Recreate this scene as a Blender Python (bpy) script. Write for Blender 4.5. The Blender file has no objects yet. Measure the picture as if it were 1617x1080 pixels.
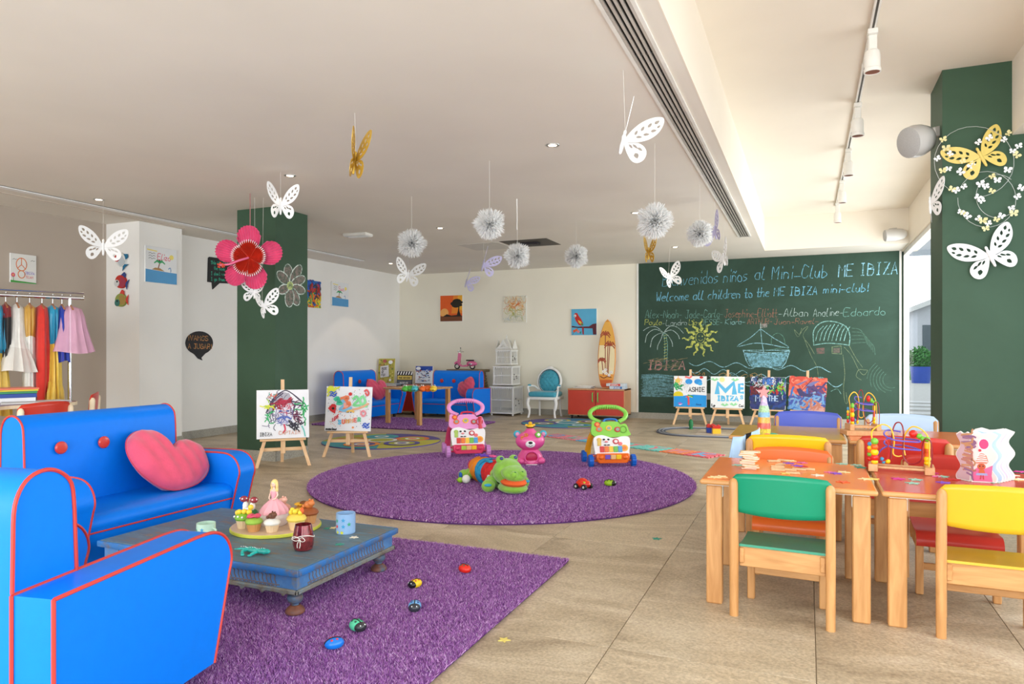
import bpy, bmesh, math, random
import numpy as np
from mathutils import Vector, Matrix, Euler
from mathutils.geometry import tessellate_polygon
random.seed(7)
PI = math.pi
C = bpy.context.scene.collection
SC = bpy.context.scene
# ---------------------------------------------------------------- camera, world, lights
FPX = 1103.0; CXP = 808.5; HY = 555.0; CH = 1.12; TH = math.radians(22.93)
c_, s_ = math.cos(TH), math.sin(TH)
H = 2.6; HR = 3.08
XL = -7.3; YB = 11.65; XR = 1.27
cam = bpy.data.cameras.new('camera'); camo = bpy.data.objects.new('camera', cam); C.objects.link(camo)
camo.location = (0, 0, CH); camo.rotation_euler = (PI / 2, 0, TH)
cam.sensor_fit = 'HORIZONTAL'; cam.sensor_width = 36; cam.lens = 36 * FPX / 1617
cam.shift_y = (HY - 540) / 1617; cam.clip_start = 0.05
SC.camera = camo
w = bpy.data.worlds.new('world'); SC.world = w; w.use_nodes = True
bg = w.node_tree.nodes['Background']; bg.inputs[0].default_value = (0.80, 0.90, 1.0, 1); bg.inputs[1].default_value = 1.9
SC.view_settings.view_transform = 'Standard'; SC.view_settings.look = 'None'; SC.view_settings.gamma = 1
SC.view_settings.use_curve_mapping = False
SC.view_settings.exposure = 0.18
def area(name, loc, rot, sx, sy, power, col=(1, .97, .92)):
    l = bpy.data.lights.new(name, 'AREA'); l.shape = 'RECTANGLE'; l.size = sx; l.size_y = sy; l.energy = power; l.color = col
    o = bpy.data.objects.new(name, l); C.objects.link(o); o.location = loc; o.rotation_euler = rot
    return o
# daylight entering through the long glass front on the right and the open glass behind the camera
area('daylight_right_front', (1.78, 1.6, 1.35), (0, PI / 2, 0), 2.3, 6.5, 85, (.96, 1, 1))
area('daylight_right_back', (1.78, 8.9, 1.3), (0, PI / 2, 0), 2.2, 5.0, 150, (.96, 1, 1))
area('daylight_behind', (-3.0, -2.7, 1.35), (-PI / 2, 0, PI), 8.0, 2.3, 340, (.96, 1, 1))

# ---------------------------------------------------------------- pixel -> place helpers
def G(px, py, z=0.0):
    d = FPX * (CH - z) / (py - HY); l = (px - CXP) / FPX * d
    return (l * c_ - d * s_, l * s_ + d * c_)
def D(px, py, d):
    t = (px - CXP) / FPX
    return Vector((d * (t * c_ - s_), d * (c_ + t * s_), CH - (py - HY) / FPX * d))
def WY(px, py, Y):
    t = (px - CXP) / FPX; d = Y / (c_ + t * s_)
    return (d * (t * c_ - s_), CH - (py - HY) / FPX * d)
def WX(px, py, X):
    t = (px - CXP) / FPX; d = X / (t * c_ - s_)
    return (d * (c_ + t * s_), CH - (py - HY) / FPX * d)

# ---------------------------------------------------------------- materials
def lin(v):
    v = v / 255.0
    return v / 12.92 if v <= 0.04045 else ((v + 0.055) / 1.055) ** 2.4
def rgb(r, g=None, b=None):
    if g is None: r, g, b = r
    return (lin(r), lin(g), lin(b), 1)
MC = {}
def mat(name, col, rough=0.5, metal=0.0, var=0.06, scale=8.0, bump=0.0, spec=0.5, coat=0.0, alpha=None, sheen=0):
    if name in MC: return MC[name]
    m = bpy.data.materials.new(name); m.use_nodes = True; nt = m.node_tree; b = nt.nodes['Principled BSDF']
    c = rgb(col) if max(col) > 1.0 else tuple(col) + (1,)
    b.inputs['Roughness'].default_value = rough; b.inputs['Metallic'].default_value = metal
    b.inputs['Specular IOR Level'].default_value = spec; b.inputs['Coat Weight'].default_value = coat
    if sheen: b.inputs['Sheen Weight'].default_value = sheen
    if alpha is not None: b.inputs['Alpha'].default_value = alpha
    tc = nt.nodes.new('ShaderNodeTexCoord'); n = nt.nodes.new('ShaderNodeTexNoise'); n.inputs['Scale'].default_value = scale; n.inputs['Detail'].default_value = 3
    nt.links.new(tc.outputs['Object'], n.inputs['Vector'])
    r = nt.nodes.new('ShaderNodeValToRGB'); r.color_ramp.elements[0].position = .3; r.color_ramp.elements[1].position = .7
    r.color_ramp.elements[0].color = tuple(x * (1 - var) for x in c[:3]) + (1,); r.color_ramp.elements[1].color = tuple(min(1, x * (1 + var)) for x in c[:3]) + (1,)
    nt.links.new(n.outputs['Fac'], r.inputs['Fac']); nt.links.new(r.outputs['Color'], b.inputs['Base Color'])
    if bump:
        bp = nt.nodes.new('ShaderNodeBump'); bp.inputs['Strength'].default_value = bump; bp.inputs['Distance'].default_value = .01
        n2 = nt.nodes.new('ShaderNodeTexNoise'); n2.inputs['Scale'].default_value = scale * 6; nt.links.new(tc.outputs['Object'], n2.inputs['Vector'])
        nt.links.new(n2.outputs['Fac'], bp.inputs['Height']); nt.links.new(bp.outputs['Normal'], b.inputs['Normal'])
    MC[name] = m; return m
def P(r, g, b, rough=.6):            # plain paint / plastic of one colour, cached
    return mat('colour_%02x%02x%02x_%d' % (r, g, b, rough * 10), (r, g, b), rough, var=.03)
def wood(name, c1, c2, axis='Z', scale=1.0, rough=.4):
    if name in MC: return MC[name]
    m = bpy.data.materials.new(name); m.use_nodes = True; nt = m.node_tree; b = nt.nodes['Principled BSDF']; b.inputs['Roughness'].default_value = rough
    tc = nt.nodes.new('ShaderNodeTexCoord'); mp = nt.nodes.new('ShaderNodeMapping')
    s = {'X': (.12, 1, 1), 'Y': (1, .12, 1), 'Z': (1, 1, .12)}[axis]; mp.inputs['Scale'].default_value = [v * scale for v in s]
    n = nt.nodes.new('ShaderNodeTexNoise'); n.inputs['Scale'].default_value = 38; n.inputs['Detail'].default_value = 5; n.inputs['Distortion'].default_value = .6
    r = nt.nodes.new('ShaderNodeValToRGB'); r.color_ramp.elements[0].position = .32; r.color_ramp.elements[1].position = .68
    r.color_ramp.elements[0].color = rgb(c1); r.color_ramp.elements[1].color = rgb(c2)
    oi = nt.nodes.new('ShaderNodeObjectInfo'); va = nt.nodes.new('ShaderNodeVectorMath'); va.operation = 'ADD'
    nt.links.new(tc.outputs['Object'], va.inputs[0]); nt.links.new(oi.outputs['Random'], va.inputs[1])
    nt.links.new(va.outputs[0], mp.inputs['Vector']); nt.links.new(mp.outputs[0], n.inputs['Vector']); nt.links.new(n.outputs['Fac'], r.inputs['Fac']); nt.links.new(r.outputs[0], b.inputs['Base Color'])
    MC[name] = m; return m
def tulle_mat():
    m = bpy.data.materials.new('white_tulle'); m.use_nodes = True; nt = m.node_tree; nt.nodes.remove(nt.nodes['Principled BSDF'])
    a = nt.nodes.new('ShaderNodeBsdfDiffuse'); a.inputs[0].default_value = (.93, .93, .93, 1); b = nt.nodes.new('ShaderNodeBsdfTranslucent'); b.inputs[0].default_value = (.93, .93, .92, 1)
    x = nt.nodes.new('ShaderNodeMixShader'); x.inputs[0].default_value = .5; nt.links.new(a.outputs[0], x.inputs[1]); nt.links.new(b.outputs[0], x.inputs[2]); nt.links.new(x.outputs[0], nt.nodes['Material Output'].inputs[0]); return m
def emis(name, col, st):
    m = bpy.data.materials.new(name); m.use_nodes = True; b = m.node_tree.nodes['Principled BSDF']
    b.inputs['Base Color'].default_value = rgb(col); b.inputs['Emission Color'].default_value = rgb(col); b.inputs['Emission Strength'].default_value = st
    return m
def glassm(name, tint=(1, 1, 1), f=.08):
    m = bpy.data.materials.new(name); m.use_nodes = True; nt = m.node_tree; nt.nodes.remove(nt.nodes['Principled BSDF'])
    t = nt.nodes.new('ShaderNodeBsdfTransparent'); t.inputs[0].default_value = tuple(tint) + (1,); g = nt.nodes.new('ShaderNodeBsdfGlossy'); g.inputs['Roughness'].default_value = .03
    x = nt.nodes.new('ShaderNodeMixShader'); x.inputs[0].default_value = f
    nt.links.new(t.outputs[0], x.inputs[1]); nt.links.new(g.outputs[0], x.inputs[2]); nt.links.new(x.outputs[0], nt.nodes['Material Output'].inputs[0]); return m

# ---------------------------------------------------------------- mesh builder
def catmull(pts, k=6, closed=False):
    pts = [Vector(p) for p in pts]; n = len(pts)
    if n < 3: return pts
    out = []
    rng = range(n) if closed else range(n - 1)
    for i in rng:
        if closed: a, b, c, d = pts[i - 1], pts[i], pts[(i + 1) % n], pts[(i + 2) % n]
        else: a, b, c, d = pts[max(i - 1, 0)], pts[i], pts[i + 1], pts[min(i + 2, n - 1)]
        for j in range(k):
            t = j / k
            out.append(.5 * ((2 * b) + (-a + c) * t + (2 * a - 5 * b + 4 * c - d) * t * t + (-a + 3 * b - 3 * c + d) * t ** 3))
    if not closed: out.append(pts[-1])
    return out
class MB:
    def __init__(s): s.v = []; s.f = []; s.mi = []; s.T = Matrix(); s.c = 0
    def add(s, vs, fs, m=None):
        b = len(s.v); T = s.T
        s.v += [tuple(T @ Vector(v)) for v in vs]; s.f += [tuple(b + i for i in f) for f in fs]; s.mi += [s.c if m is None else m] * len(fs); return s
    def at(s, loc=(0, 0, 0), rot=(0, 0, 0), sc=1):
        s.T = Matrix.Translation(loc) @ Euler(rot).to_matrix().to_4x4() @ (Matrix.Scale(sc, 4) if not hasattr(sc, '__len__') else Matrix.Diagonal(tuple(sc) + (1,))); return s
    def box(s, a, b, bev=0, m=None, seg=1):
        if not bev:
            x0, y0, z0 = a; x1, y1, z1 = b
            return s.add([(x0, y0, z0), (x1, y0, z0), (x1, y1, z0), (x0, y1, z0), (x0, y0, z1), (x1, y0, z1), (x1, y1, z1), (x0, y1, z1)],
                         [(0, 3, 2, 1), (4, 5, 6, 7), (0, 1, 5, 4), (1, 2, 6, 5), (2, 3, 7, 6), (3, 0, 4, 7)], m)
        bm = bmesh.new(); bmesh.ops.create_cube(bm, size=1)
        for v in bm.verts: v.co = Vector([(a[i] + b[i]) / 2 + v.co[i] * (b[i] - a[i]) for i in range(3)])
        bmesh.ops.bevel(bm, geom=bm.edges[:], offset=bev, segments=seg, profile=.5, affect='EDGES')
        bm.verts.index_update(); s.add([v.co[:] for v in bm.verts], [tuple(v.index for v in f.verts) for f in bm.faces], m); bm.free(); return s
    def tube(s, pts, r, n=8, closed=False, cap=True, m=None):
        pts = [Vector(p) for p in pts]; k = len(pts); rs = r if hasattr(r, '__len__') else [r] * k
        vs = []; up = None
        for i, p in enumerate(pts):
            if closed: t = pts[(i + 1) % k] - pts[i - 1]
            else: t = pts[min(i + 1, k - 1)] - pts[max(i - 1, 0)]
            t.normalize()
            if up is None: up = t.orthogonal().normalized()
            up = (up - t * up.dot(t)).normalized(); q = t.cross(up)
            for j in range(n):
                a = 2 * PI * j / n; vs.append(p + (up * math.cos(a) + q * math.sin(a)) * rs[i])
        fs = [(i * n + j, i * n + (j + 1) % n, (i + 1) % k * n + (j + 1) % n, (i + 1) % k * n + j) for i in range(k if closed else k - 1) for j in range(n)]
        if cap and not closed: fs += [tuple(range(n - 1, -1, -1)), tuple((k - 1) * n + j for j in range(n))]
        return s.add(vs, fs, m)
    def cyl(s, p0, p1, r0, r1=None, n=16, m=None): return s.tube([p0, p1], [r0, r0 if r1 is None else r1], n, m=m)
    def lathe(s, prof, n=20, c=(0, 0, 0), m=None, fold=0, nf=0, sx=1, sy=1):
        vs = []
        for (r, z) in prof:
            for j in range(n):
                a = 2 * PI * j / n; q = r * (1 + fold * math.cos(nf * a) * (1 if r > 0 else 0))
                vs.append((c[0] + q * math.cos(a) * sx, c[1] + q * math.sin(a) * sy, c[2] + z))
        k = len(prof)
        fs = [(i * n + j, i * n + (j + 1) % n, (i + 1) * n + (j + 1) % n, (i + 1) * n + j) for i in range(k - 1) for j in range(n)]
        if prof[0][0] > 1e-5: fs.append(tuple(range(n - 1, -1, -1)))
        if prof[-1][0] > 1e-5: fs.append(tuple((k - 1) * n + j for j in range(n)))
        return s.add(vs, fs, m)
    def ell(s, c, r, n=14, rot=(0, 0, 0), m=None, k=8):
        r = r if hasattr(r, '__len__') else (r, r, r); R = Euler(rot).to_matrix(); c = Vector(c); vs = []
        for i in range(k + 1):
            a = -PI / 2 + PI * i / k
            for j in range(n):
                b = 2 * PI * j / n; vs.append(c + R @ Vector((r[0] * math.cos(a) * math.cos(b), r[1] * math.cos(a) * math.sin(b), r[2] * math.sin(a))))
        return s.add(vs, [(i * n + j, i * n + (j + 1) % n, (i + 1) * n + (j + 1) % n, (i + 1) * n + j) for i in range(k) for j in range(n)], m)
    def prism(s, poly, z0, z1, holes=(), ax='z', m=None):
        # polygon in (u,v), extruded along the third axis; ax='z': (u,v,t)  ax='y': (u,t,v)  ax='x': (t,u,v)
        loops = [poly] + list(holes); flat = [p for l in loops for p in l]; n = len(flat)
        tri = tessellate_polygon([[Vector((p[0], p[1], 0)) for p in l] for l in loops])
        mk = {'z': lambda p, t: (p[0], p[1], t), 'y': lambda p, t: (p[0], t, p[1]), 'x': lambda p, t: (t, p[0], p[1])}[ax]
        vs = [mk(p, z0) for p in flat] + [mk(p, z1) for p in flat]
        def ar(t): a, b, c = [flat[i] for i in t]; return (b[0] - a[0]) * (c[1] - a[1]) - (b[1] - a[1]) * (c[0] - a[0])
        fs = []
        for t in tri:
            t = tuple(t) if ar(t) > 0 else tuple(reversed(t))
            fs.append(tuple(reversed(t))); fs.append(tuple(i + n for i in t))
        b = 0
        for l in loops:
            k = len(l)
            for i in range(k): fs.append((b + i, b + (i + 1) % k, n + b + (i + 1) % k, n + b + i))
            b += k
        return s.add(vs, fs, m)
    def build(s, name, mats, parent=None, loc=None, rz=0, smooth=35, fixn=True, solid=0):
        me = bpy.data.meshes.new(name); me.from_pydata(s.v, [], s.f)
        if not hasattr(mats, '__len__'): mats = [mats]
        for m in mats: me.materials.append(m)
        me.polygons.foreach_set('material_index', s.mi)
        if fixn:
            bm = bmesh.new(); bm.from_mesh(me); bmesh.ops.remove_doubles(bm, verts=bm.verts, dist=1e-5); bmesh.ops.recalc_face_normals(bm, faces=bm.faces); bm.to_mesh(me); bm.free()
        if smooth:
            me.polygons.foreach_set('use_smooth', [True] * len(me.polygons)); me.set_sharp_from_angle(angle=math.radians(smooth))
        o = bpy.data.objects.new(name, me); C.objects.link(o); o.parent = parent
        if loc is not None: o.location = loc
        o.rotation_euler.z = rz
        if solid: md = o.modifiers.new('solid', 'SOLIDIFY'); md.thickness = solid; md.offset = 0
        return o
def tag(o, label=None, cat=None, group=None, kind=None):
    if label: o['label'] = label
    if cat: o['category'] = cat
    if group: o['group'] = group
    if kind: o['kind'] = kind
    return o
def thing(name, label, cat, loc=(0, 0, 0), rz=0, group=None, rot=None):
    o = bpy.data.objects.new(name, None); C.objects.link(o); o.location = loc; o.rotation_euler = rot if rot else (0, 0, rz); o.empty_display_size = .05
    return tag(o, label, cat, group)
KIDS = {}
def dup(o, parent=None, **kw):
    c = o.copy(); C.objects.link(c)
    if parent: c.parent = parent
    for ch in list(o.children): dup(ch, c)
    return c
def place(r, loc, rz=0, label=None, group=None):
    r.location = loc; r.rotation_euler.z = rz
    if label: r['label'] = label
    if group: r['group'] = group
    return r
def struct(o): o['kind'] = 'structure'; return o
def sbox(name, a, b, m, parent=None, bev=0):
    mb = MB(); mb.box(a, b, bev); o = mb.build(name, m, parent)
    if parent is None: struct(o)
    return o
# ---------------------------------------------------------------- shared materials
def plaster(name, col, var=.025):
    return mat(name, col, .85, var=var, scale=1.3, bump=.03, spec=.2)
M_ceil = plaster('ceiling_plaster', (236, 230, 220)); M_ceil2 = plaster('raised_ceiling_plaster', (245, 236, 222))
M_wall = plaster('cream_plaster', (243, 237, 220)); M_wallL = plaster('white_plaster', (244, 242, 238)); M_taupe = plaster('taupe_plaster', (186, 173, 160))
M_white = mat('white_paint', (238, 236, 230), .45); M_alu = mat('aluminium', (190, 190, 188), .35, .8)
M_chrome = mat('chrome', (215, 215, 215), .12, 1.0); M_black = P(18, 18, 20)
M_beech = wood('beech', (190, 134, 78), (214, 160, 102), 'Z'); M_beechx = wood('beech_along', (190, 134, 78), (214, 160, 102), 'X')
M_pine = wood('pine', (222, 176, 128), (238, 200, 155), 'Z'); M_lightwood = wood('pale_birch', (226, 205, 170), (238, 222, 192), 'Z')
def board_mat(name, a, b, sc=1.2):
    m = mat(name, a, .62, var=.02, spec=.35)
    nt = m.node_tree; r = [n for n in nt.nodes if n.type == 'VALTORGB'][0]; n = [n for n in nt.nodes if n.type == 'TEX_NOISE'][0]
    n.inputs['Scale'].default_value = sc; n.inputs['Detail'].default_value = 8; n.inputs['Roughness'].default_value = .65; n.inputs['Distortion'].default_value = .8
    r.color_ramp.elements[0].color = rgb(a); r.color_ramp.elements[1].color = rgb(b); r.color_ramp.elements[0].position = .38; r.color_ramp.elements[1].position = .78; return m
M_board = board_mat('chalkboard_green', (38, 64, 50), (56, 84, 70)); M_colg = board_mat('column_green', (56, 82, 62), (64, 92, 72), .8)
# stone floor
def stone(name, c1, c2, c3):
    m = bpy.data.materials.new(name); m.use_nodes = True; nt = m.node_tree; b = nt.nodes['Principled BSDF']; L = nt.links
    b.inputs['Roughness'].default_value = .42; b.inputs['Specular IOR Level'].default_value = .4
    tc = nt.nodes.new('ShaderNodeNewGeometry'); oi = nt.nodes.new('ShaderNodeObjectInfo')
    mp = nt.nodes.new('ShaderNodeMapping'); mp.inputs['Scale'].default_value = (.8, 1.7, 1)
    ad = nt.nodes.new('ShaderNodeVectorMath'); ad.operation = 'MULTIPLY_ADD'; ad.inputs[1].default_value = (1, 1, 1)
    sc = nt.nodes.new('ShaderNodeVectorMath'); sc.operation = 'SCALE'; sc.inputs['Scale'].default_value = 37
    L.new(oi.outputs['Random'], sc.inputs[0]); L.new(tc.outputs['Position'], ad.inputs[0]); L.new(sc.outputs[0], ad.inputs[2]); L.new(ad.outputs[0], mp.inputs[0])
    n = nt.nodes.new('ShaderNodeTexNoise'); n.inputs['Scale'].default_value = 1.5; n.inputs['Detail'].default_value = 8; n.inputs['Roughness'].default_value = .62; n.inputs['Distortion'].default_value = 1.3
    L.new(mp.outputs[0], n.inputs[0])
    r = nt.nodes.new('ShaderNodeValToRGB'); e = r.color_ramp.elements; e[0].position = .3; e[0].color = rgb(c1); e[1].position = .72; e[1].color = rgb(c3); x = e.new(.5); x.color = rgb(c2)
    L.new(n.outputs['Fac'], r.inputs[0])
    n2 = nt.nodes.new('ShaderNodeTexNoise'); n2.inputs['Scale'].default_value = 90; n2.inputs['Detail'].default_value = 4; L.new(ad.outputs[0], n2.inputs[0])
    mx = nt.nodes.new('ShaderNodeMix'); mx.data_type = 'RGBA'; mx.blend_type = 'OVERLAY'; mx.inputs[0].default_value = .6
    L.new(r.outputs[0], mx.inputs[6]); L.new(n2.outputs['Fac'], mx.inputs[7])
    hv = nt.nodes.new('ShaderNodeHueSaturation'); mr = nt.nodes.new('ShaderNodeMapRange'); mr.inputs[3].default_value = .93; mr.inputs[4].default_value = 1.08
    L.new(oi.outputs['Random'], mr.inputs[0]); L.new(mr.outputs[0], hv.inputs['Value']); L.new(mx.outputs[2], hv.inputs['Color']); L.new(hv.outputs[0], b.inputs['Base Color'])
    bp = nt.nodes.new('ShaderNodeBump'); bp.inputs['Strength'].default_value = .12; bp.inputs['Distance'].default_value = .01
    L.new(n2.outputs['Fac'], bp.inputs['Height']); L.new(bp.outputs[0], b.inputs['Normal']); MC[name] = m
    return m
M_stone = stone('floor_stone', (152, 134, 110), (184, 166, 140), (210, 194, 170)); M_skirt = stone('skirting_stone', (150, 147, 138), (168, 164, 152), (182, 178, 166))
M_grout = P(196, 178, 152, .9)

# ---------------------------------------------------------------- room shell
X0, X1, Y0 = -7.9, XR, -2.6
floor = sbox('floor', (X0 - .2, Y0 - .2, -.12), (X1 + .25, YB + .2, -.008), M_grout)
# stone tiles, one object each
tw, tl = .72, 1.41; tb = MB(); tb.box((.0015, .0015, -.0095), (tw - .0015, tl - .0015, 0), .0012)
tile0 = None
for i in range(-12, 3):
    for j in range(-4, 8):
        x = -.692 + tw * (i); y = 2.58 + tl * (j)
        xa, xb, ya, yb = max(x, X0), min(x + tw, X1 + .16), max(y, Y0), min(y + tl, YB)
        if xb - xa < .05 or yb - ya < .05 or xb < -7.6: continue
        if xb - xa > tw - .01 and yb - ya > tl - .01:
            if tile0 is None: tile0 = tb.build('floor_tile', M_stone, floor); t = tile0
            else: t = tile0.copy(); C.objects.link(t)
            t.location = (x, y, 0)
        else:
            m = MB(); m.box((xa + .0015, ya + .0015, -.0095), (xb - .0015, yb - .0015, 0), .0012); m.build('floor_tile', M_stone, floor)
# low ceiling with the raised bay on the right left open
REC = (-.58, X1, 10.88)
ceil_ = MB(); ceil_.box((X0 - .2, Y0 - .2, H), (REC[0], YB + .2, H + .6)); ceil_.box((REC[0], REC[2], H), (X1 + .2, YB + .2, H + .6))
ceiling = struct(ceil_.build('ceiling', M_ceil))
rc = sbox('ceiling_raised', (REC[0] - .1, Y0 - .2, HR), (X1 + .2, REC[2] + .1, HR + .2), M_ceil2)
m = MB(); m.box((REC[0] - .004, Y0, H - .001), (REC[0] + .002, REC[2], HR)); struct(m.build('trim_1', M_ceil2))
m = MB(); m.box((REC[0], REC[2] - .003, H - .001), (X1, REC[2] + .002, HR)); struct(m.build('trim_2', M_ceil2))
sbox('wall_back', (X0, YB, 0), (X1 + .1, YB + .2, H), M_wall)
sbox('wall_left', (XL - .3, 6.2, 0), (XL, YB, H), M_wallL)
sbox('wall_left_alcove', (-7.72, Y0, 0), (-7.52, 6.25, H), M_taupe)
pil = MB(); pil.box((-7.55, 5.65, 0), (-6.98, 6.235, H)); struct(pil.build('wall_left_pilaster', M_wallL))
# right glass front: header, posts, panes
hd = MB(); hd.box((X1, Y0, H - .02), (X1 + .2, YB, HR)); struct(hd.build('wall_right_header', M_ceil2))
# thin end post beside the board and window frames
def window(n, ya, yb, mull=(), X1=XR):
    fr = MB()
    fr.box((X1 + .02, ya, 0), (X1 + .09, ya + .06, H - .02)); fr.box((X1 + .02, yb - .07, 0), (X1 + .09, yb, H - .02))
    fr.box((X1 + .02, ya, 0), (X1 + .09, yb, .05)); fr.box((X1 + .02, ya, H - .08), (X1 + .09, yb, H - .02))
    for y in mull: fr.box((X1 + .02, y - .03, 0), (X1 + .09, y + .03, H - .02))
    w_ = struct(fr.build('window_%d' % n, mat('window_frame', (225, 224, 220), .4)))
    g = MB(); g.box((X1 + .05, ya + .05, .05), (X1 + .06, yb - .05, H - .08)); g.build('pane', MC.get('pane') or glassm('pane_glass'), w_)
window(1, 6.15, YB, (8.9,)); window(2, Y0, 5.65, (.2, 3.0), XR + .16)
m = MB(); m.box((X1 + .005, YB, 0), (X1 + .10, YB + .2, H + .5)); struct(m.build('wall_right_return', M_white))
# window wall behind the camera: posts and lintel
m = MB(); m.box((X0, Y0 - .2, H - .2), (X1, Y0, H)); m.box((X0, Y0 - .2, 0), (-7.2, Y0, H))
for x in (-5.2, -3.0, -.8): m.box((x - .05, Y0 - .15, 0), (x + .05, Y0 - .05, H))
struct(m.build('wall_behind', M_white))
g = MB(); g.box((-7.2, Y0 - .11, 0), (X1, Y0 - .1, H - .2)); struct(g.build('window_3', glassm('pane_glass_back')))
# green columns
def column(name, a, b, z1):
    return sbox(name, (a[0], a[1], 0), (b[0], b[1], z1), M_colg)
column('wall_left_column', (-5.505, 5.62), (-5.0, 6.12), H)
column('wall_right_column', (.865, 5.65), (1.75, 6.15), HR)
# stone skirting
def skirt(n, a, b, h=.1):
    sbox('baseboard_' + n, (min(a[0], b[0]), min(a[1], b[1]), 0), (max(a[0], b[0]), max(a[1], b[1]), h), M_skirt)
skirt('back', (XL, YB - .015), (X1, YB)); skirt('left', (XL, 6.24), (XL + .015, YB - .015)); skirt('left_alcove', (-7.52, Y0), (-7.505, 5.64))
skirt('column_side', (-5.0, 5.615), (-4.985, 6.12)); skirt('column_front', (-5.505, 5.605), (-4.985, 5.62))
skirt('pilaster', (-6.98, 5.65), (-6.965, 6.24)); skirt('pilaster_front', (-7.5, 5.635), (-6.965, 5.65))
# long slot profile in the ceiling at the left and its joint line
sbox('trim_3', (-6.70, Y0, H - .012), (-6.62, 9.5, H + .001), mat('slot_white', (245, 245, 245), .3)); sbox('trim_4', (-6.615, Y0, H - .004), (-6.60, 9.5, H + .001), P(150, 145, 138))
sbox('trim_5', (-6.90, Y0, H - .008), (-6.885, 6.2, H + .001), P(205, 190, 176))

# ---------------------------------------------------------------- chalkboard and its writing
bb = thing('chalkboard', 'green chalkboard filling the end wall, covered with chalk greetings and drawings', 'chalkboard', (0, YB, 0))
m = MB(); m.box((-2.615, -.012, .1), (X1 + .02, 0, H - .004)); m.build('board_panel', M_board, bb)
m = MB(); m.box((-2.645, -.016, .1), (-2.615, 0, H - .004)); m.box((X1 - .03, -.016, .1), (X1 - .0, -.001, H - .004)); m.build('edge_strip', M_white, bb)
GL = {
'A': '032943 1535', 'B': '0309 09384706 0646443303', 'C': '4829190604133344', 'D': '0309 092946443303', 'E': '49090343 0636', 'F': '490903 0636', 'G': '4829060413334446 2646', 'H': '0309 4349 0646', 'I': '1939 1333 2923', 'J': '3934331304 1949',
'K': '0309 490643', 'L': '090343', 'M': '0309264943', 'N': '03094349', 'O': '29060413334446 4829', 'P': '0309 0939473606', 'Q': '29060413334446 4829', 'R': '0309 0939473606 2643', 'S': '482908163644331304', 'T': '0949 2923', 'U': '0904133344 4449', 'V': '092349', 'W': '0913263349', 'X': '0943 4903', 'Y': '092649 2623', 'Z': '09490343 1636',
'a': '361605041333 3633', 'b': '0903 051635341303', 'c': '361605041333', 'd': '361605041333 3933', 'e': '0535361605041333', 'f': '38291813 0636', 'g': '361605041333 363110', 'h': '0903 05163633', 'i': '1613 1819', 'j': '262110 2829', 'k': '0903 3604 1533', 'l': '1904132 3'.replace(' ', ''), 'm': '0603 05162523 25364543', 'n': '0603 05163533',
'o': '16050413333516', 'p': '0600 051635341303', 'q': '361605041333 3630', 'r': '0603 051636', 's': '361605341303', 't': '19141333 0636', 'u': '0604132336 3633', 'v': '061336', 'w': '0613263346', 'x': '0633 3603', 'y': '0613 3610', 'z': '06360333',
'-': '0535', '_': '0444', '!': '1915 1413', '?': '0819283715 1413', ',': '1402', '.': '1314', "'": '1917', '¡': '1317 1819', '3': '09493644331304', '2': '0829474613 0343'.replace(' ', '')[:14], '0': '2906041333444738 29', '5': '490906364433 1304'.replace(' ', '')}
GL['ñ'] = GL['n'] + ' 07182738'; GL['1'] = '1829 2923'
def gly(ch):
    out = []
    for st in GL.get(ch, '').split():
        out.append([(int(st[i]), int(st[i + 1]) - 3) for i in range(0, len(st) - 1, 2)])
    return out
def text_strokes(txt, u0, v0, h, slant=.15, adv=None, jit=.0, sm=3):
    """single-line handwriting: list of strokes in (u, v), cap height h, starting at u0, v0; returns strokes, width"""
    k = h / 6.0; u = 0; out = []
    for ch in txt:
        if ch == ' ': u += 3.4; continue
        gs = gly(ch); jy = random.uniform(-jit, jit)
        for st in gs:
            pts = [(x + random.uniform(-jit, jit) * .5, y + jy) for x, y in st]
            if len(pts) > 2: pts = [(p[0], p[1]) for p in catmull([(a, b, 0) for a, b in pts], sm)]
            out.append([(u0 + (u + x + y * slant) * k, v0 + y * k) for x, y in pts])
        u += {'i': 2.4, 'l': 3.2, 'j': 3, 't': 3.8, 'f': 3.9, '!': 3, '.': 2.5, "'": 2.5, 'm': 5.5, 'w': 5.3, 'r': 3.6, '_': 5, '¡': 3}.get(ch, 4.5 if ch.islower() or ch == '-' else 5.4)
    return out, u * k
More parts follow.
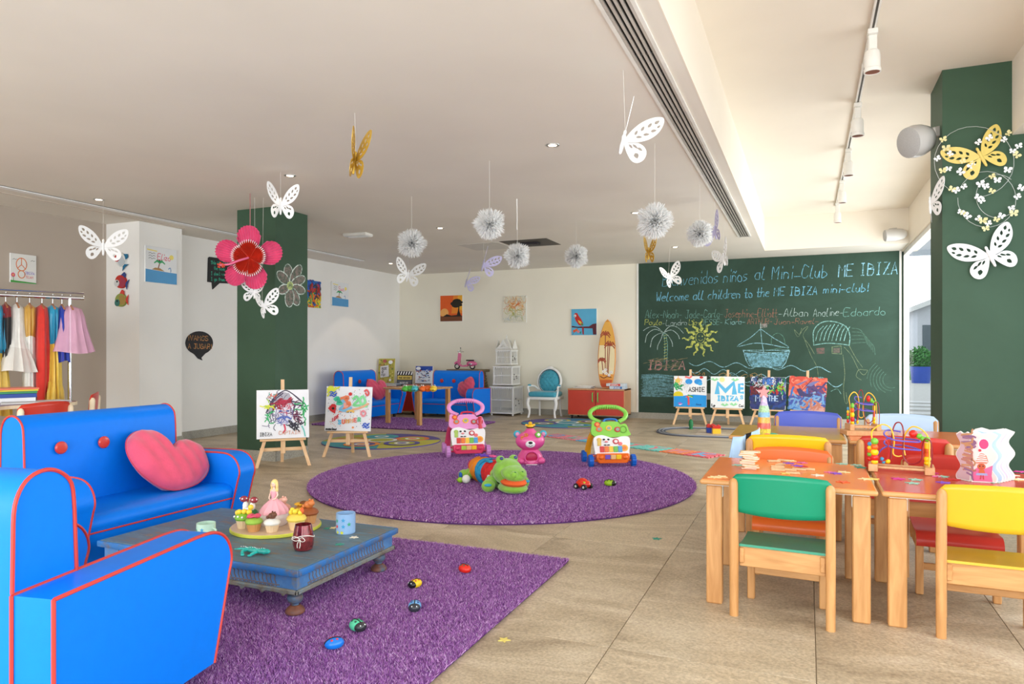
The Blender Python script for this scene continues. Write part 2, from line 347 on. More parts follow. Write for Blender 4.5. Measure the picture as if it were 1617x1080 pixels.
class Art(MB):
    """flat strokes and patches on a plane; local u -> x, v -> z, each layer a hair further towards -y"""
    def __init__(s, fn=lambda u, v: (u, v), step=.00012, base=.0004):
        super().__init__(); s.ws = 1.0; s.fn = fn; s.mats = []; s.idx = {}; s.y = base; s.step = step
    def mid(s, col):
        if col not in s.idx: s.idx[col] = len(s.mats); s.mats.append(chalk(col) if s.chalk else P(*col, .7))
        return s.idx[col]
    chalk = False
    def fill(s, col, pts):
        p = [s.fn(*q) for q in pts]; s.y += s.step
        tri = tessellate_polygon([[Vector((a, b, 0)) for a, b in p]]); s.add([(a, -s.y, b) for a, b in p], [tuple(t) for t in tri], s.mid(col)); return s
    def stroke(s, col, pts, w, smooth=0, closed=False):
        w = w * s.ws
        if smooth: pts = [(p[0], p[1]) for p in catmull([(a, b, 0) for a, b in pts], smooth, closed)]
        if closed: pts = list(pts) + [pts[0]]
        p = [Vector(s.fn(*q)) for q in pts]; n = len(p); s.y += s.step / 4; vs = []
        for i in range(n):
            t = p[min(i + 1, n - 1)] - p[max(i - 1, 0)]
            if t.length < 1e-9: t = Vector((1, 0))
            t.normalize(); q = Vector((-t.y, t.x)) * w / 2
            e = t * w * .3 * (1 if i == n - 1 else -1 if i == 0 else 0)
            for a in (p[i] + q + e, p[i] - q + e): vs.append((a.x, -s.y, a.y))
        s.add(vs, [(2 * i, 2 * i + 1, 2 * i + 3, 2 * i + 2) for i in range(n - 1)], s.mid(col)); return s
    def dot(s, col, u, v, r, rv=None, n=12):
        return s.fill(col, [(u + r * math.cos(2 * PI * i / n), v + (rv or r) * math.sin(2 * PI * i / n)) for i in range(n)])
    def text(s, col, txt, u, v, h, w, slant=.1, jit=.15, width=None, rise=0, sm=3):
        st, tw_ = text_strokes(txt, 0, 0, h, slant, jit=jit, sm=sm); k = (width / tw_) if width else 1
        for q in st: s.stroke(col, [(u + a * k, v + b + rise * (a * k)) for a, b in q], w)
        return s
    def done(s, name, parent, loc=None):
        return s.build(name, s.mats or [M_white], parent, loc, smooth=0, fixn=False)
def chalk(col):
    k = 'chalk_%02x%02x%02x' % col
    if k in MC: return MC[k]
    m = board_mat(k, tuple(int(a * .4 + b * .6) for a, b in zip(col, (50, 80, 64))), col, 30); r = [n for n in m.node_tree.nodes if n.type == 'VALTORGB'][0]
    r.color_ramp.elements[0].position = .42; r.color_ramp.elements[1].position = .56
    return m
def wallfn(u, v): return WY(u, v, YB - .013)
class Chalk(Art):
    chalk = True
    def __init__(s, fn=wallfn): super().__init__(fn, step=.00008, base=.0125)
BLUE = (120, 190, 222); PALE = (190, 208, 205); RED = (176, 112, 92); YEL = (205, 208, 98); GRN = (120, 170, 160); PNK = (188, 132, 128)
def ptext(a, col, txt, x0, y0, x1, y1, h, w=.014, **k):
    """writing whose baseline runs from pixel (x0,y0) to (x1,y1) on the board"""
    L_ = math.hypot(x1 - x0, y1 - y0); st, tw_ = text_strokes(txt, 0, 0, h, k.get('slant', .15), jit=k.get('jit', .2), sm=k.get('sm', 3)); s = L_ / tw_
    ux, uy = (x1 - x0) / L_, (y1 - y0) / L_
    for q in st: a.stroke(col, [(x0 + p * s * ux, y0 + p * s * uy - v) for p, v in q], w * .72)
a = Chalk()
ptext(a, BLUE, 'Bienvenidos niños', 1046, 452, 1182, 443, 20, .012); ptext(a, BLUE, 'al Mini_Club', 1192, 441, 1308, 438, 20, .014); ptext(a, (150, 205, 230), 'ME IBIZA', 1324, 437, 1420, 432, 19, .019, sm=1, slant=.1)
ptext(a, BLUE, 'Welcome all children to the', 1036, 476, 1216, 468, 14, .017); ptext(a, BLUE, 'ME IBIZA', 1222, 467, 1292, 465, 13, .017, sm=1); ptext(a, BLUE, 'mini-club!', 1300, 463, 1374, 460, 13, .016)
a.done('greeting_writing', bb)['kind'] = 'stuff'
a = Chalk()
for t, col, p in (('Alex-Noah-', GRN, (1019, 502, 1078, 502)), ('Jade-Carla-', GRN, (1082, 502, 1143, 501)), ('Josephine-Elliott', RED, (1144, 501, 1228, 500)), ('-Alban', PALE, (1229, 500, 1278, 499)), ('Analine-', PALE, (1284, 500, 1332, 498)), ('Edoardo', GRN, (1332, 499, 1400, 497)),
                  ('Paula', YEL, (1018, 513, 1046, 513)), ('-Landro', PALE, (1046, 514, 1086, 513)), ('Lia-', YEL, (1088, 513, 1106, 513)), ('JESSE-', GRN, (1108, 513, 1142, 512)), ('Kiara-', (150, 200, 200), (1145, 512, 1178, 512)), ('ARTHUR-', RED, (1180, 512, 1220, 511)), ('Juan-Ravel-', RED, (1222, 512, 1294, 511))):
    ptext(a, col, t, *p, 12.5 if p[1] < 505 else 8.5, .010)
a.done('names_writing', bb)['kind'] = 'stuff'
a = Chalk()      # palm, island word, water, sun
for pts in ([(1047, 525), (1036, 516), (1024, 517), (1016, 522)], [(1047, 525), (1034, 520), (1022, 528), (1019, 541)], [(1047, 525), (1038, 528), (1030, 535), (1027, 548)], [(1047, 525), (1044, 535), (1039, 545), (1038, 552)], [(1048, 525), (1058, 515), (1070, 517), (1079, 526)], [(1048, 525), (1060, 521), (1070, 528), (1073, 535)], [(1048, 525), (1055, 530), (1061, 540), (1062, 547)]): a.stroke(PALE, pts, .010, 4)
a.stroke(GRN, [(1048, 526), (1050, 545), (1049, 572)], .012, 4); a.stroke(GRN, [(1051, 526), (1054, 545), (1053, 572)], .012, 4)
for i in range(9): a.stroke(YEL, [(1048.5, 530 + i * 4.6), (1053, 528.5 + i * 4.6)], .008)
ptext(a, PNK, 'IBIZA', 1022, 583, 1084, 584, 14, .03, sm=1)
for i in range(26): y = 566 + random.random() * 20; x = 1014 + random.random() * 60; a.stroke((134, 120, 84), [(x, y), (x + 14, y - 3)], .008)
for i in range(95):
    y = 592 + i * .36; x = 1012 + random.random() * 8; x2 = 1055 + 14 * math.sin(i * .5) + random.random() * 8
    a.stroke((112, 160, 172), [(x, y), ((x + x2) / 2, y - 3 + random.random() * 4), (x2, y + random.random() * 2)], .007, 3)
a.stroke(YEL, [(1106 + 7.5 * math.cos(i * .5), 533 + 9 * math.sin(i * .5)) for i in range(13)], .010)
a.dot(YEL, 1104, 531, 1); a.dot(YEL, 1109, 531, 1); a.stroke(YEL, [(1103, 536), (1106, 538), (1110, 536)], .008, 3)
for k in range(11):
    t = 2 * PI * k / 11 + .2; pts = []
    for i in range(7):
        r = 11 + i * 2.9; o = 2.0 * math.sin(i * 1.5); pts.append((1106 + (r * math.cos(t) - o * math.sin(t)), 533 + 1.05 * (r * math.sin(t) + o * math.cos(t))))
    for i in range(6): a.stroke(YEL, pts[i:i + 2], .045 - .006 * i)
a.done('palm_and_sun_drawing', bb)
a = Chalk()      # ship, waves
LB = (150, 200, 215)
a.stroke(LB, [(1173, 553), (1247, 553)], .010); a.stroke(LB, [(1173, 553), (1200, 556), (1225, 557), (1247, 554)], .012, 4); a.stroke(LB, [(1174, 554), (1183, 577), (1205, 579), (1235, 580), (1247, 554)], .012, 3)
for i in range(40):
    f = i / 39; y = 557 + f * 21; a.stroke((120, 172, 190), [(1175 + f * 9 + random.random() * 3, y), (1210, y + 1.2), (1246 - f * 10 - random.random() * 3, y)], .006, 3)
a.stroke(LB, [(1201, 519), (1203, 540), (1206, 556)], .010); a.stroke(LB, [(1201, 519), (1185, 533), (1164, 547), (1190, 542), (1210, 543), (1246, 549), (1222, 534), (1201, 519)], .010, 4)
a.fill((150, 140, 138), [(1201, 511), (1212, 510), (1211, 517), (1201, 518)]); a.stroke(PALE, [(1201, 519), (1201, 510)], .01)
for y0, x0, x1, am, wl in ((573, 1088, 1312, 4, 43), (585, 1090, 1180, 4, 30), (594, 1120, 1330, 7, 47), (601, 1095, 1300, 4, 39)):
    a.stroke(LB, [(x0 + (x1 - x0) * i / 60, y0 + am * math.sin((x1 - x0) * i / 60 / wl * 6.28) + (x1 - x0) * i / 60 * .05) for i in range(61)], .011)
for x, y in ((1094, 590), (1135, 592), (1170, 594), (1184, 592)): a.stroke((190, 150, 90), [(x, y), (x + 8, y - 3), (x + 14, y + 1), (x + 18, y - 2), (x + 18, y + 3), (x + 12, y), (x + 6, y + 3), (x, y)], .008, 3)
a.stroke((100, 150, 130), [(1218, 545), (1219, 532), (1228, 526), (1237, 532), (1240, 545)], .008, 4); a.stroke((100, 150, 130), [(1212, 553), (1240, 548), (1246, 552)], .006)
a.done('ship_and_waves_drawing', bb)
a = Chalk()      # figure with a big turban at the right
T1 = (140, 190, 185); T2 = (128, 140, 104)
a.stroke(T1, [(1285, 545), (1285, 522), (1298, 509), (1318, 508), (1336, 516), (1342, 530), (1341, 545)], .013, 5); a.stroke(T1, [(1285, 545), (1305, 542), (1325, 543), (1341, 545)], .012, 4)
for i in range(8): a.stroke(T1, [(1288 + i * 6.4, 538), (1292 + i * 6.4, 524), (1300 + i * 6, 512 + abs(i - 3))], .011, 3)
a.stroke(T2, [(1286, 559), (1278, 545), (1268, 530), (1276, 516), (1268, 520), (1260, 532), (1254, 520), (1262, 528), (1266, 518)], .007, 4); a.stroke(T2, [(1268, 530), (1280, 560), (1290, 580), (1293, 605)], .007, 4)
a.fill((120, 88, 84), [(1289, 550), (1302, 549), (1302, 558), (1290, 559)]); a.stroke(T2, [(1314, 548), (1328, 546), (1329, 559), (1314, 558), (1314, 548)], .012); a.fill((110, 96, 88), [(1316, 550), (1326, 549), (1326, 557), (1316, 557)])
a.stroke(T2, [(1333, 548), (1345, 562), (1356, 584), (1364, 592), (1370, 585), (1364, 584), (1356, 584), (1352, 594), (1360, 600)], .007, 4); a.stroke(T2, [(1341, 546), (1352, 566), (1362, 580)], .007, 4)
a.stroke(T2, [(1331, 560), (1334, 590), (1332, 612), (1334, 634), (1338, 636), (1336, 620)], .008, 4); a.stroke(T1, [(1312, 618), (1322, 614), (1328, 622)], .007, 3)
for k in range(6): r = 14 + k * 5; a.stroke((78, 112, 96), [(1408 + r * math.cos(t * .4), 600 + r * math.sin(t * .4) * .9) for t in range(3 + k, 11)], .009, 3)
for k in range(5): a.stroke((78, 112, 96), [(1345, 518 + k * 6), (1360 + k * 4, 522 + k * 5), (1370 + k * 3, 544 + k * 4)], .009, 4)
a.done('figure_drawing', bb)
m = MB(); z1 = WY(1116, 625, YB)[1]; xx = WY(1116, 625, YB)[0]; m.box((xx - .06, -.028, z1 - .06), (xx + .09, -.0125, z1 + .04), .004); so = m.build('socket_plate', P(175, 172, 168), bb)

# chalk daisy and a few chalk lines on the left column's right face
dz = thing('chalk_flower', 'chalk daisy with grey petals and yellow middle drawn on the green column', 'drawing', (-5.0, 0, 0), PI / 2)
def colfn(u, v):
    y, z = WX(u, v, -4.9985); return (y, z)
class ChalkC(Art):
    chalk = True
fl = ChalkC(colfn, step=.00008, base=.0008)
for (cx, cy, ex, ey) in ((455, 428, 458, 447), (470, 429, 461, 447), (475, 442, 462, 450), (475, 458, 462, 452), (467, 472, 460, 455), (457, 474, 458, 456), (445, 458, 455, 452), (444, 436, 455, 448)):
    v = Vector((cx - 458, cy - 451)); L_ = v.length; t = v / L_; q = Vector((-t.y, t.x)); wd = 7.0
    o = []
    for i in range(20):
        f = 2 * PI * i / 20; o.append((458 + t.x * (L_ * 1.0 + L_ * .78 * math.cos(f)) * .78 + q.x * wd * math.sin(f), 451 + t.y * (L_ * 1.0 + L_ * .78 * math.cos(f)) * .78 * 1.06 + q.y * wd * math.sin(f)))
    fl.fill((134, 120, 112), [((p[0] - cx) * .86 + cx, (p[1] - cy) * .86 + cy) for p in o]); fl.stroke((225, 236, 228), o, .011, 0, True)
fl.dot((190, 205, 130), 458, 451, 4.6, 6); fl.stroke((205, 220, 150), [(458 + 4.8 * math.cos(i * .45), 451 + 6.4 * math.sin(i * .45)) for i in range(15)], .006)
fo = fl.build('petal_marks', fl.mats, dz, (0, 0, 0), 0, smooth=0, fixn=False)

# ---------------------------------------------------------------- ceiling fittings
ld = thing('air_diffuser', 'long white linear air diffuser with four dark slots in the ceiling', 'air vent', (-.745, 0, H))
m = MB(); m.box((-.078, Y0, -.012), (-.06, 9.45, .0)); m.box((.06, Y0, -.012), (.078, 9.45, .0)); m.box((-.078, 9.43, -.012), (.078, 9.45, 0)); m.build('frame', M_white, ld)
m = MB(); m.box((-.06, Y0, -.001), (.06, 9.43, -.0002)); m.build('dark_backing', P(20, 20, 22, .9), ld)
for k in range(5):
    x = -.052 + k * .026; m = MB(); m.box((x - .0065, Y0, -.010), (x + .0065, 9.43, -.001), .0); m.build('slat', mat('slat_grey', (205, 198, 190), .35, .3), ld)
m = MB()
for y in (3.45, 4.35, 5.25, 6.15, 7.05, 7.95, 8.85): m.box((-.06, y - .012, -.0045), (.06, y + .012, -.001))
m.build('cross_bar', P(30, 30, 32), ld)
tr = thing('ceiling_track', 'white light track along the raised ceiling carrying five spotlights', 'light track', (.36, 0, HR))
m = MB(); m.box((-.018, Y0, -.03), (.018, 10.35, -.008), .003); m.build('rail', M_white, tr)
m = MB(); m.box((-.006, Y0, -.0315), (.006, 10.35, -.0295)); m.build('groove', P(70, 66, 60), tr)
for y in (1.0, 3.6, 5.3, 6.6, 8.0, 9.3):
    m = MB(); m.box((-.02, y, -.02), (.02, y + .05, 0), .002); m.build('clip', M_white, tr)
sp = thing('track_spotlight', 'white spotlight on the ceiling track, nearest and largest of the five', 'spotlight', (.36, 4.72, HR - .03), group='spotlights on the track')
m = MB(); m.box((-.028, -.05, -.03), (.028, .05, 0), .004); m.build('adapter', M_white, sp)
m = MB(); m.box((-.024, -.03, -.15), (.024, .03, -.03), .006); m.build('gear_box', M_white, sp)
m = MB(); m.lathe([(.030, -.115), (.040, -.125), (.044, -.15), (.044, -.225), (.048, -.23), (.048, -.25), (.041, -.25), (.038, -.215), (0, -.205)], 24); m.build('lamp_head', M_white, sp)
m = MB(); m.lathe([(.0405, -.247), (.037, -.235), (.03, -.222), (0, -.218)], 20); m.build('copper_reflector', mat('copper', (150, 80, 60), .3, .8), sp)
for i, (y, lb) in enumerate(((6.07, 'white track spotlight, second from the nearest one'), (7.4, 'white track spotlight, middle one of the five on the rail'), (8.73, 'white track spotlight, last but one towards the chalkboard wall'), (10.05, 'white track spotlight at the far end of the rail, by the chalkboard wall'))):
    place(dup(sp), (.36, y, HR - .03), 0, lb)
# recessed downlights
dl = None
M_bulb = emis('warm_bulb', (255, 226, 190), 14)
for (px, py, lb) in ((872.5, 229, 'glowing recessed ceiling spot nearest the air diffuser, alone in the middle of the ceiling'), (458, 277, 'glowing recessed ceiling spot above the white butterfly at the green column'), (156, 315, 'glowing recessed ceiling spot above the leftmost hanging white butterfly'),
                     (695, 360, 'glowing recessed ceiling spot between two white pompoms, left of the square vents'), (617, 416, 'glowing recessed ceiling spot farthest back, near the left room corner'), (1003, 336, 'glowing recessed ceiling spot just left of the largest white pompom'), (1066, 390, 'glowing recessed ceiling spot by the top edge of the chalkboard')):
    p = G(px, py, H)
    if dl is None:
        dl = thing('ceiling_downlight', lb, 'ceiling light', (p[0], p[1], H), group='recessed ceiling spots')
        m = MB(); m.lathe([(.03, .001), (.03, -.004), (.048, -.004), (.05, .001)], 24); m.build('trim_ring', M_alu, dl)
        m = MB(); m.lathe([(0, -.0035), (.029, -.0035), (.029, .0005)], 20); m.build('bulb', M_bulb, dl)
    else: place(dup(dl), (p[0], p[1], H), 0, lb)
    l = bpy.data.lights.new('downlight_lamp', 'SPOT'); l.energy = 12; l.spot_size = 1.6; l.color = (1, .82, .62); l.shadow_soft_size = .04
    o = bpy.data.objects.new('downlight_lamp', l); C.objects.link(o); o.location = (p[0], p[1], H - .03)
# emergency light and square vents
p = G(565, 369, H); em = thing('emergency_light', 'flat white emergency light fixed to the ceiling beyond the green column', 'light', (p[0], p[1], H), .1)
m = MB(); m.box((-.17, -.09, -.035), (.17, .09, 0), .012); m.build('body', M_white, em); m = MB(); m.box((-.15, -.07, -.04), (.15, .07, -.034), .004); m.build('lens', P(225, 228, 228, .2), em)
def ceil_quad(name, lab, cat, pts, mt, t=.006, group=None):
    q = [G(a, b, H) for a, b in pts]; x0 = min(p[0] for p in q); x1 = max(p[0] for p in q); y0 = min(p[1] for p in q); y1 = max(p[1] for p in q)
    o = thing(name, lab, cat, ((x0 + x1) / 2, (y0 + y1) / 2, H)); w2, d2 = (x1 - x0) / 2, (y1 - y0) / 2
    m = MB(); m.box((-w2, -d2, -t), (w2, d2, 0), .002); m.build('panel', mt, o); return o, w2, d2
v, w2, d2 = ceil_quad('ceiling_hatch', 'pale grey square access panel in the ceiling beside the dark vent', 'ceiling panel', ((722, 386), (770, 394), (800, 390), (786, 382)), P(214, 210, 202))
v, w2, d2 = ceil_quad('ceiling_vent', 'dark grey open square vent in the ceiling with a small device inside', 'air vent', ((788, 381), (886, 386), (862, 376), (830, 388)), P(74, 70, 62), .004)
m = MB(); m.box((-.12, -.1, -.03), (.14, .02, -.003), .005); m.build('black_device', P(28, 22, 30), v)
m = MB(); m.box((-.18, .1, -.007), (.02, .16, -.003), .001); m.build('white_lettered_label', P(150, 145, 138), v)
# speakers
def speaker(name, lab, loc, rot, r):
    o = thing(name, lab, 'speaker', loc, rot=rot)
    m = MB(); m.lathe([(0, -r * 1.15), (r * .45, -r * 1.08), (r * .8, -r * .8), (r * .97, -r * .3), (r, .1 * r), (r * .93, .55 * r)], 28); m.build('shell', P(208, 206, 204, .35), o)
    m = MB(); m.lathe([(r * .93, .55 * r), (r * .8, .62 * r), (0, .66 * r)], 28); m.build('grille', mat('speaker_grille', (178, 177, 176), .6, var=.25, scale=500), o)
    return o
o = speaker('wall_speaker', 'large silver grey oval speaker bracketed to the side of the right green column', (.715, 5.75, 2.63), (PI / 2 + .25, 0, -.95), .115)
m = MB(); m.box((.03, -.01, -.16), (.09, .06, -.09), .006); m.build('bracket', P(190, 184, 178), o)
o = speaker('corner_speaker', 'small silver speaker in the far right corner above the chalkboard', (1.06, 10.74, 2.70), (.15, -PI / 2 - .08, 0), .085); o.scale = (1, 1, 1.9)
m = MB(); m.box((.05, -.03, -.03), (.09, .12, .02), .004); m.build('bracket', P(190, 184, 178), o)

# ---------------------------------------------------------------- outside the right windows
gr = MB(); gr.box((X1 + .25, -4, -.14), (26, 40, -.06)); tag(gr.build('terrace_ground', P(160, 157, 150, .9)), None, None, None, 'structure')
for k in range(6):
    m = MB(); m.box((1.3 + .3, 12.6 + k * 1.1, -.06), (6, 13.1 + k * 1.1, -.03)); struct(m.build('trim_%d' % (10 + k), P(182, 180, 176, .9)))
hs = thing('white_house', 'white building with a low gabled roof seen through the far window', 'building', (6.9, 34, -.06))
m = MB(); m.prism([(-2.6, 0), (3.6, 0), (3.6, 3.0), (.5, 4.2), (-2.6, 3.0)], 0, 4, ax='y'); m.build('wall', P(176, 176, 178, .9), hs)
m = MB(); m.prism([(-2.9, 2.85), (.5, 4.2), (3.9, 2.85), (3.9, 3.05), (.5, 4.45), (-2.9, 3.05)], -.4, 4.4, ax='y'); m.build('roof', P(190, 188, 182, .8), hs)
for x in (-2.42, .6): m = MB(); m.box((x, -.02, 1.0), (x + .8, .02, 2.3)); m.build('window', P(70, 78, 84, .2), hs)
aw = MB(); aw.box((1.5, 13.2, 3.15), (6, 17, 3.22)); tag(aw.build('awning', P(180, 184, 188, .9)), 'white awning outside the far window', 'awning')
pp = thing('potted_shrub', 'leafy green shrub in a blue pot outside the window', 'potted plant', (3.90, 30, -.06))
m = MB(); m.lathe([(0, 0), (.30, 0), (.36, .62), (.33, .62), (.31, .5), (0, .5)], 20); m.build('pot', P(40, 70, 160, .35), pp)
m = MB(); rr = random.Random(3)
for i in range(900):
    a_, b_, q_ = rr.uniform(0, 6.28), rr.uniform(-1, 1), rr.random() ** .4; r_ = .5 * q_; s2 = math.sqrt(1 - b_ * b_)
    p = Vector((r_ * s2 * math.cos(a_), r_ * s2 * math.sin(a_), .95 + r_ * b_ * .85)); n_ = Vector((rr.gauss(0, 1), rr.gauss(0, 1), rr.gauss(0, 1))).normalized(); t_ = n_.orthogonal().normalized() * .07; u_ = n_.cross(t_) * .45
    m.add([p - t_, p + u_, p + t_, p - u_], [(0, 1, 2, 3)])
m.build('foliage', mat('shrub_green', (60, 120, 50), .6, var=.5, scale=6), pp, fixn=False)
m = MB(); m.box((3.9, 33, -.06), (10, 33.5, .55)); tag(m.build('clipped_hedge', mat('hedge_green', (70, 130, 60), .8, var=.5, scale=9, bump=.5)), 'clipped green hedge in front of the white building outside', 'hedge')
# ---------------------------------------------------------------- rugs
def rug_pile_mat():
    m = bpy.data.materials.new('purple_pile'); m.use_nodes = True; nt = m.node_tree; b = nt.nodes['Principled BSDF']; b.inputs['Roughness'].default_value = .7; b.inputs['Specular IOR Level'].default_value = .3
    g = nt.nodes.new('ShaderNodeNewGeometry'); r = nt.nodes.new('ShaderNodeValToRGB'); e = r.color_ramp.elements
    e[0].position = 0; e[0].color = rgb(88, 40, 104); e[1].position = 1; e[1].color = rgb(248, 220, 250)
    for p, c in ((.3, (140, 76, 156)), (.65, (178, 114, 188)), (.88, (216, 164, 220))): x = e.new(p); x.color = rgb(c)
    nt.links.new(g.outputs['Random Per Island'], r.inputs[0]); nt.links.new(r.outputs[0], b.inputs['Base Color']); return m
M_pile = rug_pile_mat(); M_rugb = P(84, 42, 104, .9)
def pile(name, parent, pts, z, hgt, wd, seed=0):
    """shag pile: one leaning blade per point"""
    rs = np.random.RandomState(seed); n = len(pts); a = rs.uniform(0, 2 * PI, n); ln = rs.uniform(.3, 1.0, n) * hgt * 1.1; b = rs.uniform(0, 2 * PI, n)
    v = np.zeros((n, 3, 3), np.float32); w_ = wd * rs.uniform(.6, 1.3, n)
    v[:, 0, 0] = pts[:, 0] - np.cos(b) * w_ / 2; v[:, 0, 1] = pts[:, 1] - np.sin(b) * w_ / 2; v[:, 1, 0] = pts[:, 0] + np.cos(b) * w_ / 2; v[:, 1, 1] = pts[:, 1] + np.sin(b) * w_ / 2
    v[:, :2, 2] = z; v[:, 2, 0] = pts[:, 0] + np.cos(a) * ln; v[:, 2, 1] = pts[:, 1] + np.sin(a) * ln; v[:, 2, 2] = z + hgt * rs.uniform(.5, 1.0, n)
    me = bpy.data.meshes.new(name); me.vertices.add(3 * n); me.vertices.foreach_set('co', v.ravel()); me.loops.add(3 * n); me.loops.foreach_set('vertex_index', np.arange(3 * n, dtype=np.int32))
    me.polygons.add(n); me.polygons.foreach_set('loop_start', np.arange(0, 3 * n, 3, dtype=np.int32)); me.update(calc_edges=True); me.materials.append(M_pile)
    o = bpy.data.objects.new(name, me); C.objects.link(o); o.parent = parent; o['kind'] = 'stuff'; return o
def rug_rect(name, lab, x0, x1, y0, y1, n, seed, hgt=.022, wd=.006):
    o = thing(name, lab, 'rug', ((x0 + x1) / 2, (y0 + y1) / 2, 0)); w2, d2 = (x1 - x0) / 2, (y1 - y0) / 2
    m = MB(); m.box((-w2, -d2, .0005), (w2, d2, .012), .003); m.build('backing', M_rugb, o)
    rs = np.random.RandomState(seed + 50); pts = np.stack([rs.uniform(-w2 - .004, w2 + .004, n), rs.uniform(-d2 - .004, d2 + .004, n)], 1); pile('pile', o, pts, .010, hgt, wd, seed); return o
rug_rect('shag_rug', 'rectangular purple shag rug under the blue coffee table and the nearest blue armchair', -3.15, -1.17, 1.2, 3.53, 620000, 1, .018, .0045)
rr_ = thing('round_shag_rug', 'big round purple shag rug with the push-along toys on it', 'rug', (-2.47, 5.62, 0)); RR = 1.64
m = MB(); m.lathe([(0, .0005), (RR, .0005), (RR, .012), (0, .012)], 96); m.build('backing', M_rugb, rr_)
rs = np.random.RandomState(9); q = rs.uniform(0, 1, 520000); q = np.sqrt(q) * (RR + .004); t = rs.uniform(0, 2 * PI, 520000); pile('pile', rr_, np.stack([q * np.cos(t), q * np.sin(t)], 1), .010, .020, .007, 3)
rug_rect('far_shag_rug', 'purple shag rug at the far end under the small round-cornered table and the corner sofa', -6.95, -4.52, 8.6, 10.0, 110000, 5, .02, .014)

# round play mats
def playmat(name, lab, px, py, R_, cols, rz=0):
    g = G(px, py); o = thing(name, lab, 'play mat', (g[0], g[1], 0), rz)
    m = MB(); m.lathe([(0, .0005), (R_, .0005), (R_, .010), (0, .010)], 64); m.build('base', P(*cols[0]), o)
    m = Art(step=.0003); m.y = .0105
    for i in range(4):
        a0 = i * PI / 2; m.fill(cols[i % len(cols)], [(0, 0)] + [(R_ * .995 * math.cos(a0 + k * PI / 16), R_ * .995 * math.sin(a0 + k * PI / 16)) for k in range(9)])
    for i, c in enumerate(cols[4:]):
        a0 = i * 2 * PI / max(1, len(cols) - 4) + .4; u, v = R_ * .55 * math.cos(a0), R_ * .55 * math.sin(a0)
        m.dot(c, u, v, R_ * .30, n=20); m.dot(cols[(i + 1) % 4], u, v, R_ * .22, n=20); m.dot((240, 240, 235), u, v, R_ * .13, n=14); m.dot(c, u, v, R_ * .08, n=14)
    m.dot((238, 240, 238), 0, 0, R_ * .26, n=24); m.dot(cols[1], 0, 0, R_ * .2, n=24)
    # turn the drawn plane to the horizontal
    m.v = [(x, z, -y) for x, y, z in m.v]; m.f = [tuple(reversed(f)) for f in m.f]
    m.build('printed_pattern', m.mats, o, smooth=0, fixn=False); return o
playmat('round_play_mat', 'round patterned play mat behind the easel with the dotted painting', 603, 697, .73, [(92, 78, 150), (176, 178, 60), (60, 156, 170), (196, 190, 70), (226, 120, 60), (70, 170, 180), (220, 96, 60), (240, 150, 60), (90, 80, 160)], .5)
playmat('round_play_mat', 'round blue and violet play mat in front of the turquoise armchair', 896, 668.5, .72, [(90, 76, 150), (60, 150, 170), (150, 165, 60), (50, 130, 170), (200, 190, 90), (90, 80, 160), (70, 170, 180), (180, 180, 70)], 1.9)

# foam alphabet tiles in a diagonal strip
fa = Vector((*G(880, 689), 0)); fb = Vector((*G(1112, 719), 0)); dv = fb - fa; ang = math.atan2(dv.y, dv.x); nT = 8; st = dv.length / (nT - 1); sz = st * .985
def puzzle(sz):
    pts = []; h_ = sz / 2
    for k in range(4):
        a0 = k * PI / 2; loc = []
        for i in range(4):
            u0 = -h_ + sz * i / 4
            loc += [(u0, -h_), (u0 + sz * .07, -h_), (u0 + sz * .05, -h_ + sz * .06), (u0 + sz * .18, -h_ + sz * .06), (u0 + sz * .16, -h_)]
        pts += [(x * math.cos(a0) - y * math.sin(a0), x * math.sin(a0) + y * math.cos(a0)) for x, y in loc]
    return pts
FC = [((226, 130, 140), 'pink'), ((222, 140, 150), 'rose'), ((110, 180, 220), 'sky blue'), ((90, 160, 210), 'blue'), ((120, 200, 190), 'mint green'), ((120, 205, 195), 'turquoise'), ((238, 140, 90), 'orange'), ((228, 110, 120), 'coral pink')]
for i in range(nT):
    p = fa + dv * (i / (nT - 1)); c, nm = FC[i]
    o = thing('foam_tile', '%s foam puzzle tile, %s of the diagonal strip' % (nm, ['the far end one', 'second from the far end', 'third from the far end', 'fourth from the far end', 'fourth from the near end', 'third from the near end', 'second from the near end', 'the near end one'][i]), 'foam tile', (p.x, p.y, 0), ang, 'foam alphabet tiles')
    m = MB(); m.prism(puzzle(sz), .0005, .011); m.build('foam', P(*c, .8), o, smooth=0)
    A = Art(step=.0001); A.y = .0113; ch = 'QWERTYHK'[i]
    for q in text_strokes(ch, -.07, -.1, .2, 0, sm=1)[0]: A.stroke(FC[(i + 3) % 8][0], q, .05)
    A.v = [(x, z, -y) for x, y, z in A.v]; A.f = [tuple(reversed(f)) for f in A.f]; A.build('letter', A.mats, o, smooth=0, fixn=False)

# toy train track oval with blocks
g = G(1128, 683.5); tt = thing('toy_road_track', 'dark grey oval toy road laid on the floor in front of the easels', 'toy track', (g[0], g[1], 0), .12)
def oval(a, b, n=48): return [(a * math.copysign(abs(math.cos(t)) ** .62, math.cos(t)), b * math.copysign(abs(math.sin(t)) ** .85, math.sin(t))) for t in [2 * PI * i / n for i in range(n)]]
for k in range(8):
    m = MB(); o1, o2 = oval(.78, .58), oval(.66, .46); i0 = k * 6; ids = [(i0 + j) % 48 for j in range(7)]
    m.prism([o1[j] for j in ids] + [o2[j] for j in reversed(ids)], .0005, .013); m.build('road_piece', P(88, 92, 102, .7), tt, smooth=0)
m = MB(); m.tube([(x, y, .0135) for x, y in oval(.745, .545)], .006, 4, True); m.tube([(x, y, .0135) for x, y in oval(.695, .495)], .006, 4, True); m.build('white_edge_line', P(170, 172, 178), tt)
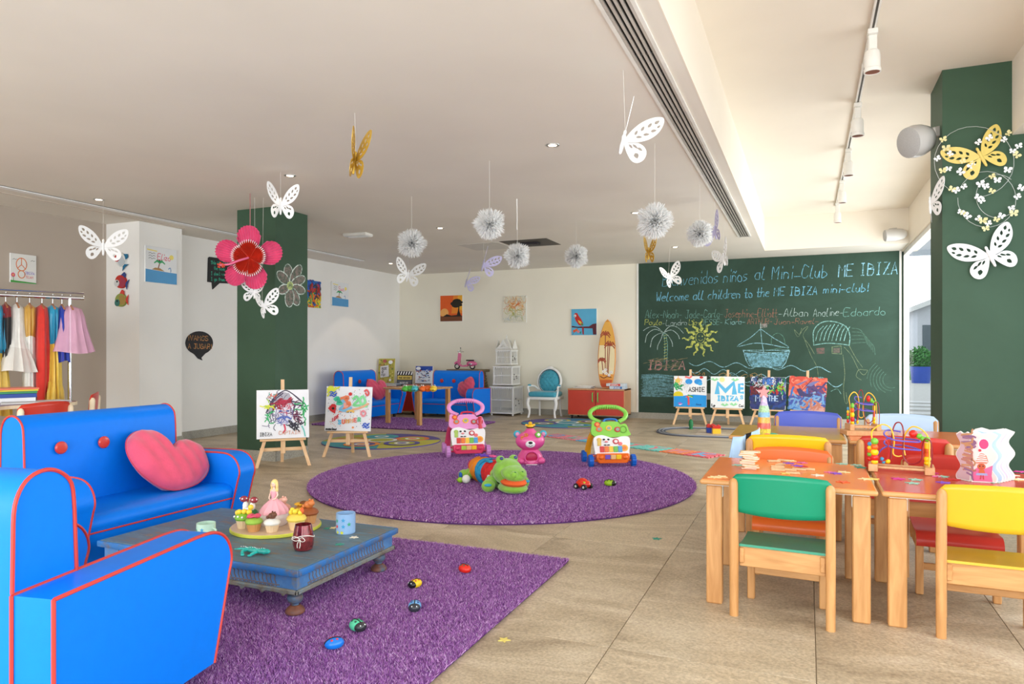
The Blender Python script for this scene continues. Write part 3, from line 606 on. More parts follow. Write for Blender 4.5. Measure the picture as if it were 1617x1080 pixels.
g = G(1091, 677.5); t1 = thing('toy_tree', 'tiny green toy cypress standing by the oval toy road', 'toy', (*g, 0)); m = MB(); m.lathe([(0, 0), (.03, 0), (.03, .015), (.022, .02), (.034, .06), (.028, .12), (0, .15)], 12); m.build('tree_body', P(30, 120, 70), t1)
def block(lab, px, py, c1, c2):
    g = G(px, py); o = thing('toy_block', lab, 'toy block', (*g, 0), .3, 'small building blocks')
    m = MB(); m.box((-.055, -.04, 0), (.055, .04, .07), .003); m.build('lower_brick', P(*c1, .3), o)
    m = MB(); m.box((-.055, -.04, .07), (.055, .04, .11), .003); 
    for sx in (-.028, .028): m.cyl((sx, 0, .11), (sx, 0, .122), .016, n=10)
    m.build('upper_brick', P(*c2, .3), o)
block('blue toy block with a red top beside the oval road', 1122, 683, (40, 80, 190), (205, 50, 40)); block('yellow toy block with a red top beside the oval road', 1131, 684.5, (235, 190, 50), (205, 50, 40))

# ---------------------------------------------------------------- blue sofas
M_blue = mat('blue_leatherette', (0, 124, 238), .42, var=.02, spec=.22, bump=.02, scale=30); M_pipe = P(206, 58, 48, .45)
def sil_arm():   # side outline (y, z), front at -y
    base = [(.35, .06), (-.27, .06), (-.305, .18), (-.35, .34)]
    top = catmull([(-.35, .34, 0), (-.363, .385, 0), (-.350, .435, 0), (-.315, .475, 0), (-.26, .496, 0), (-.18, .50, 0)], 5)
    return base[:3] + [(p[0], p[1]) for p in top] + [(.35, .485)]
def sil_back():
    top = catmull([(.165, .66, 0), (.175, .735, 0), (.215, .775, 0), (.265, .785, 0), (.315, .765, 0), (.345, .71, 0), (.35, .62, 0)], 4)
    return [(.35, .06), (.15, .06), (.15, .3)] + [(p[0], p[1]) for p in top]
def sil_seat(): return [(.16, .06), (-.265, .06), (-.29, .16), (-.30, .215)] + [(p[0], p[1]) for p in catmull([(-.30, .225, 0), (-.312, .265, 0), (-.295, .30, 0), (-.25, .315, 0)], 4)] + [(.16, .30)]
def sofa(lab, wi, loc, rz, group='blue child-size sofas and armchairs'):
    o = thing('child_sofa' if wi > .7 else 'child_armchair', lab, 'sofa' if wi > .7 else 'armchair', loc, rz, group); h_ = wi / 2; aw_ = .128
    def ext(pts, x0, x1, nm, m_=M_blue, puff=.006):
        m = MB(); m.prism(pts, x0, x1, ax='x')
        me = m.build(nm, m_, o, smooth=40); bv = me.modifiers.new('b', 'BEVEL'); bv.width = .007; bv.segments = 2; bv.limit_method = 'ANGLE'; bv.angle_limit = .9; return me
    st_ = ext(sil_seat(), -h_, h_, 'seat')
    m = MB(); m.tube([(-h_, -.306, .228), (h_, -.306, .228)], .0045, 6); m.build('piping', M_pipe, st_)
    bk = ext(sil_back(), -h_ + .001, h_ - .001, 'backrest')
    for sx in (-1, 1):
        m = MB(); m.tube([(sx * (h_ + .001), y, z) for y, z in sil_back()[2:] + [(.352, .49)]], .0055, 6); m.build('piping', M_pipe, bk)
    nb = 3 if wi > .7 else 1
    for k in range(nb):
        x = (k - (nb - 1) / 2) * wi * .265 - (.035 if nb > 1 else 0)
        m = MB(); m.lathe([(0, 0), (.030, 0), (.034, .004), (.034, .010), (.028, .016), (0, .019)], 20); m.v = [(x + a, .156 - c, .605 + b) for a, b, c in m.v]; m.build('button', mat('red_button', (205, 56, 46), .3, coat=.3), bk)
    for sx in (-1, 1):
        x0, x1 = (h_, h_ + aw_) if sx > 0 else (-h_ - aw_, -h_)
        a_ = ext(sil_arm(), x0 + .0015, x1, 'armrest')
        for xx in (x0 + .002, x1 + .0005):
            pts = sil_arm()[1:]; m = MB(); m.tube([(xx, y, z) for y, z in pts] + [(xx, .352, .485), (xx, .352, .06)], .0055, 6, cap=True); m.build('piping', M_pipe, a_)
    for sx in (-1, 1):
        for y in (-.22, .28): m = MB(); m.cyl((sx * (h_ - .02), y, 0), (sx * (h_ - .02), y, .062), .022, .026, 12); m.build('foot', M_black, o)
    return o
sofa('big blue two-seat child sofa with red piping and a heart cushion, in the left foreground', .93, (-3.53, 2.785, 0), PI / 2)
S2rz = PI + .177
sofa('blue child armchair seen from behind at the bottom left corner, nearest to the viewer', .46, (-2.125, 1.43, .022), S2rz)
sofa('blue child sofa on the far purple rug behind the easel with the dotted painting', .90, (-6.62, 9.62, .022), PI / 2)
sofa('blue child sofa against the back wall between the small table and the white birdcage', .90, (-5.66, 10.70, 0), 0)
# heart cushions
_hp = [(0, .22), (.10, .36), (.26, .42), (.42, .36), (.52, .18), (.50, -.04), (.38, -.24), (.20, -.38), (.06, -.44)]
HEART = catmull([(a, b, 0) for a, b in _hp] + [(-.06, -.44, 0)] + [(-a, b, 0) for a, b in reversed(_hp[1:-1])], 12, True)
def heart(name, lab, loc, rot, sz_, col=(222, 78, 110)):
    o = thing(name, lab, 'cushion', loc, rot=rot, group='pink heart cushions'); n, k = 64, 12; ring = []
    for i in range(n):
        p_ = HEART[i * len(HEART) // n]; ring.append((p_[0] * sz_, p_[1] * sz_))
    vs, fs = [], []; rs_ = random.Random(2)
    for side in (1, -1):
        for j in range(k + 1):
            f = j / k
            for i in range(n):
                x, y = ring[i][0] * f, ring[i][1] * f; hh = .17 * sz_ * (1 - f ** 2.6) ** .55 if f < 1 else 0
                th = 2 * PI * i / n; wr = .010 * sz_ * math.sin(th * 9 + f * 5) * f * f + .012 * sz_ * math.sin(x * 30 / sz_ + y * 22 / sz_)
                crease = -.05 * sz_ * math.exp(-((x / sz_) / .05) ** 2) * max(0, y / sz_ + .1)
                vs.append((x, side * -(hh + (wr + crease if 0 < f < 1 else 0)), y))
    for b in (0, (k + 1) * n):
        for j in range(k):
            for i in range(n): fs.append((b + j * n + i, b + j * n + (i + 1) % n, b + (j + 1) * n + (i + 1) % n, b + (j + 1) * n + i))
    m = MB(); m.add(vs, fs); m.build('cover', mat('pink_velvet', col, .8, var=.08, scale=14, bump=.15, sheen=.4), o, smooth=80)
    m = MB(); m.tube([(x * 1.0, 0, y * 1.0) for x, y in ring], .0035, 5, True); m.build('seam', P(196, 60, 92, .8), o); return o
heart('heart_cushion', 'large pink heart cushion lying against the right end of the foreground blue sofa', (-3.48, 3.015, .47), (-.80, .34, PI / 2 - .42), .47)
heart('heart_cushion', 'pink heart cushion on the sofa behind the dotted painting', (-6.48, 9.66, .50), (-.3, .1, PI / 2 - .3), .40)
heart('heart_cushion', 'pink heart cushion in the corner of the sofa against the back wall', (-5.36, 10.67, .50), (-.28, -.45, -.25), .38)

# ---------------------------------------------------------------- school tables
def school_table(lab, top_col, x0, x1, y0, y1, ht, name='school_table'):
    o = thing(name, lab, 'table', ((x0 + x1) / 2, (y0 + y1) / 2, 0), group=None); w2, d2 = (x1 - x0) / 2 - .003, (y1 - y0) / 2
    m = MB(); m.box((-w2, -d2, ht - .024), (w2, d2, ht - .002), .010, seg=3); m.build('table_edge', M_beechx, o)
    m = MB(); m.box((-w2 + .010, -d2 + .010, ht - .004), (w2 - .010, d2 - .010, ht)); m.build('laminate_top', mat('laminate_%d_%d' % (top_col[0], top_col[1]), top_col, .22, var=.02, spec=.5), o)
    m = MB(); m.box((-w2 + .03, -d2 + .03, ht - .030), (w2 - .03, d2 - .03, ht - .024)); m.build('white_underside', M_white, o)
    for sx in (-1, 1):
        for sy in (-1, 1):
            x, y = sx * (w2 - .060), sy * (d2 - .055); m = MB(); m.box((x - .034, y - .028, 0), (x + .034, y + .028, ht - .030), .005); m.build('leg', M_beech, o)
            m = MB(); m.box((x - sx * .034 - .002, y - .02, ht - .08), (x - sx * .034 + .002, y + .02, ht - .03)); m.build('bracket', M_white, o)
    return o
T1z = .555; T2z = .60
school_table('low square table with an orange top and beech legs, nearest row left', (236, 128, 52), -.445, .268, 3.18, 3.89, T1z)
school_table('low square table with a red top and beech legs, nearest row right', (196, 66, 46), .274, .985, 3.19, 3.90, T1z)
school_table('low table with a mustard yellow top holding the sand bottle', (206, 158, 42), -.455, .215, 4.52, 5.24, T2z)
school_table('low table with an orange top behind the red table, beside the right green column', (228, 124, 68), .221, .90, 4.54, 5.26, T2z)
# far table, turned square
g = G(663, 668.5)
ft = school_table('small beech-topped table turned corner-on between the two far blue sofas', (206, 160, 110), -.385, .385, -.385, .385, .55); ft.location = (g[0], g[1] - .05, .020); ft.rotation_euler.z = -.20
FT = (g[0], g[1] - .1)

# ---------------------------------------------------------------- child chairs
def chair_parts(o, col, k=1.0, wood_=None):
    wd = wood_ or M_beech; cm = mat('chair_%d_%d_%d' % col, col, .30, var=.02, spec=.4)
    for sx in (-1, 1):
        m = MB(); x = sx * .187 * k; m.tube([(x, .150 * k, 0), (x, .150 * k, .30 * k), (x, .165 * k, .565 * k), (x, .166 * k, .578 * k), (x, .166 * k, .585 * k)], [.0185 * k, .0195 * k, .0185 * k, .014 * k, .005 * k], 12); m.build('leg', wd, o)
    for sx in (-1, 1):
        m = MB(); x = sx * .150 * k; m.box((x - .016 * k, -.118 * k, 0), (x + .016 * k, -.086 * k, .272 * k), .004); m.build('leg', wd, o)
    for sx in (-1, 1):
        m = MB(); x = sx * .158 * k; m.box((x - .011 * k, -.12 * k, .222 * k), (x + .011 * k, .14 * k, .287 * k), .004); m.build('side_rail', wood('beech_y', (190, 134, 78), (214, 160, 102), 'Y') if wd is M_beech else wd, o)
    m = MB(); m.box((-.168 * k, .108 * k, .208 * k), (.168 * k, .132 * k, .293 * k), .003); m.build('rear_rail', M_beechx if wd is M_beech else wd, o)
    m = MB(); m.box((-.15 * k, -.112 * k, .115 * k), (.15 * k, -.094 * k, .145 * k), .003); m.build('stretcher', M_beechx if wd is M_beech else wd, o)
    # seat with rolled front lip
    prof = [(.140, .304), (.05, .295), (-.05, .292), (-.12, .296)] + [(-.120 - .045 * math.sin(a), .251 + .045 * math.cos(a)) for a in (.35, .7, 1.05, 1.4, 1.7)]
    prof = [(a * k, b * k) for a, b in prof]; inner = [(y + .002, z - .010 * k) for y, z in prof]
    m = MB(); m.prism(prof + inner[::-1], -.168 * k, .168 * k, ax='x'); se = m.build('seat', cm, o, smooth=50)
    # curved back slat in front of the posts
    n = 18; out = []; W = .198 * k
    vs = []; fs = []; nz = 8
    for i in range(n + 1):
        u = -1 + 2 * i / n; x = u * W; y = (.142 + .028 * (1 - u * u)) * k
        zt = (.612 - .012 * u * u - (.022 * max(0, (abs(u) - .86) / .14) ** 2)) * k; zb = (.445 - .012 * (1 - u * u) + .018 * max(0, (abs(u) - .88) / .12) ** 2) * k
        for j in range(nz + 1): z = zb + (zt - zb) * j / nz; vs.append((x, y + .012 * k * (j / nz), z))
    for i in range(n):
        for j in range(nz): a = i * (nz + 1) + j; fs.append((a, a + 1, a + nz + 2, a + nz + 1))
    m = MB(); m.add(vs, fs); m.build('backrest', cm, o, smooth=60, solid=.010)
    for sx in (-1, 1):
        m = MB()
        for z in (.48, .56): m.ell((sx * .185 * k, (.150 + .018) * k + .003, z * k), (.005, .003, .005), 8, k=4)
        m.build('screw', M_alu, o)
def chair(lab, col, x, y, rz, k=1.0, wood_=None, z=0):
    o = thing('child_chair', lab, 'chair', (x, y, z), rz); chair_parts(o, col, k, wood_); return o
GREEN = (0, 136, 100); YELL = (216, 172, 30); ORG = (232, 108, 40); REDC = (186, 48, 38)
chair('child chair with a bright green backrest and seat at the front of the orange table', GREEN, -.092, 3.24, PI - .06)
chair('child chair with yellow backrest and seat at the right edge, turned from the viewer', YELL, .672, 3.32, PI - .02)
chair('child chair with an orange backrest and seat facing the viewer behind the orange table', ORG, -.083, 3.82, -.02)
chair('child chair with a red backrest and seat facing the viewer behind the red table', REDC, .63, 3.81, -.03)
chair('child chair with a yellow backrest at the near side of the mustard yellow table', (238, 190, 22), -.10, 4.33, PI, 1.08)
chair('child chair with a red backrest, the farther of the two red chairs by the column', (196, 50, 40), .475, 4.40, PI - .03, 1.1)
chair('child chair with a royal blue backrest at the far side of the mustard yellow table', (84, 100, 200), .0, 5.36, 0, 1.12)
chair('child chair with a pale blue backrest at the far side of the rear orange table', (190, 212, 238), .60, 5.36, 0, 1.12)
chair('red child chair with pale birch posts standing before the book table at the left', (206, 56, 36), -5.10, 3.20, -PI / 2 + .12, 1.26, M_lightwood).scale.x = .80
chair('dark red child chair with pale birch posts at the far end of the book table', (196, 40, 26), -5.78, 3.98, -.72, 1.26, M_lightwood)
# pale blue jacket with a dark band draped over the yellow chair corner
jk = thing('draped_jacket', 'pale blue jacket with a black band draped over the far yellow chair', 'jacket', (0, 0, 0))
m = MB(); n, k = 26, 10; vs = []
P0 = [G(1196, 676, .66), G(1160, 690, .62)]
a0 = Vector((*G(1199, 690, .60), .67)); a1 = Vector((*G(1158, 694, .60), .60))
a0 = D(1199, 675, 4.02); a1 = D(1160, 690, 3.96)
for i in range(n + 1):
    f = i / n; top = a0.lerp(a1, f); top.z -= .012 * math.sin(f * 3.1); drop = .20 + .03 * math.sin(f * 2)
    for j in range(k + 1):
        g_ = j / k; vs.append((top.x - g_ * .030 * (f + .2) + .010 * math.sin(f * 11 + g_), top.y + .012 * math.sin(f * 14 + g_ * 2) - .02 * math.sin(g_ * 3), top.z - drop * g_))
fs = [(i * (k + 1) + j, i * (k + 1) + j + 1, (i + 1) * (k + 1) + j + 1, (i + 1) * (k + 1) + j) for i in range(n) for j in range(k)]
m.add(vs, fs); m.mi = [1 if 8 <= i // k <= 13 else 2 if i // k < 2 else 0 for i in range(len(fs))]
m.build('cloth', [mat('pale_blue_cloth', (176, 206, 236), .9, scale=20, bump=.1), P(26, 22, 22, .9), P(240, 242, 245, .9)], jk, smooth=80, solid=.006)

# ---------------------------------------------------------------- carved coffee table
def worn(name, c1, c2, c3, sc=6, str_=(1, 5, 1)):
    m = bpy.data.materials.new(name); m.use_nodes = True; nt = m.node_tree; b = nt.nodes['Principled BSDF']; b.inputs['Roughness'].default_value = .5; L = nt.links
    tc = nt.nodes.new('ShaderNodeTexCoord'); mp = nt.nodes.new('ShaderNodeMapping'); mp.inputs['Scale'].default_value = str_; L.new(tc.outputs['Object'], mp.inputs[0])
    n = nt.nodes.new('ShaderNodeTexNoise'); n.inputs['Scale'].default_value = sc; n.inputs['Detail'].default_value = 10; n.inputs['Roughness'].default_value = .72; L.new(mp.outputs[0], n.inputs[0])
    r = nt.nodes.new('ShaderNodeValToRGB'); e = r.color_ramp.elements; e[0].position = .36; e[0].color = rgb(c3); e[1].position = .66; e[1].color = rgb(c1); x = e.new(.48); x.color = rgb(c2)
    L.new(n.outputs['Fac'], r.inputs[0]); L.new(r.outputs[0], b.inputs['Base Color']); bp = nt.nodes.new('ShaderNodeBump'); bp.inputs['Strength'].default_value = .3; bp.inputs['Distance'].default_value = .004; L.new(n.outputs['Fac'], bp.inputs['Height']); L.new(bp.outputs[0], b.inputs['Normal']); MC[name] = m; return m
W_top = worn('worn_blue_top', (104, 130, 142), (88, 112, 126), (124, 108, 92), 7, (1, 4, 1)); W_side = worn('worn_blue_side', (84, 132, 182), (66, 114, 168), (112, 116, 118), 12, (1, 1, 1)); W_lip = worn('blue_lip', (24, 112, 194), (50, 104, 158), (112, 92, 76), 12, (1, 1, 1))
W_gr = worn('worn_grey_moulding', (112, 132, 140), (124, 120, 110), (96, 82, 70), 18, (1, 1, 1)); W_foot = worn('worn_brown_foot', (126, 72, 52), (110, 66, 50), (70, 90, 110), 12, (1, 1, 1)); W_groove = P(120, 100, 84, .8); W_leg = worn('worn_leg_blue', (74, 112, 150), (84, 100, 120), (110, 82, 66), 16, (1, 1, 2))
CT = (-2.50, 2.655, .022); ct = thing('carved_coffee_table', 'low worn blue carved wooden coffee table on turned legs, set with cakes', 'table', CT); cx_, cy_ = .58, .37; CTZ = .228
for i in range(5):
    m = MB(); y0 = -cy_ + 2 * cy_ * i / 5; m.box((-cx_, y0 + .0008, CTZ - .050), (cx_, y0 + 2 * cy_ / 5 - .0008, CTZ - .022), .0015); m.build('top_plank', W_top, ct)
m = MB()
for a, b in (((-cx_ - .012, -cy_ - .012), (cx_ + .012, -cy_ + .0)), ((-cx_ - .012, cy_), (cx_ + .012, cy_ + .012)), ((-cx_ - .012, -cy_), (-cx_, cy_)), ((cx_, -cy_), (cx_ + .012, cy_))): m.box((*a, CTZ - .052), (*b, CTZ - .0225), .006, seg=2)
m.build('moulded_lip', W_lip, ct)
m = MB(); m.box((-cx_ + .012, -cy_ + .012, CTZ - .115), (cx_ - .012, cy_ - .012, CTZ - .051)); m.build('frieze', W_side, ct)
m = MB()
for a, b in (((-cx_, -cy_), (cx_, -cy_ + .014)), ((-cx_, cy_ - .014), (cx_, cy_)), ((-cx_, -cy_), (-cx_ + .014, cy_)), ((cx_ - .014, -cy_), (cx_, cy_))): m.box((*a, CTZ - .130), (*b, CTZ - .110), .004)
m.build('base_moulding', W_gr, ct)
def carve(L_, mk):
    for k in range(int(L_ / .022)):
        u = -L_ / 2 + .011 + k * .022; mk([(u - .006, -.060), (u + .001, -.066), (u - .001, -.080), (u + .004, -.090), (u + .008, -.096)]); 
        if k % 1 == 0: mk([(u - .009, -.104), (u, -.114), (u + .009, -.104)])
    mk([(-L_ / 2, -.100), (L_ / 2, -.100)])
m = MB(); carve(2 * cy_ - .16, lambda pts: m.tube([(cx_ - .0115, u, CTZ + v) for u, v in pts], .0022, 4)); carve(2 * cx_ - .2, lambda pts: m.tube([(u, -cy_ + .0115, CTZ + v) for u, v in pts], .0022, 4)); m.build('carving', W_groove, ct)
for k in range(10):
    m = MB(); u = -cx_ + .1 + k * .11; m.add([(u - .03, -cy_ - .002, CTZ - .116), (u, -cy_ - .008, CTZ - .120), (u + .03, -cy_ - .002, CTZ - .116), (u, -cy_ - .004, CTZ - .138), (u, -cy_ + .004, CTZ - .120)], [(0, 3, 1), (1, 3, 2), (0, 1, 4), (1, 2, 4), (0, 4, 3), (2, 3, 4)]); m.build('pointed_trim', W_gr, ct, smooth=0)
for sx in (-1, 1):
    for sy in (-1, 1):
        x, y = sx * (cx_ - .06), sy * (cy_ - .06)
        m = MB(); m.lathe([(0, .001), (.034, .001), (.040, .006), (.040, .014), (.034, .024), (.020, .036)], 24, (x, y, 0), m=0); m.lathe([(.016, .037), (.016, .043), (.023, .046), (.030, .054), (.034, .066), (.031, .077), (.019, .086), (.019, .089), (.027, .093), (.027, .099), (.021, .103)], 24, (x, y, 0), m=1); m.build('turned_leg', [W_foot, W_leg], ct)
TOPZ = CT[2] + CTZ - .022

# ---------------------------------------------------------------- cupboards
def cupboard(lab, x0, x1, y0, y1, ht, wood_=(206, 140, 92)):
    o = thing('red_cupboard', lab, 'cupboard', ((x0 + x1) / 2, (y0 + y1) / 2, 0)); w2, d2 = (x1 - x0) / 2, (y1 - y0) / 2; wm = wood('cupboard_wood', (198, 138, 92), (214, 156, 108), 'Z')
    m = MB(); m.box((-w2, -d2 + .02, .06), (-w2 + .02, d2, ht), .002); m.box((w2 - .02, -d2 + .02, .06), (w2, d2, ht), .002); m.box((-w2, -d2 + .02, .06), (w2, d2, .08), .002); m.box((-w2, -d2, ht - .02), (w2, d2, ht), .002); m.box((-w2 + .02, d2 - .01, .08), (w2 - .02, d2, ht - .02)); m.build('body', wm, o)
    for sx in (-1, 1):
        x0_, x1_ = (-w2 + .012, -.004) if sx < 0 else (.004, w2 - .012)
        m = MB(); m.box((x0_, -d2, .075), (x1_, -d2 + .018, ht - .024), .002); dr = m.build('door', mat('red_door', (196, 52, 26), .35, var=.03), o)
        xx = sx * .045; m = MB(); m.tube(catmull([(xx, -d2, ht - .06), (xx, -d2 - .022, ht - .075), (xx, -d2 - .024, ht - .14), (xx, -d2 - .022, ht - .195), (xx, -d2, ht - .21)], 4), .008, 8); m.build('handle', P(96, 200, 90, .35), dr)
    m = MB()
    for sx in (-1, 1):
        for sy in (-1, 1): m.cyl((sx * (w2 - .06) - .012, sy * (d2 - .06), .025), (sx * (w2 - .06) + .012, sy * (d2 - .06), .025), .025, n=14); m.box((sx * (w2 - .06) - .02, sy * (d2 - .06) - .02, .04), (sx * (w2 - .06) + .02, sy * (d2 - .06) + .02, .062))
    m.build('castors', M_black, o); return o
cupboard('low cupboard with two red doors and green handles under the surfboard', -3.70, -2.735, 11.13, 11.60, .50)
cupboard('low red-doored cupboard in the far left corner between the blue sofas', -7.27, -6.35, 10.62, 11.10, .50)
# ---------------------------------------------------------------- objects along the back wall
# birdcage tower
bc = thing('birdcage_tower', 'white three-tier birdcage tower with a pointed roof beside the blue sofa', 'birdcage', (-4.90, 11.34, 0)); M_wicker = P(232, 230, 224, .6)
def tier(w, z0, z1, nm):
    h_ = w / 2; t = .012; m = MB()
    for sx in (-1, 1):
        for sy in (-1, 1): m.box((sx * h_ - t, sy * h_ - t, z0), (sx * h_ + t, sy * h_ + t, z1), .002)
    for z in (z0 + .01, z1 - .01): 
        m.box((-h_ - .02, -h_ - .02, z - .012), (h_ + .02, h_ + .02, z + .012), .003)
    zm = (z0 + z1) / 2
    for sy in (-1, 1): m.box((-h_, sy * h_ - .006, zm - .006), (h_, sy * h_ + .006, zm + .006)); m.box((sy * h_ - .006, -h_, zm - .006), (sy * h_ + .006, h_, zm + .006))
    fr = m.build(nm, M_wicker, bc)
    n = int(w / .022); m = MB()
    for i in range(1, n):
        u = -h_ + w * i / n
        for s__ in (-1, 1): m.tube([(u, s__ * h_, z0 + .02), (u, s__ * h_, z1 - .02)], .0035, 4, cap=False); m.tube([(s__ * h_, u, z0 + .02), (s__ * h_, u, z1 - .02)], .0035, 4, cap=False)
    m.build('bars', M_wicker, fr, fixn=False)
    m = MB()
    for s__ in (-1, 1):
        for i in range(int(w / .04)):
            u = -h_ + .02 + i * .04; m.add([(u - .02, s__ * (h_ + .012), z1 - .02), (u + .02, s__ * (h_ + .012), z1 - .02), (u, s__ * (h_ + .012), z1 - .05)], [(0, 1, 2)]); m.add([(s__ * (h_ + .012), u - .02, z1 - .02), (s__ * (h_ + .012), u + .02, z1 - .02), (s__ * (h_ + .012), u, z1 - .05)], [(0, 1, 2)])
    m.build('scalloped_edge', M_wicker, fr, solid=.004, smooth=0)
    m = MB()
    for i, (u, v) in enumerate(((-.3, .55), (-.3, .3), (.0, .45), (.05, .35))): m.box((h_ + .012, u * w, z0 + v * (z1 - z0) - .012), (h_ + .018, u * w + .016, z0 + v * (z1 - z0) + .012))
    m.build('dark_latch', M_black, fr); return fr
tier(.42, .04, .51, 'bottom_cage'); tier(.34, .535, .865, 'middle_cage'); tier(.27, .89, 1.15, 'top_cage')
m = MB(); m.add([(-.155, -.155, 1.16), (.155, -.155, 1.16), (.155, .155, 1.16), (-.155, .155, 1.16), (0, 0, 1.36)], [(0, 1, 4), (1, 2, 4), (2, 3, 4), (3, 0, 4), (3, 2, 1, 0)]); m.build('roof', M_wicker, bc, smooth=0)
m = MB()
for s__ in (-1, 1):
    m.prism([(-.11, 1.17), (.11, 1.17), (0, 1.33)], s__ * .158 - .006, s__ * .158 + .006, holes=[[(-.05, 1.195), (0, 1.195), (0, 1.25)], [(.01, 1.195), (.05, 1.195), (.01, 1.25)]], ax='y'); m.prism([(-.11, 1.17), (.11, 1.17), (0, 1.33)], s__ * .158 - .006, s__ * .158 + .006, ax='x')
m.build('gable', M_wicker, bc, smooth=0); m = MB(); m.ell((0, 0, 1.375), .018); m.ell((0, 0, 1.40), (.008, .008, .02)); m.build('finial', M_wicker, bc)
for sx in (-1, 1):
    for sy in (-1, 1): m = MB(); m.ell((sx * .2, sy * .2, .02), .02, 10); m.build('ball_foot', M_wicker, bc)
# wicker side stand and toy scooter
ws = thing('woven_stand', 'brown woven rattan stand behind the blue sofa carrying the toy scooter', 'side table', (-5.66, 11.34, 0)); M_rat = worn('rattan', (150, 132, 100), (126, 108, 80), (96, 84, 62), 40, (1, 1, 3))
m = MB()
for i in range(14):
    z = .02 + i * .052; w_ = .27 + .035 * math.sin(i / 13 * PI); m.box((-w_, -w_ * .72, z), (w_, w_ * .72, z + .048), .012)
m.build('woven_body', M_rat, ws); m = MB(); m.box((-.33, -.22, .752), (.33, .22, .80), .006)
for i in range(22): m.tube([(-.32 + i * .03, -.224, .755), (-.305 + i * .03, -.224, .797)], .005, 4)
m.build('braided_rim', M_rat, ws)
sc = thing('toy_scooter', 'pink model motor scooter standing on the woven stand', 'toy scooter', (-5.645, 11.20, .80), 0, rot=(0, 0, .12)); PKS = mat('scooter_pink', (208, 96, 140), .22, coat=.6)
for x in (-.155, .135):
    m = MB(); m.tube([(x + .042 * math.cos(a), 0, .055 + .042 * math.sin(a)) for a in [2 * PI * i / 20 for i in range(20)]], .013, 8, True); wh = m.build('wheel', M_black, sc); m = MB(); m.cyl((x, -.010, .055), (x, .010, .055), .031, n=16); m.build('hub', M_chrome, wh)
m = MB(); m.tube(catmull([(-.205, 0, .095), (-.16, 0, .125), (-.115, 0, .09)], 5), [.012] + [.024] * 9 + [.014], 10); m.build('front_mudguard', PKS, sc)
m = MB(); m.prism([(-.145, .10), (-.105, .10), (-.085, .26), (-.10, .30), (-.125, .29)], -.035, .035, ax='y'); m.build('leg_shield', PKS, sc)
m = MB(); m.prism([(p[0], p[1]) for p in catmull([(-.115, .075, 0), (-.06, .05, 0), (.03, .05, 0), (.06, .075, 0), (.03, .085, 0), (-.05, .072, 0), (-.10, .10, 0)], 3, True)], -.032, .032, ax='y'); m.build('footboard', PKS, sc)
m = MB(); m.ell((.115, 0, .105), (.095, .046, .052)); m.ell((.19, 0, .10), (.03, .035, .03)); m.build('rear_body', PKS, sc)
m = MB(); m.ell((.11, -.045, .095), (.030, .01, .018), 12); m.build('side_badge', M_chrome, sc)
m = MB(); m.box((.02, -.035, .150), (.16, .035, .172), .009, seg=2); m.build('seat', M_black, sc)
m = MB(); m.tube([(-.105, 0, .28), (-.10, 0, .315)], .012, 8); m.tube(catmull([(-.06, -.085, .315), (-.10, -.04, .325), (-.10, .04, .325), (-.06, .085, .315)], 4), .007, 6); m.build('handlebar', M_chrome, sc)
m = MB(); m.ell((-.13, 0, .325), (.022, .02, .02), 12); m.build('headlamp', P(225, 225, 220, .15), sc); m = MB(); m.cyl((-.07, -.07, .32), (-.06, -.085, .375), .003, n=6); m.ell((-.06, -.085, .38), (.006, .02, .014)); m.build('mirror', M_black, sc)

# turquoise french armchair
ac = thing('french_armchair', 'white carved French armchair with turquoise buttoned oval back and seat', 'armchair', (-4.12, 11.22, 0)); M_tq = mat('turquoise_velvet', (64, 158, 180), .75, var=.06, scale=20, sheen=.3); M_wl = P(236, 234, 230, .4)
for sx in (-1, 1):
    m = MB(); m.tube(catmull([(sx * .235, -.19, .33), (sx * .255, -.20, .24), (sx * .225, -.19, .12), (sx * .232, -.20, .04), (sx * .245, -.21, .0)], 4), [.030] * 4 + [.028] * 4 + [.018] * 4 + [.018] * 4 + [.024], 8); m.build('leg', M_wl, ac)
    m = MB(); m.tube(catmull([(sx * .19, .2, .33), (sx * .19, .21, .15), (sx * .20, .24, 0)], 4), .018, 8); m.build('leg', M_wl, ac)
    m = MB(); m.tube(catmull([(sx * .245, -.15, .33), (sx * .262, -.13, .45), (sx * .27, -.15, .515), (sx * .265, -.05, .53), (sx * .24, .08, .52), (sx * .20, .16, .47)], 4), .017, 8); m.build('arm', M_wl, ac)
    m = MB(); m.ell((sx * .267, -.08, .545), (.026, .06, .018), 12); m.build('arm_pad', M_tq, ac)
m = MB(); m.box((-.255, -.21, .30), (.255, .21, .355), .02, seg=2); m.build('seat_frame', M_wl, ac)
m = MB(); m.box((-.245, -.215, .350), (.245, .19, .44), .04, seg=3); m.build('seat_cushion', M_tq, ac, smooth=60)
ov = [(.205 * math.cos(a), .60 + .215 * math.sin(a) * (1.04 if math.sin(a) > 0 else 1)) for a in [2 * PI * i / 36 for i in range(36)]]
m = MB(); m.tube([(x, .19 + (z - .6) * .12, z) for x, z in ov], .026, 8, True); m.ell((0, .215, .842), (.06, .02, .022), 12); m.build('oval_back_frame', M_wl, ac)
m = MB(); vs, fs = [], []; n, k = 36, 10
for j in range(k + 1):
    f = j / k
    for i in range(n):
        x, z = ov[i][0] * .92 * f, .60 + (ov[i][1] - .6) * .92 * f; y = .19 + (z - .6) * .12 - .045 * (1 - f ** 3) - .008 * math.cos(x * 80) * math.cos((z - .6) * 70)
        vs.append((x, y, z))
for j in range(k):
    for i in range(n): fs.append((j * n + i, j * n + (i + 1) % n, (j + 1) * n + (i + 1) % n, (j + 1) * n + i))
m.add(vs, fs); m.build('back_cushion', M_tq, ac, smooth=80, solid=.01)
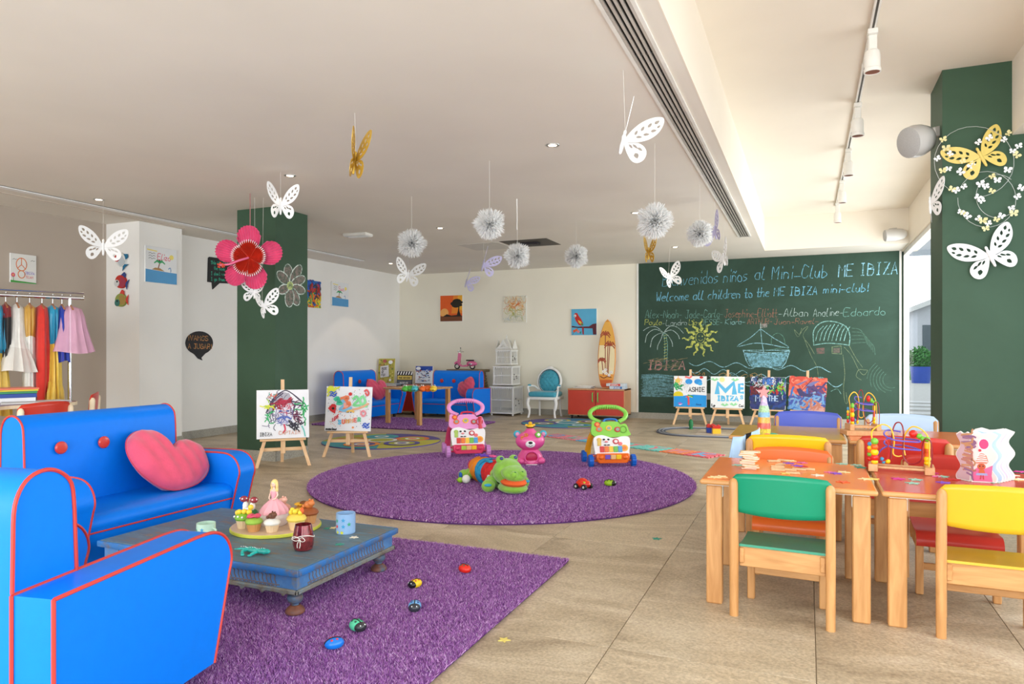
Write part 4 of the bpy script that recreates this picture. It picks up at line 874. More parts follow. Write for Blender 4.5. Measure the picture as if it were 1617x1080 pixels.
for r_ in range(5):
    for q_ in range(4 if r_ % 2 else 3):
        x = (q_ - (1.5 if r_ % 2 else 1)) * .075; z = .47 + r_ * .066; m = MB(); m.ell((x, .142 + (z - .6) * .12, z), (.008, .006, .008), 8, k=5); m.build('tufting_button', P(40, 110, 130), ac)
m = MB(); m.tube([(x * .93, .165 + (z - .6) * .12, .6 + (z - .6) * .93) for x, z in ov], .006, 6, True); m.build('back_piping', P(30, 70, 84), ac)

# surfboard on the cupboard
sb = thing('surfboard', 'small orange surfboard painted with palm trees leaning on the wall above the red cupboard', 'surfboard', (-3.12, 11.44, .502), rot=(-.085, 0, 0))
def sbw(v): return .152 * (math.sin(PI * min(1, (v * .86 + .10))) ** .62) if v < 1 else 0
hb = 1.17; L_ = []; Rr = []
for i in range(25):
    v = i / 24; wv = .155 * (max(0.0, 1 - ((v - .42) / (.46 if v < .42 else .58)) ** 2 * (1 if v > .42 else .8))) ** .62
    L_.append((-wv, v * hb)); Rr.append((wv, v * hb))
L_[0] = (-.06, 0); Rr[0] = (.06, 0)
m = MB(); m.prism(Rr[:-1] + [(0, hb)] + L_[:-1][::-1], -.012, .012, ax='y'); o = m.build('board', P(226, 150, 60, .25), sb); b_ = o.modifiers.new('b', 'BEVEL'); b_.width = .006; b_.segments = 2
A = Art(lambda u, v: (u, v), step=.0002, base=.0125)
def clipw(v, k=.9): return .155 * (max(0.0, 1 - ((v - .42) / (.46 if v < .42 else .58)) ** 2 * (1 if v > .42 else .8))) ** .62 * k
for c, v0, v1 in (((238, 178, 80), .42, .96), ((245, 226, 180), .16, .62), ((236, 160, 70), .09, .2), ((214, 92, 52), .012, .12)):
    vv = [v0 + (v1 - v0) * i / 14 for i in range(15)]; A.fill(c, [(clipw(v), v * hb) for v in vv] + [(-clipw(v), v * hb) for v in reversed(vv)])
for (x, z0, z1, s__) in ((-.03, .30, .90, 1), (.05, .25, .72, 1.1), (.02, .25, .80, .01), (-.08, .22, .46, .8)):
    A.stroke((150, 60, 50), [(x * .6, z0), (x * .8, (z0 + z1) / 2), (x, z1)], .014, 4)
    if s__ > .1:
        for a in (-.5, .1, .7, 1.5, 2.3, 2.9, 3.5): A.stroke((168, 74, 48), [(x, z1), (x + .05 * s__ * math.cos(a), z1 + .05 * s__ * math.sin(a) + .02), (x + .085 * s__ * math.cos(a), z1 + .06 * s__ * math.sin(a) - .015)], .018, 4)
for x, z in ((-.05, .28), (.0, .25), (.05, .22), (.085, .27), (-.01, .31)):
    for k in range(5): A.dot((248, 244, 240), x + .016 * math.cos(k * 1.257), z + .016 * math.sin(k * 1.257), .011, n=8)
    A.dot((225, 140, 110), x, z, .006, n=8)
A.stroke((110, 50, 40), [(-.10, .20), (-.04, .17), (.02, .195), (.09, .18)], .012, 4)
for i in range(8): A.stroke((226, 140, 60), [(-.09 + .02 * i, .08), (-.08 + .02 * i, .115), (-.10 + .02 * i, .15)], .005, 3)
A.done('palm_artwork', sb)
def boxgame(name, lab, cat, loc, rz, sx, sy, sz_, col, side=None, group=None, txt=None, tc=(240, 240, 240)):
    o = thing(name, lab, cat, loc, rz, group); m = MB(); m.box((-sx / 2, -sy / 2, 0), (sx / 2, sy / 2, sz_), .0015); m.build('cover' if cat != 'board game' else 'carton', P(*col, .45), o)
    m = MB(); e = .0015
    if cat == 'book': m.box((-sx / 2 + .004, -sy / 2 - .0006, .003), (sx / 2 - .002, sy / 2 + .0006, sz_ - .003)); m.build('pages', P(238, 234, 222, .9), o)
    if txt:
        A = Art(base=.0008 + sy / 2, step=.0002)
        if side: A.fill(side, [(-sx / 2 * .55, sz_ * .1), (sx / 2 * .6, sz_ * .1), (sx / 2 * .6, sz_ * .9), (-sx / 2 * .55, sz_ * .9)])
        A.text(tc, txt, -sx * .3, sz_ * .22, sz_ * .5, sz_ * .13, 0, width=sx * .5, sm=1); A.done('side_print', o)
    return o
boxgame('board_game_box', 'pale blue board game box, the lower of two on the red cupboard', 'board game', (-2.88, 11.33, .502), .05, .26, .2, .045, (200, 214, 226), (60, 120, 190), txt='JUEGO')
boxgame('board_game_box', 'white board game box with red end, the upper of two on the red cupboard', 'board game', (-2.91, 11.33, .548), -.04, .30, .2, .045, (214, 222, 230), (214, 70, 60), txt='FIESTA', tc=(240, 240, 245))
for i, (c, lb) in enumerate((((228, 226, 222), 'thin white book, lowest of the three lying left on the red cupboard'), ((120, 122, 128), 'grey book, middle of the three lying left on the red cupboard'), ((235, 232, 228), 'thin pale book, topmost of the three lying left on the red cupboard'))):
    boxgame('flat_book', lb, 'book', (-3.48 + i * .02, 11.34, .502 + i * .0145), .1 * i - .1, .30 - .02 * i, .22, .014, c, group='books lying on the red cupboard')
# standing books in the far left corner
def standbook(lab, px0, py0, px1, py1, col, drawf, Y=10.84, zb=.502):
    x0, z1 = WY(px0, py0, Y); x1, _ = WY(px1, py0, Y); h_ = z1 - zb; o = thing('standing_book', lab, 'book', ((x0 + x1) / 2, Y, zb), rot=(-.10, 0, .05), group='books displayed in the corner'); w_ = (x1 - x0) / 2
    m = MB(); m.box((-w_, -.01, 0), (w_, .01, h_), .0015); m.build('cover', P(*col, .4), o); m = MB(); m.box((-w_ + .004, -.008, .003), (w_ + .0008, .008, h_ - .003)); m.build('pages', P(240, 236, 224, .9), o)
    A = Art(lambda u, v: (-w_ + 2 * w_ * u, h_ * v), base=.0105, step=.0003); drawf(A, 2 * w_); A.done('cover_print', o)
def d1(A, w_):
    rr = random.Random(5)
    for i in range(90): A.dot(rr.choice([(206, 196, 90), (170, 160, 70), (226, 214, 130), (190, 130, 90), (120, 140, 80)]), rr.random() * .9 + .05, rr.random() * .9 + .05, .04, .03, 7)
    A.fill((224, 222, 226), [(.2, .28), (.72, .33), (.66, .75), (.16, .70)])
    for k, t in enumerate(('BOOK', 'OF', 'FUN')): A.text((90, 86, 90), t, .26, .58 - k * .12, .09, .009, 0, sm=1)
    A.dot((245, 245, 245), .78, .86, .13, .07, 16); A.dot((245, 245, 245), .8, .2, .07, .05, 12); A.dot((180, 90, 90), .42, .9, .12, .06, 12)
def d2(A, w_):
    A.fill((20, 20, 22), [(0, .72), (1, .72), (1, 1), (0, 1)])
    for k in range(6): A.fill((238, 238, 238), [(.02 + k * .17, .76), (.10 + k * .17, .76), (.16 + k * .17, .98), (.08 + k * .17, .98)])
    A.fill((214, 190, 96), [(.04, .42), (.96, .42), (.96, .7), (.04, .7)]); A.text((70, 60, 40), 'THE MOVIES', .12, .5, .09, .008, 0, width=.74, sm=1); A.fill((90, 94, 104), [(.04, .04), (.96, .04), (.96, .38), (.04, .38)]); A.text((220, 220, 220), 'SCENE', .2, .15, .09, .008, 0, width=.55, sm=1)
def d3(A, w_):
    rr = random.Random(8); A.fill((40, 76, 170), [(0, .78), (1, .78), (1, 1), (0, 1)])
    for i in range(80): A.dot(rr.choice([(190, 204, 224), (120, 140, 180), (160, 60, 50), (40, 40, 60), (230, 232, 238), (80, 110, 180)]), .1 + rr.random() * .8, .2 + rr.random() * .65, .05, .03, 7)
    A.dot((245, 245, 245), .2, .88, .14, .08, 16); A.fill((130, 100, 84), [(0, 0), (1, 0), (1, .14), (0, .14)]); A.text((240, 240, 240), 'ADVENTURE', .1, .3, .1, .01, 0, width=.8, sm=1)
standbook('tall yellow-green picture book standing in the far corner, tallest of the three', 597, 566, 622, 610, (196, 186, 84), d1)
standbook('book with a film clapperboard cover standing in the far corner', 627, 586, 651, 610, (30, 30, 34), d2)
standbook('blue and white picture book standing beside the back-wall sofa', 656, 578, 682, 612, (226, 230, 236), d3)
for i, (c, lb) in enumerate((((150, 160, 176), 'grey-blue book lying under the tall yellow-green book'), ((120, 130, 146), 'slate grey book lying below the grey-blue one in the far corner'))):
    x, _ = WY(618, 600, 10.76); boxgame('flat_book', lb, 'book', (x + .02, 10.74, .502 + (1 - i) * .024), .06 * i, .30, .2, .022, c, group='books lying on the corner cupboard')
x, _ = WY(655, 600, 10.76); boxgame('flat_book', 'red book lying in front of the blue and white picture book', 'book', (x - .06, 10.74, .502), .05, .24, .2, .028, (196, 62, 44), group='books lying on the corner cupboard')

# animal toys on the far table
def hippo(lab, col, x, y, rz):
    o = thing('toy_hippo', lab, 'toy', (x, y, .572), rz, 'chomping plastic animal toys'); pm = P(*col, .3)
    m = MB(); m.ell((0, .05, .045), (.055, .07, .045)); m.build('body', pm, o); m = MB(); m.ell((0, -.045, .04), (.048, .05, .036)); m.ell((0, -.03, .068), (.035, .035, .024)); m.build('head', pm, o)
    for sx in (-1, 1):
        m = MB(); m.ell((sx * .02, -.045, .09), (.012, .011, .012), 8); e_ = m.build('eye', P(245, 245, 245, .2), o); m = MB(); m.ell((sx * .02, -.055, .091), (.006, .005, .006), 8); m.build('pupil', M_black, e_)
    m = MB(); m.ell((0, -.09, .03), (.012, .01, .008), 8); m.box((-.035, -.088, .026), (.035, -.07, .030)); m.build('mouth', P(30, 30, 40), o)
for lab, col, px in (('green plastic chomping animal, leftmost on the small far table', (90, 190, 70), 644), ('turquoise plastic chomping animal on the small far table', (80, 190, 200), 655), ('orange plastic chomping animal on the small far table', (240, 110, 40), 671), ('yellow plastic chomping animal, rightmost on the small far table', (245, 205, 60), 684)):
    v = D(px, 617, 0); t = (px - CXP) / FPX; dd = FPX * (CH - .572) / (619 - HY); hippo(lab, col, dd * (t * c_ - s_) , dd * (c_ + t * s_), -.4 if px in (644, 671) else .5)

# ---------------------------------------------------------------- paintings
def canvas(lab, w_, h_, fn, loc, rot, name='canvas_painting', t=.02, group=None, back=(240, 240, 238)):
    o = thing(name, lab, 'painting', loc, rot=rot, group=group); m = MB(); m.box((-w_ / 2, -t / 2, 0), (w_ / 2, t / 2, h_), .002); m.build('stretched_canvas', P(*back, .8), o)
    A = Art(lambda u, v: (-w_ / 2 + w_ * u, h_ * v), base=t / 2 + .0004); A.ws = w_; fn(A); A.done('painted_picture', o); return o
def bgd(A, c): A.fill(c, [(.005, .005), (.995, .005), (.995, .995), (.005, .995)])
def scrib(A, cols, n, box, w_, ln=.12, seed=1, sm=3):
    rr = random.Random(seed)
    for i in range(n):
        x, y = box[0] + rr.random() * (box[2] - box[0]), box[1] + rr.random() * (box[3] - box[1]); a = rr.uniform(0, 6.28); pts = [(x, y)]
        for k in range(3): a += rr.uniform(-.9, .9); pts.append((min(.99, max(.01, pts[-1][0] + ln * math.cos(a) / 3)), min(.99, max(.01, pts[-1][1] + ln * math.sin(a) / 3))))
        A.stroke(rr.choice(cols), pts, w_, sm)
def a_sunset(A):
    bgd(A, (232, 96, 30)); A.fill((240, 140, 40), [(.5, .3), (.995, .3), (.995, .995), (.6, .995)]); A.fill((244, 176, 50), [(.75, .5), (.995, .4), (.995, .995), (.8, .995)]); A.dot((246, 176, 96), .19, .33, .19, .17, 24)
    A.fill((120, 66, 34), [(.005, .005), (.995, .005), (.995, .2), (.005, .2)]); A.fill((30, 22, 14), [(.15, .2), (.3, .28), (.5, .22), (.75, .24), (.8, .4), (.83, .6), (.87, .6), (.86, .4), (.93, .22), (.995, .2), (.995, .18), (.15, .18)])
    for x, y, r_ in ((.62, .68, .16), (.75, .76, .2), (.9, .72, .12), (.72, .62, .2), (.9, .62, .1)): A.dot((34, 28, 16), x, y, r_, r_ * .5, 14)
def a_sunscr(A): bgd(A, (232, 226, 206)); scrib(A, [(226, 140, 60), (236, 170, 90), (240, 190, 80)], 60, (.08, .45, .92, .8), .01, .3, 3); scrib(A, [(226, 96, 50)], 14, (.3, .52, .7, .7), .012, .2, 4); scrib(A, [(150, 170, 60), (190, 190, 90)], 40, (.2, .25, .85, .48), .008, .25, 5); scrib(A, [(160, 150, 130), (150, 160, 170)], 40, (.05, .8, .95, .97), .004, .2, 6); scrib(A, [(176, 196, 210)], 30, (.05, .08, .95, .25), .005, .2, 7); A.text((40, 40, 50), 'EVA', .06, .04, .05, .003, 0, sm=1); A.text((40, 40, 50), 'IZAN', .68, .04, .05, .003, 0, sm=1)
def a_parrot(A):
    bgd(A, (92, 176, 214)); A.fill((96, 36, 50), [(.02, .3), (.4, .33), (.7, .33), (.85, .42), (.99, .44), (.99, .02), (.86, .02), (.84, .25), (.6, .26), (.02, .36)]); A.stroke((80, 30, 40), [(.3, .3), (.12, .12), (.05, .02)], .012, 3)
    A.fill((196, 40, 30), [(.12, .72), (.1, .78), (.16, .85), (.24, .84), (.29, .74), (.4, .6), (.47, .44), (.44, .36), (.3, .38), (.18, .55)]); A.dot((245, 240, 235), .15, .74, .05, n=12); A.dot((20, 20, 20), .14, .73, .02, n=8)
    A.fill((236, 200, 60), [(.26, .58), (.38, .52), (.46, .4), (.42, .38), (.3, .48)]); A.fill((60, 140, 80), [(.36, .48), (.47, .42), (.48, .36), (.4, .38)]); A.fill((170, 34, 40), [(.42, .32), (.5, .3), (.5, .02), (.45, .04)])
    for x, y, c in ((.12, .16, (226, 90, 50)), (.28, .14, (226, 130, 140)), (.2, .2, (226, 110, 60))): A.dot(c, x, y, .055, n=10)
    A.fill((40, 130, 90), [(.33, .1), (.4, .16), (.38, .04)])
def a_island(nm, seed):
    def f(A):
        bgd(A, (236, 238, 240)); A.fill((90, 160, 212), [(.005, .005), (.995, .005), (.995, .32), (.6, .33), (.005, .36)]); A.fill((180, 140, 90), [(.2, .36), (.6, .34), (.45, .42), (.3, .42)]); A.stroke((140, 90, 60), [(.4, .42), (.44, .55)], .03)
        for a in (0, .8, 1.6, 2.4, 3.1): A.stroke((70, 170, 110), [(.44, .56), (.44 + .09 * math.cos(a), .6 + .05 * math.sin(a)), (.44 + .16 * math.cos(a), .55 + .04 * math.sin(a))], .035, 3)
        A.text((226, 90, 120), nm, .38, .66, .16, .018, .1, width=.42); A.dot((244, 226, 120), .82, .76, .07, n=12); A.stroke((244, 226, 120), [(.06, .9), (.35, .88)], .03)
        for k in range(3): A.stroke((40, 40, 46), [(.1, .8 - k * .07), (.16, .82 - k * .07), (.2, .79 - k * .07), (.26, .82 - k * .07), (.3, .8 - k * .07)], .01, 3)
        A.stroke((60, 130, 190), [(.72, .42), (.78, .46), (.8, .38), (.79, .34)], .02, 3)
    return f
def a_peace(A):
    bgd(A, (232, 232, 228)); A.fill((70, 160, 70), [(.005, .005), (.995, .005), (.995, .04), (.005, .08)])
    A.stroke((226, 120, 60), [(.42 + .2 * math.cos(i * .4), .64 + .22 * math.sin(i * .4)) for i in range(17)], .035); A.stroke((226, 120, 60), [(.42, .86), (.42, .62)], .03); A.stroke((226, 120, 60), [(.28, .5), (.42, .62), (.56, .5)], .03, 3); A.stroke((226, 130, 70), [(.42 + .13 * math.cos(i * .4), .3 + .13 * math.sin(i * .4)) for i in range(17)], .035)
    A.text((120, 90, 200), 'IBIZA', .56, .32, .09, .015, 0, sm=1, width=.38); A.text((226, 90, 90), 'TEAM', .58, .18, .08, .015, 0, sm=1, width=.3)
    A.dot((226, 90, 130), .1, .26, .08, n=8); A.dot((240, 200, 80), .1, .26, .03, n=8); A.stroke((70, 160, 70), [(.1, .2), (.12, .04)], .02)
    for x in (.08, .78): A.stroke((50, 50, 60), [(x, .78), (x + .06, .82), (x + .1, .79), (x + .16, .81)], .012, 3)
def a_abs(cols, seed, n=120, w_=.05):
    def f(A): bgd(A, cols[0]); scrib(A, cols, n, (.02, .02, .98, .98), w_, .25, seed)
    return f
def wp(lab, x0p, y0p, x1p, y1p, fn, side='b', X=XL, **k):
    if side == 'b':
        xa, za = WY(x0p, y0p, YB - .03); xb, zb = WY(x1p, y1p, YB - .03); return canvas(lab, xb - xa, za - zb, fn, ((xa + xb) / 2, YB - .014, zb), (0, 0, 0), group=None)
    ya, za = WX(x0p, y0p, X + .02); yb, zb = WX(x1p, y1p, X + .02); zb2 = (zb + WX(x0p, y1p - 2, X + .02)[1]) / 2
    return canvas(lab, yb - ya, za - zb, fn, (X + .014, (ya + yb) / 2, zb), (0, 0, PI / 2))
wp('square painting of an orange sunset with a black savanna tree on the back wall', 695, 467, 730, 507, a_sunset)
wp('loose orange and green sunset sketch painting on the back wall', 794, 468, 831, 509, a_sunscr)
wp('painting of a red parrot on a branch, blue background, on the back wall', 902, 488, 942, 529, a_parrot)
wp('bright abstract blue, red and green painting just right of the left green column', 480, 441, 506, 486, lambda A: (bgd(A, (50, 110, 190)), scrib(A, [(40, 90, 190), (30, 120, 200), (60, 60, 140)], 40, (0, .5, 1, 1), .07, .25, 1), scrib(A, [(190, 60, 40), (150, 40, 40), (60, 60, 60)], 40, (.3, .2, .95, .75), .06, .3, 2), scrib(A, [(40, 150, 90), (230, 210, 50), (226, 120, 40)], 40, (0, 0, 1, .35), .06, .25, 3)), 's')
wp('white painting of a palm island with pink lettering on the far left wall', 524, 444, 550, 485, a_island('Suzi', 1), 's')
wp('white painting of a palm island with a yellow sun on the wall pilaster', 229, 387, 279, 450, a_island('Eliza', 2), 's', -6.98)
wp('white painting with an orange peace sign above the costume rack', 16, 399, 57, 449, a_peace, 's', -7.52)
# speech bubble chalkboards
b1 = thing('speech_bubble_sign', 'black square speech bubble board with green chalk writing, partly behind the paper flower', 'sign', (XL + .006, 0, 0), PI / 2)
def wlf(u, v): return WX(u, v, XL + .012)
m = MB(); m.prism([wlf(*p) for p in ((329, 407), (331, 405.5), (372, 411), (392, 415), (390, 449), (347, 447), (336, 457), (335, 446), (328, 445))], -.006, .004, ax='y'); m.build('board', P(38, 38, 40, .7), b1, smooth=0)
A = Chalk(wlf); A.y = .0066
for k, t in enumerate(('This Mini Club is', 'the best', 'I dont want to', 'I go from here')): ptext(A, (60, 180, 150), t, 333 + (5 if k == 1 else 0), 417 + k * 8.5, 333 + (34 if k != 1 else 22), 419 + k * 8.5, 5, .014, slant=0, sm=1)
A.done('chalk_writing', b1)['kind'] = 'stuff'
b2 = thing('speech_bubble_sign', 'round black speech bubble board with orange chalk writing on the left wall', 'sign', (XL + .006, 0, 0), PI / 2)
pts = [(315 + 21.5 * math.cos(a), 541.5 + 18.5 * math.sin(a)) for a in [i * 2 * PI / 28 for i in range(28)] if not 1.3 < a < 1.9] 
i0 = min(range(len(pts)), key=lambda i: abs(math.atan2(pts[i][1] - 541.5, pts[i][0] - 315) - 1.2)); pts = pts[:i0 + 1] + [(318, 565), (320, 569), (313, 566), (308, 560)] + pts[i0 + 1:]
m = MB(); m.prism([wlf(*p) for p in pts], -.006, .004, ax='y'); m.build('board', P(38, 38, 42, .7), b2, smooth=0)
A = Chalk(wlf); A.y = .0066; ptext(A, (224, 150, 86), '¡VAMOS', 297, 537, 330, 538, 7.5, .013, sm=1, slant=0, jit=.05); ptext(A, (224, 150, 86), 'A JUGAR!', 297, 550, 336, 551, 7.5, .013, sm=1, slant=0, jit=.05); A.done('chalk_writing', b2)
# fish trio of crafts on the pilaster
for k, (py, c1, c2, c3, lb) in enumerate(((410, (226, 226, 222), (30, 110, 150), (200, 60, 50), 'white paper fish with blue feathers, topmost of the three on the pilaster'), (445, (190, 50, 36), (50, 70, 130), (210, 210, 210), 'red paper fish, middle one of the three on the pilaster'), (474, (150, 160, 80), (210, 70, 60), (60, 120, 110), 'olive and pink paper fish, lowest of the three on the pilaster'))):
    x, z = WY(192, py, 5.64); o = thing('paper_fish', lb, 'wall decoration', (x, 5.64, z), rot=(0, [.9, .3, 0][k], 0), group='paper fish on the pilaster')
    bd = [(.085 * math.cos(a), .075 * math.sin(a)) for a in [2 * PI * i / 20 for i in range(20)]]
    m = MB(); m.prism(bd, -.018, .008, ax='y'); m.build('body', P(*c1, .8), o)
    m = MB(); m.prism([(.07, 0), (.125, .06), (.11, 0), (.12, -.06)], -.014, -.006, ax='y'); m.prism([(-.03, .06), (.02, .12), (.05, .10), (.05, .055)], -.014, -.004, ax='y'); m.build('fin', P(*c2, .8), o)
    m = MB(); m.prism([(-.045 + .04 * math.cos(a), -.03 + .04 * math.sin(a)) for a in [i * .524 for i in range(12)]], -.024, -.018, ax='y'); m.build('face', P(*c3, .8), o); m = MB(); m.ell((-.04, -.026, -.01), (.012, .005, .012), 10); m.build('eye', M_black, o)
    A = Art(base=.0186)
    for i in range(5): A.stroke(c2, [(-.01 + i * .018, -.05), (.0 + i * .018, 0), (-.01 + i * .018, .05)], .005, 3)
    A.done('scale_stripes', o)
# ---------------------------------------------------------------- easels with paintings
def easel(lab, x, y, rz, group='pine table easels', mast=.84):
    o = thing('easel', lab, 'easel', (x, y, 0), rz, group); s = .245
    for sx in (-1, 1):
        m = MB(); m.add([(sx * s - .016, -.12, 0), (sx * s + .016, -.12, 0), (sx * s + .016, -.10, 0), (sx * s - .016, -.10, 0), (sx * .165 - .016, -.045, .27), (sx * .165 + .016, -.045, .27), (sx * .165 + .016, -.025, .27), (sx * .165 - .016, -.025, .27)], [(3, 2, 1, 0), (4, 5, 6, 7), (0, 1, 5, 4), (1, 2, 6, 5), (2, 3, 7, 6), (3, 0, 4, 7)]); m.build('leg', M_pine, o)
        m = MB(); m.add([(sx * .165 - .014, -.03, .27), (sx * .165 + .014, -.03, .27), (sx * .165 + .014, -.012, .27), (sx * .165 - .014, -.012, .27), (sx * .035 - .012, .055, .72), (sx * .035 + .012, .055, .72), (sx * .035 + .012, .073, .72), (sx * .035 - .012, .073, .72)], [(3, 2, 1, 0), (4, 5, 6, 7), (0, 1, 5, 4), (1, 2, 6, 5), (2, 3, 7, 6), (3, 0, 4, 7)]); m.build('upper_leg', M_pine, o)
    m = MB(); m.box((-.022, -.055, .12), (.022, -.035, .27), .002); m.build('centre_strut', M_pine, o)
    m = MB(); m.add([(-.017, .0, .15), (.017, .0, .15), (.017, .02, .15), (-.017, .02, .15), (-.017, .085, mast), (.017, .085, mast), (.017, .105, mast), (-.017, .105, mast)], [(3, 2, 1, 0), (4, 5, 6, 7), (0, 1, 5, 4), (1, 2, 6, 5), (2, 3, 7, 6), (3, 0, 4, 7)]); m.build('mast', M_pine, o)
    m = MB(); m.add([(-.015, .20, 0), (.015, .20, 0), (.015, .22, 0), (-.015, .22, 0), (-.015, .085, .60), (.015, .085, .60), (.015, .10, .60), (-.015, .10, .60)], [(3, 2, 1, 0), (4, 5, 6, 7), (0, 1, 5, 4), (1, 2, 6, 5), (2, 3, 7, 6), (3, 0, 4, 7)]); m.build('rear_leg', M_pine, o)
    m = MB(); m.box((-.215, -.040, .145), (.215, -.022, .178), .002); m.build('crossbar', wood('pine_x', (222, 176, 128), (238, 200, 155), 'X'), o)
    m = MB(); m.box((-.215, -.088, .248), (.215, -.026, .268), .003); m.build('ledge', MC['pine_x'], o); return o
def eas_paint(elab, plab, px, py, rz, fn, w_=.49, h_=.475, tilt=-.135, roll=0, xy=None):
    x, y = xy or G(px, py)
    if y > 11.0: y = 10.98 + .04 * (px > 1240); x = WY(px, py, y)[0]
    easel(elab, x, y, rz)
    R = Matrix.Rotation(rz, 4, 'Z'); p = Vector((x, y, 0)) + R @ Vector((0, -.066, .270)); canvas(plab, w_, h_, fn, p, (tilt, roll, rz), group='children\'s canvases on easels')
def a_pirate(A):
    bgd(A, (240, 240, 244)); K = (70, 62, 84); A.fill((176, 172, 184), [(.2, .54), (.34, .82), (.48, .96), (.62, .93), (.68, .78), (.86, .70), (.72, .68), (.42, .72), (.3, .56)]); A.fill((196, 70, 96), [(.36, .66), (.5, .72), (.66, .72), (.66, .78), (.5, .80), (.36, .76)]); A.fill((228, 224, 236), [(.38, .64), (.37, .45), (.43, .32), (.52, .27), (.63, .34), (.67, .5), (.65, .68), (.5, .70)])
    for pts in ([(.18, .53), (.3, .8), (.48, .96), (.62, .96), (.9, .7), (.72, .68)], [(.2, .56), (.33, .78), (.5, .93)], [(.2, .52), (.3, .56), (.42, .72), (.62, .76), (.84, .72)], [(.22, .6), (.35, .84), (.46, .94)], [(.7, .9), (.84, .76)]): A.stroke(K, pts, .022, 4)
    scrib(A, [K, (110, 110, 120), (90, 80, 110)], 22, (.22, .6, .5, .88), .012, .14, 3); scrib(A, [(176, 44, 70), (150, 40, 60)], 16, (.36, .68, .66, .76), .03, .12, 4)
    scrib(A, [(90, 60, 100), (110, 40, 70)], 22, (.68, .38, .80, .68), .016, .16, 5); scrib(A, [K, (120, 110, 140)], 16, (.24, .24, .36, .5), .012, .14, 6)
    A.stroke((120, 120, 170), [(.38, .62), (.36, .45), (.42, .34), (.52, .28), (.64, .36), (.68, .5), (.66, .62)], .012, 4); scrib(A, [(110, 120, 180), (80, 90, 170), (150, 160, 200)], 16, (.42, .3, .6, .46), .012, .1, 7)
    scrib(A, [(196, 60, 80), (220, 90, 110)], 14, (.42, .52, .66, .64), .010, .1, 8); A.stroke((90, 110, 190), [(.40, .40), (.48, .44), (.52, .41), (.57, .44), (.64, .40)], .035, 4); [A.dot((70, 80, 150), x, .56, .035, .018, 10) for x in (.45, .59)]; A.stroke((120, 110, 160), [(.52, .56), (.51, .47), (.54, .46)], .012, 3); A.stroke((220, 70, 100), [(.52, .28), (.54, .18), (.5, .12)], .03, 3)
    scrib(A, [(60, 180, 110), (50, 160, 90)], 12, (.84, .38, .94, .74), .022, .14, 9); scrib(A, [(60, 180, 110)], 8, (.2, .3, .26, .52), .018, .1, 10); scrib(A, [(226, 226, 70), (160, 200, 80)], 12, (.14, .6, .34, .74), .02, .08, 11)
    scrib(A, [(40, 40, 50), (50, 46, 60)], 20, (.62, .2, .86, .32), .02, .1, 12); scrib(A, [(226, 90, 60), (90, 180, 160)], 14, (.22, .8, .36, .92), .01, .06, 13); A.stroke((110, 200, 190), [(.86, .24), (.9, .14), (.92, .03)], .024, 3)
    A.text((60, 60, 66), 'IBIZA', .06, .06, .07, .010, 0, sm=1, width=.24); A.text((214, 150, 120), 'CAPTAIN', .42, .08, .07, .010, 0, sm=1, width=.42)
def a_3020(A):
    A.ws *= 1.5
    bgd(A, (238, 240, 245)); rr = random.Random(4); cs = [(40, 60, 130), (220, 70, 70), (60, 160, 90), (230, 140, 60), (110, 60, 140), (70, 170, 200), (60, 60, 70)]
    for i in range(95): A.dot(rr.choice(cs), rr.uniform(.03, .97), rr.uniform(.1, .97), .009, n=6)
    A.dot((214, 220, 60), .1, .93, .08, n=12); scrib(A, [(214, 220, 70)], 8, (.03, .84, .2, .98), .02, .1, 2)
    for y, x in ((.86, .08), (.82, .1), (.78, .09), (.12, .82), (.08, .84), (.16, .84)): A.stroke((40, 90, 200), [(x, y), (x + .04, y + .02), (x + .08, y - .01), (x + .13, y + .02)], .016, 3)
    for c, dx in (((110, 220, 190), 0), ((70, 200, 160), .012)): A.stroke(c, [(.2 + dx, .70), (.26, .74), (.30, .66), (.38, .72), (.34, .62), (.26, .62)], .05, 4)
    A.stroke((236, 130, 90), [(.34, .72), (.48, .76), (.44, .66), (.53, .6), (.36, .5), (.34, .44)], .05, 4); A.stroke((130, 190, 226), [(.36, .68), (.42, .6), (.32, .48), (.44, .46), (.56, .52)], .04, 4); A.stroke((244, 170, 150), [(.42, .62), (.42, .54), (.48, .56)], .03, 3)
    A.stroke((130, 220, 150), [(.60, .72), (.66, .78), (.70, .70), (.61, .58), (.74, .58)], .035, 4); A.stroke((140, 226, 160), [(.78, .6), (.74, .7), (.80, .78), (.86, .68), (.82, .58), (.90, .56)], .035, 4)
    A.fill((214, 44, 50), [(.06, .5), (.14, .6), (.2, .6), (.24, .56), (.22, .38), (.12, .44)]); A.dot((30, 20, 20), .17, .5, .03, n=8); A.dot((214, 50, 50), .53, .83, .04, n=12)
    A.stroke((236, 180, 140), [(.6, .48), (.75, .52), (.9, .6), (.93, .62)], .03, 3); A.stroke((236, 190, 100), [(.48, .43), (.55, .46), (.62, .43)], .03, 3); A.dot((60, 40, 40), .5, .42, .015, n=6); A.dot((60, 40, 40), .56, .42, .015, n=6)
    A.stroke((226, 90, 90), [(.84, .9), (.88, .93), (.93, .86), (.9, .8), (.86, .86)], .025, 3); A.stroke((240, 150, 160), [(.78, .42), (.83, .46), (.88, .4), (.83, .33), (.78, .4)], .025, 3)
    A.text((214, 60, 70), 'LOVE', .17, .2, .08, .012, 0, sm=1, width=.14, rise=.7)
    for i, ch in enumerate('SUMMER'): A.text([(90, 190, 230), (236, 120, 90), (236, 170, 80), (240, 190, 150), (236, 120, 100), (110, 200, 150)][i], ch, .30 + i * .085, .155 + .012 * i, .085, .018, 0, sm=1, width=.065)
    A.text((30, 26, 30), 'maxims', .04, .02, .045, .012, 0, sm=1, width=.24); A.dot((240, 150, 90), .62, .08, .025, n=7)
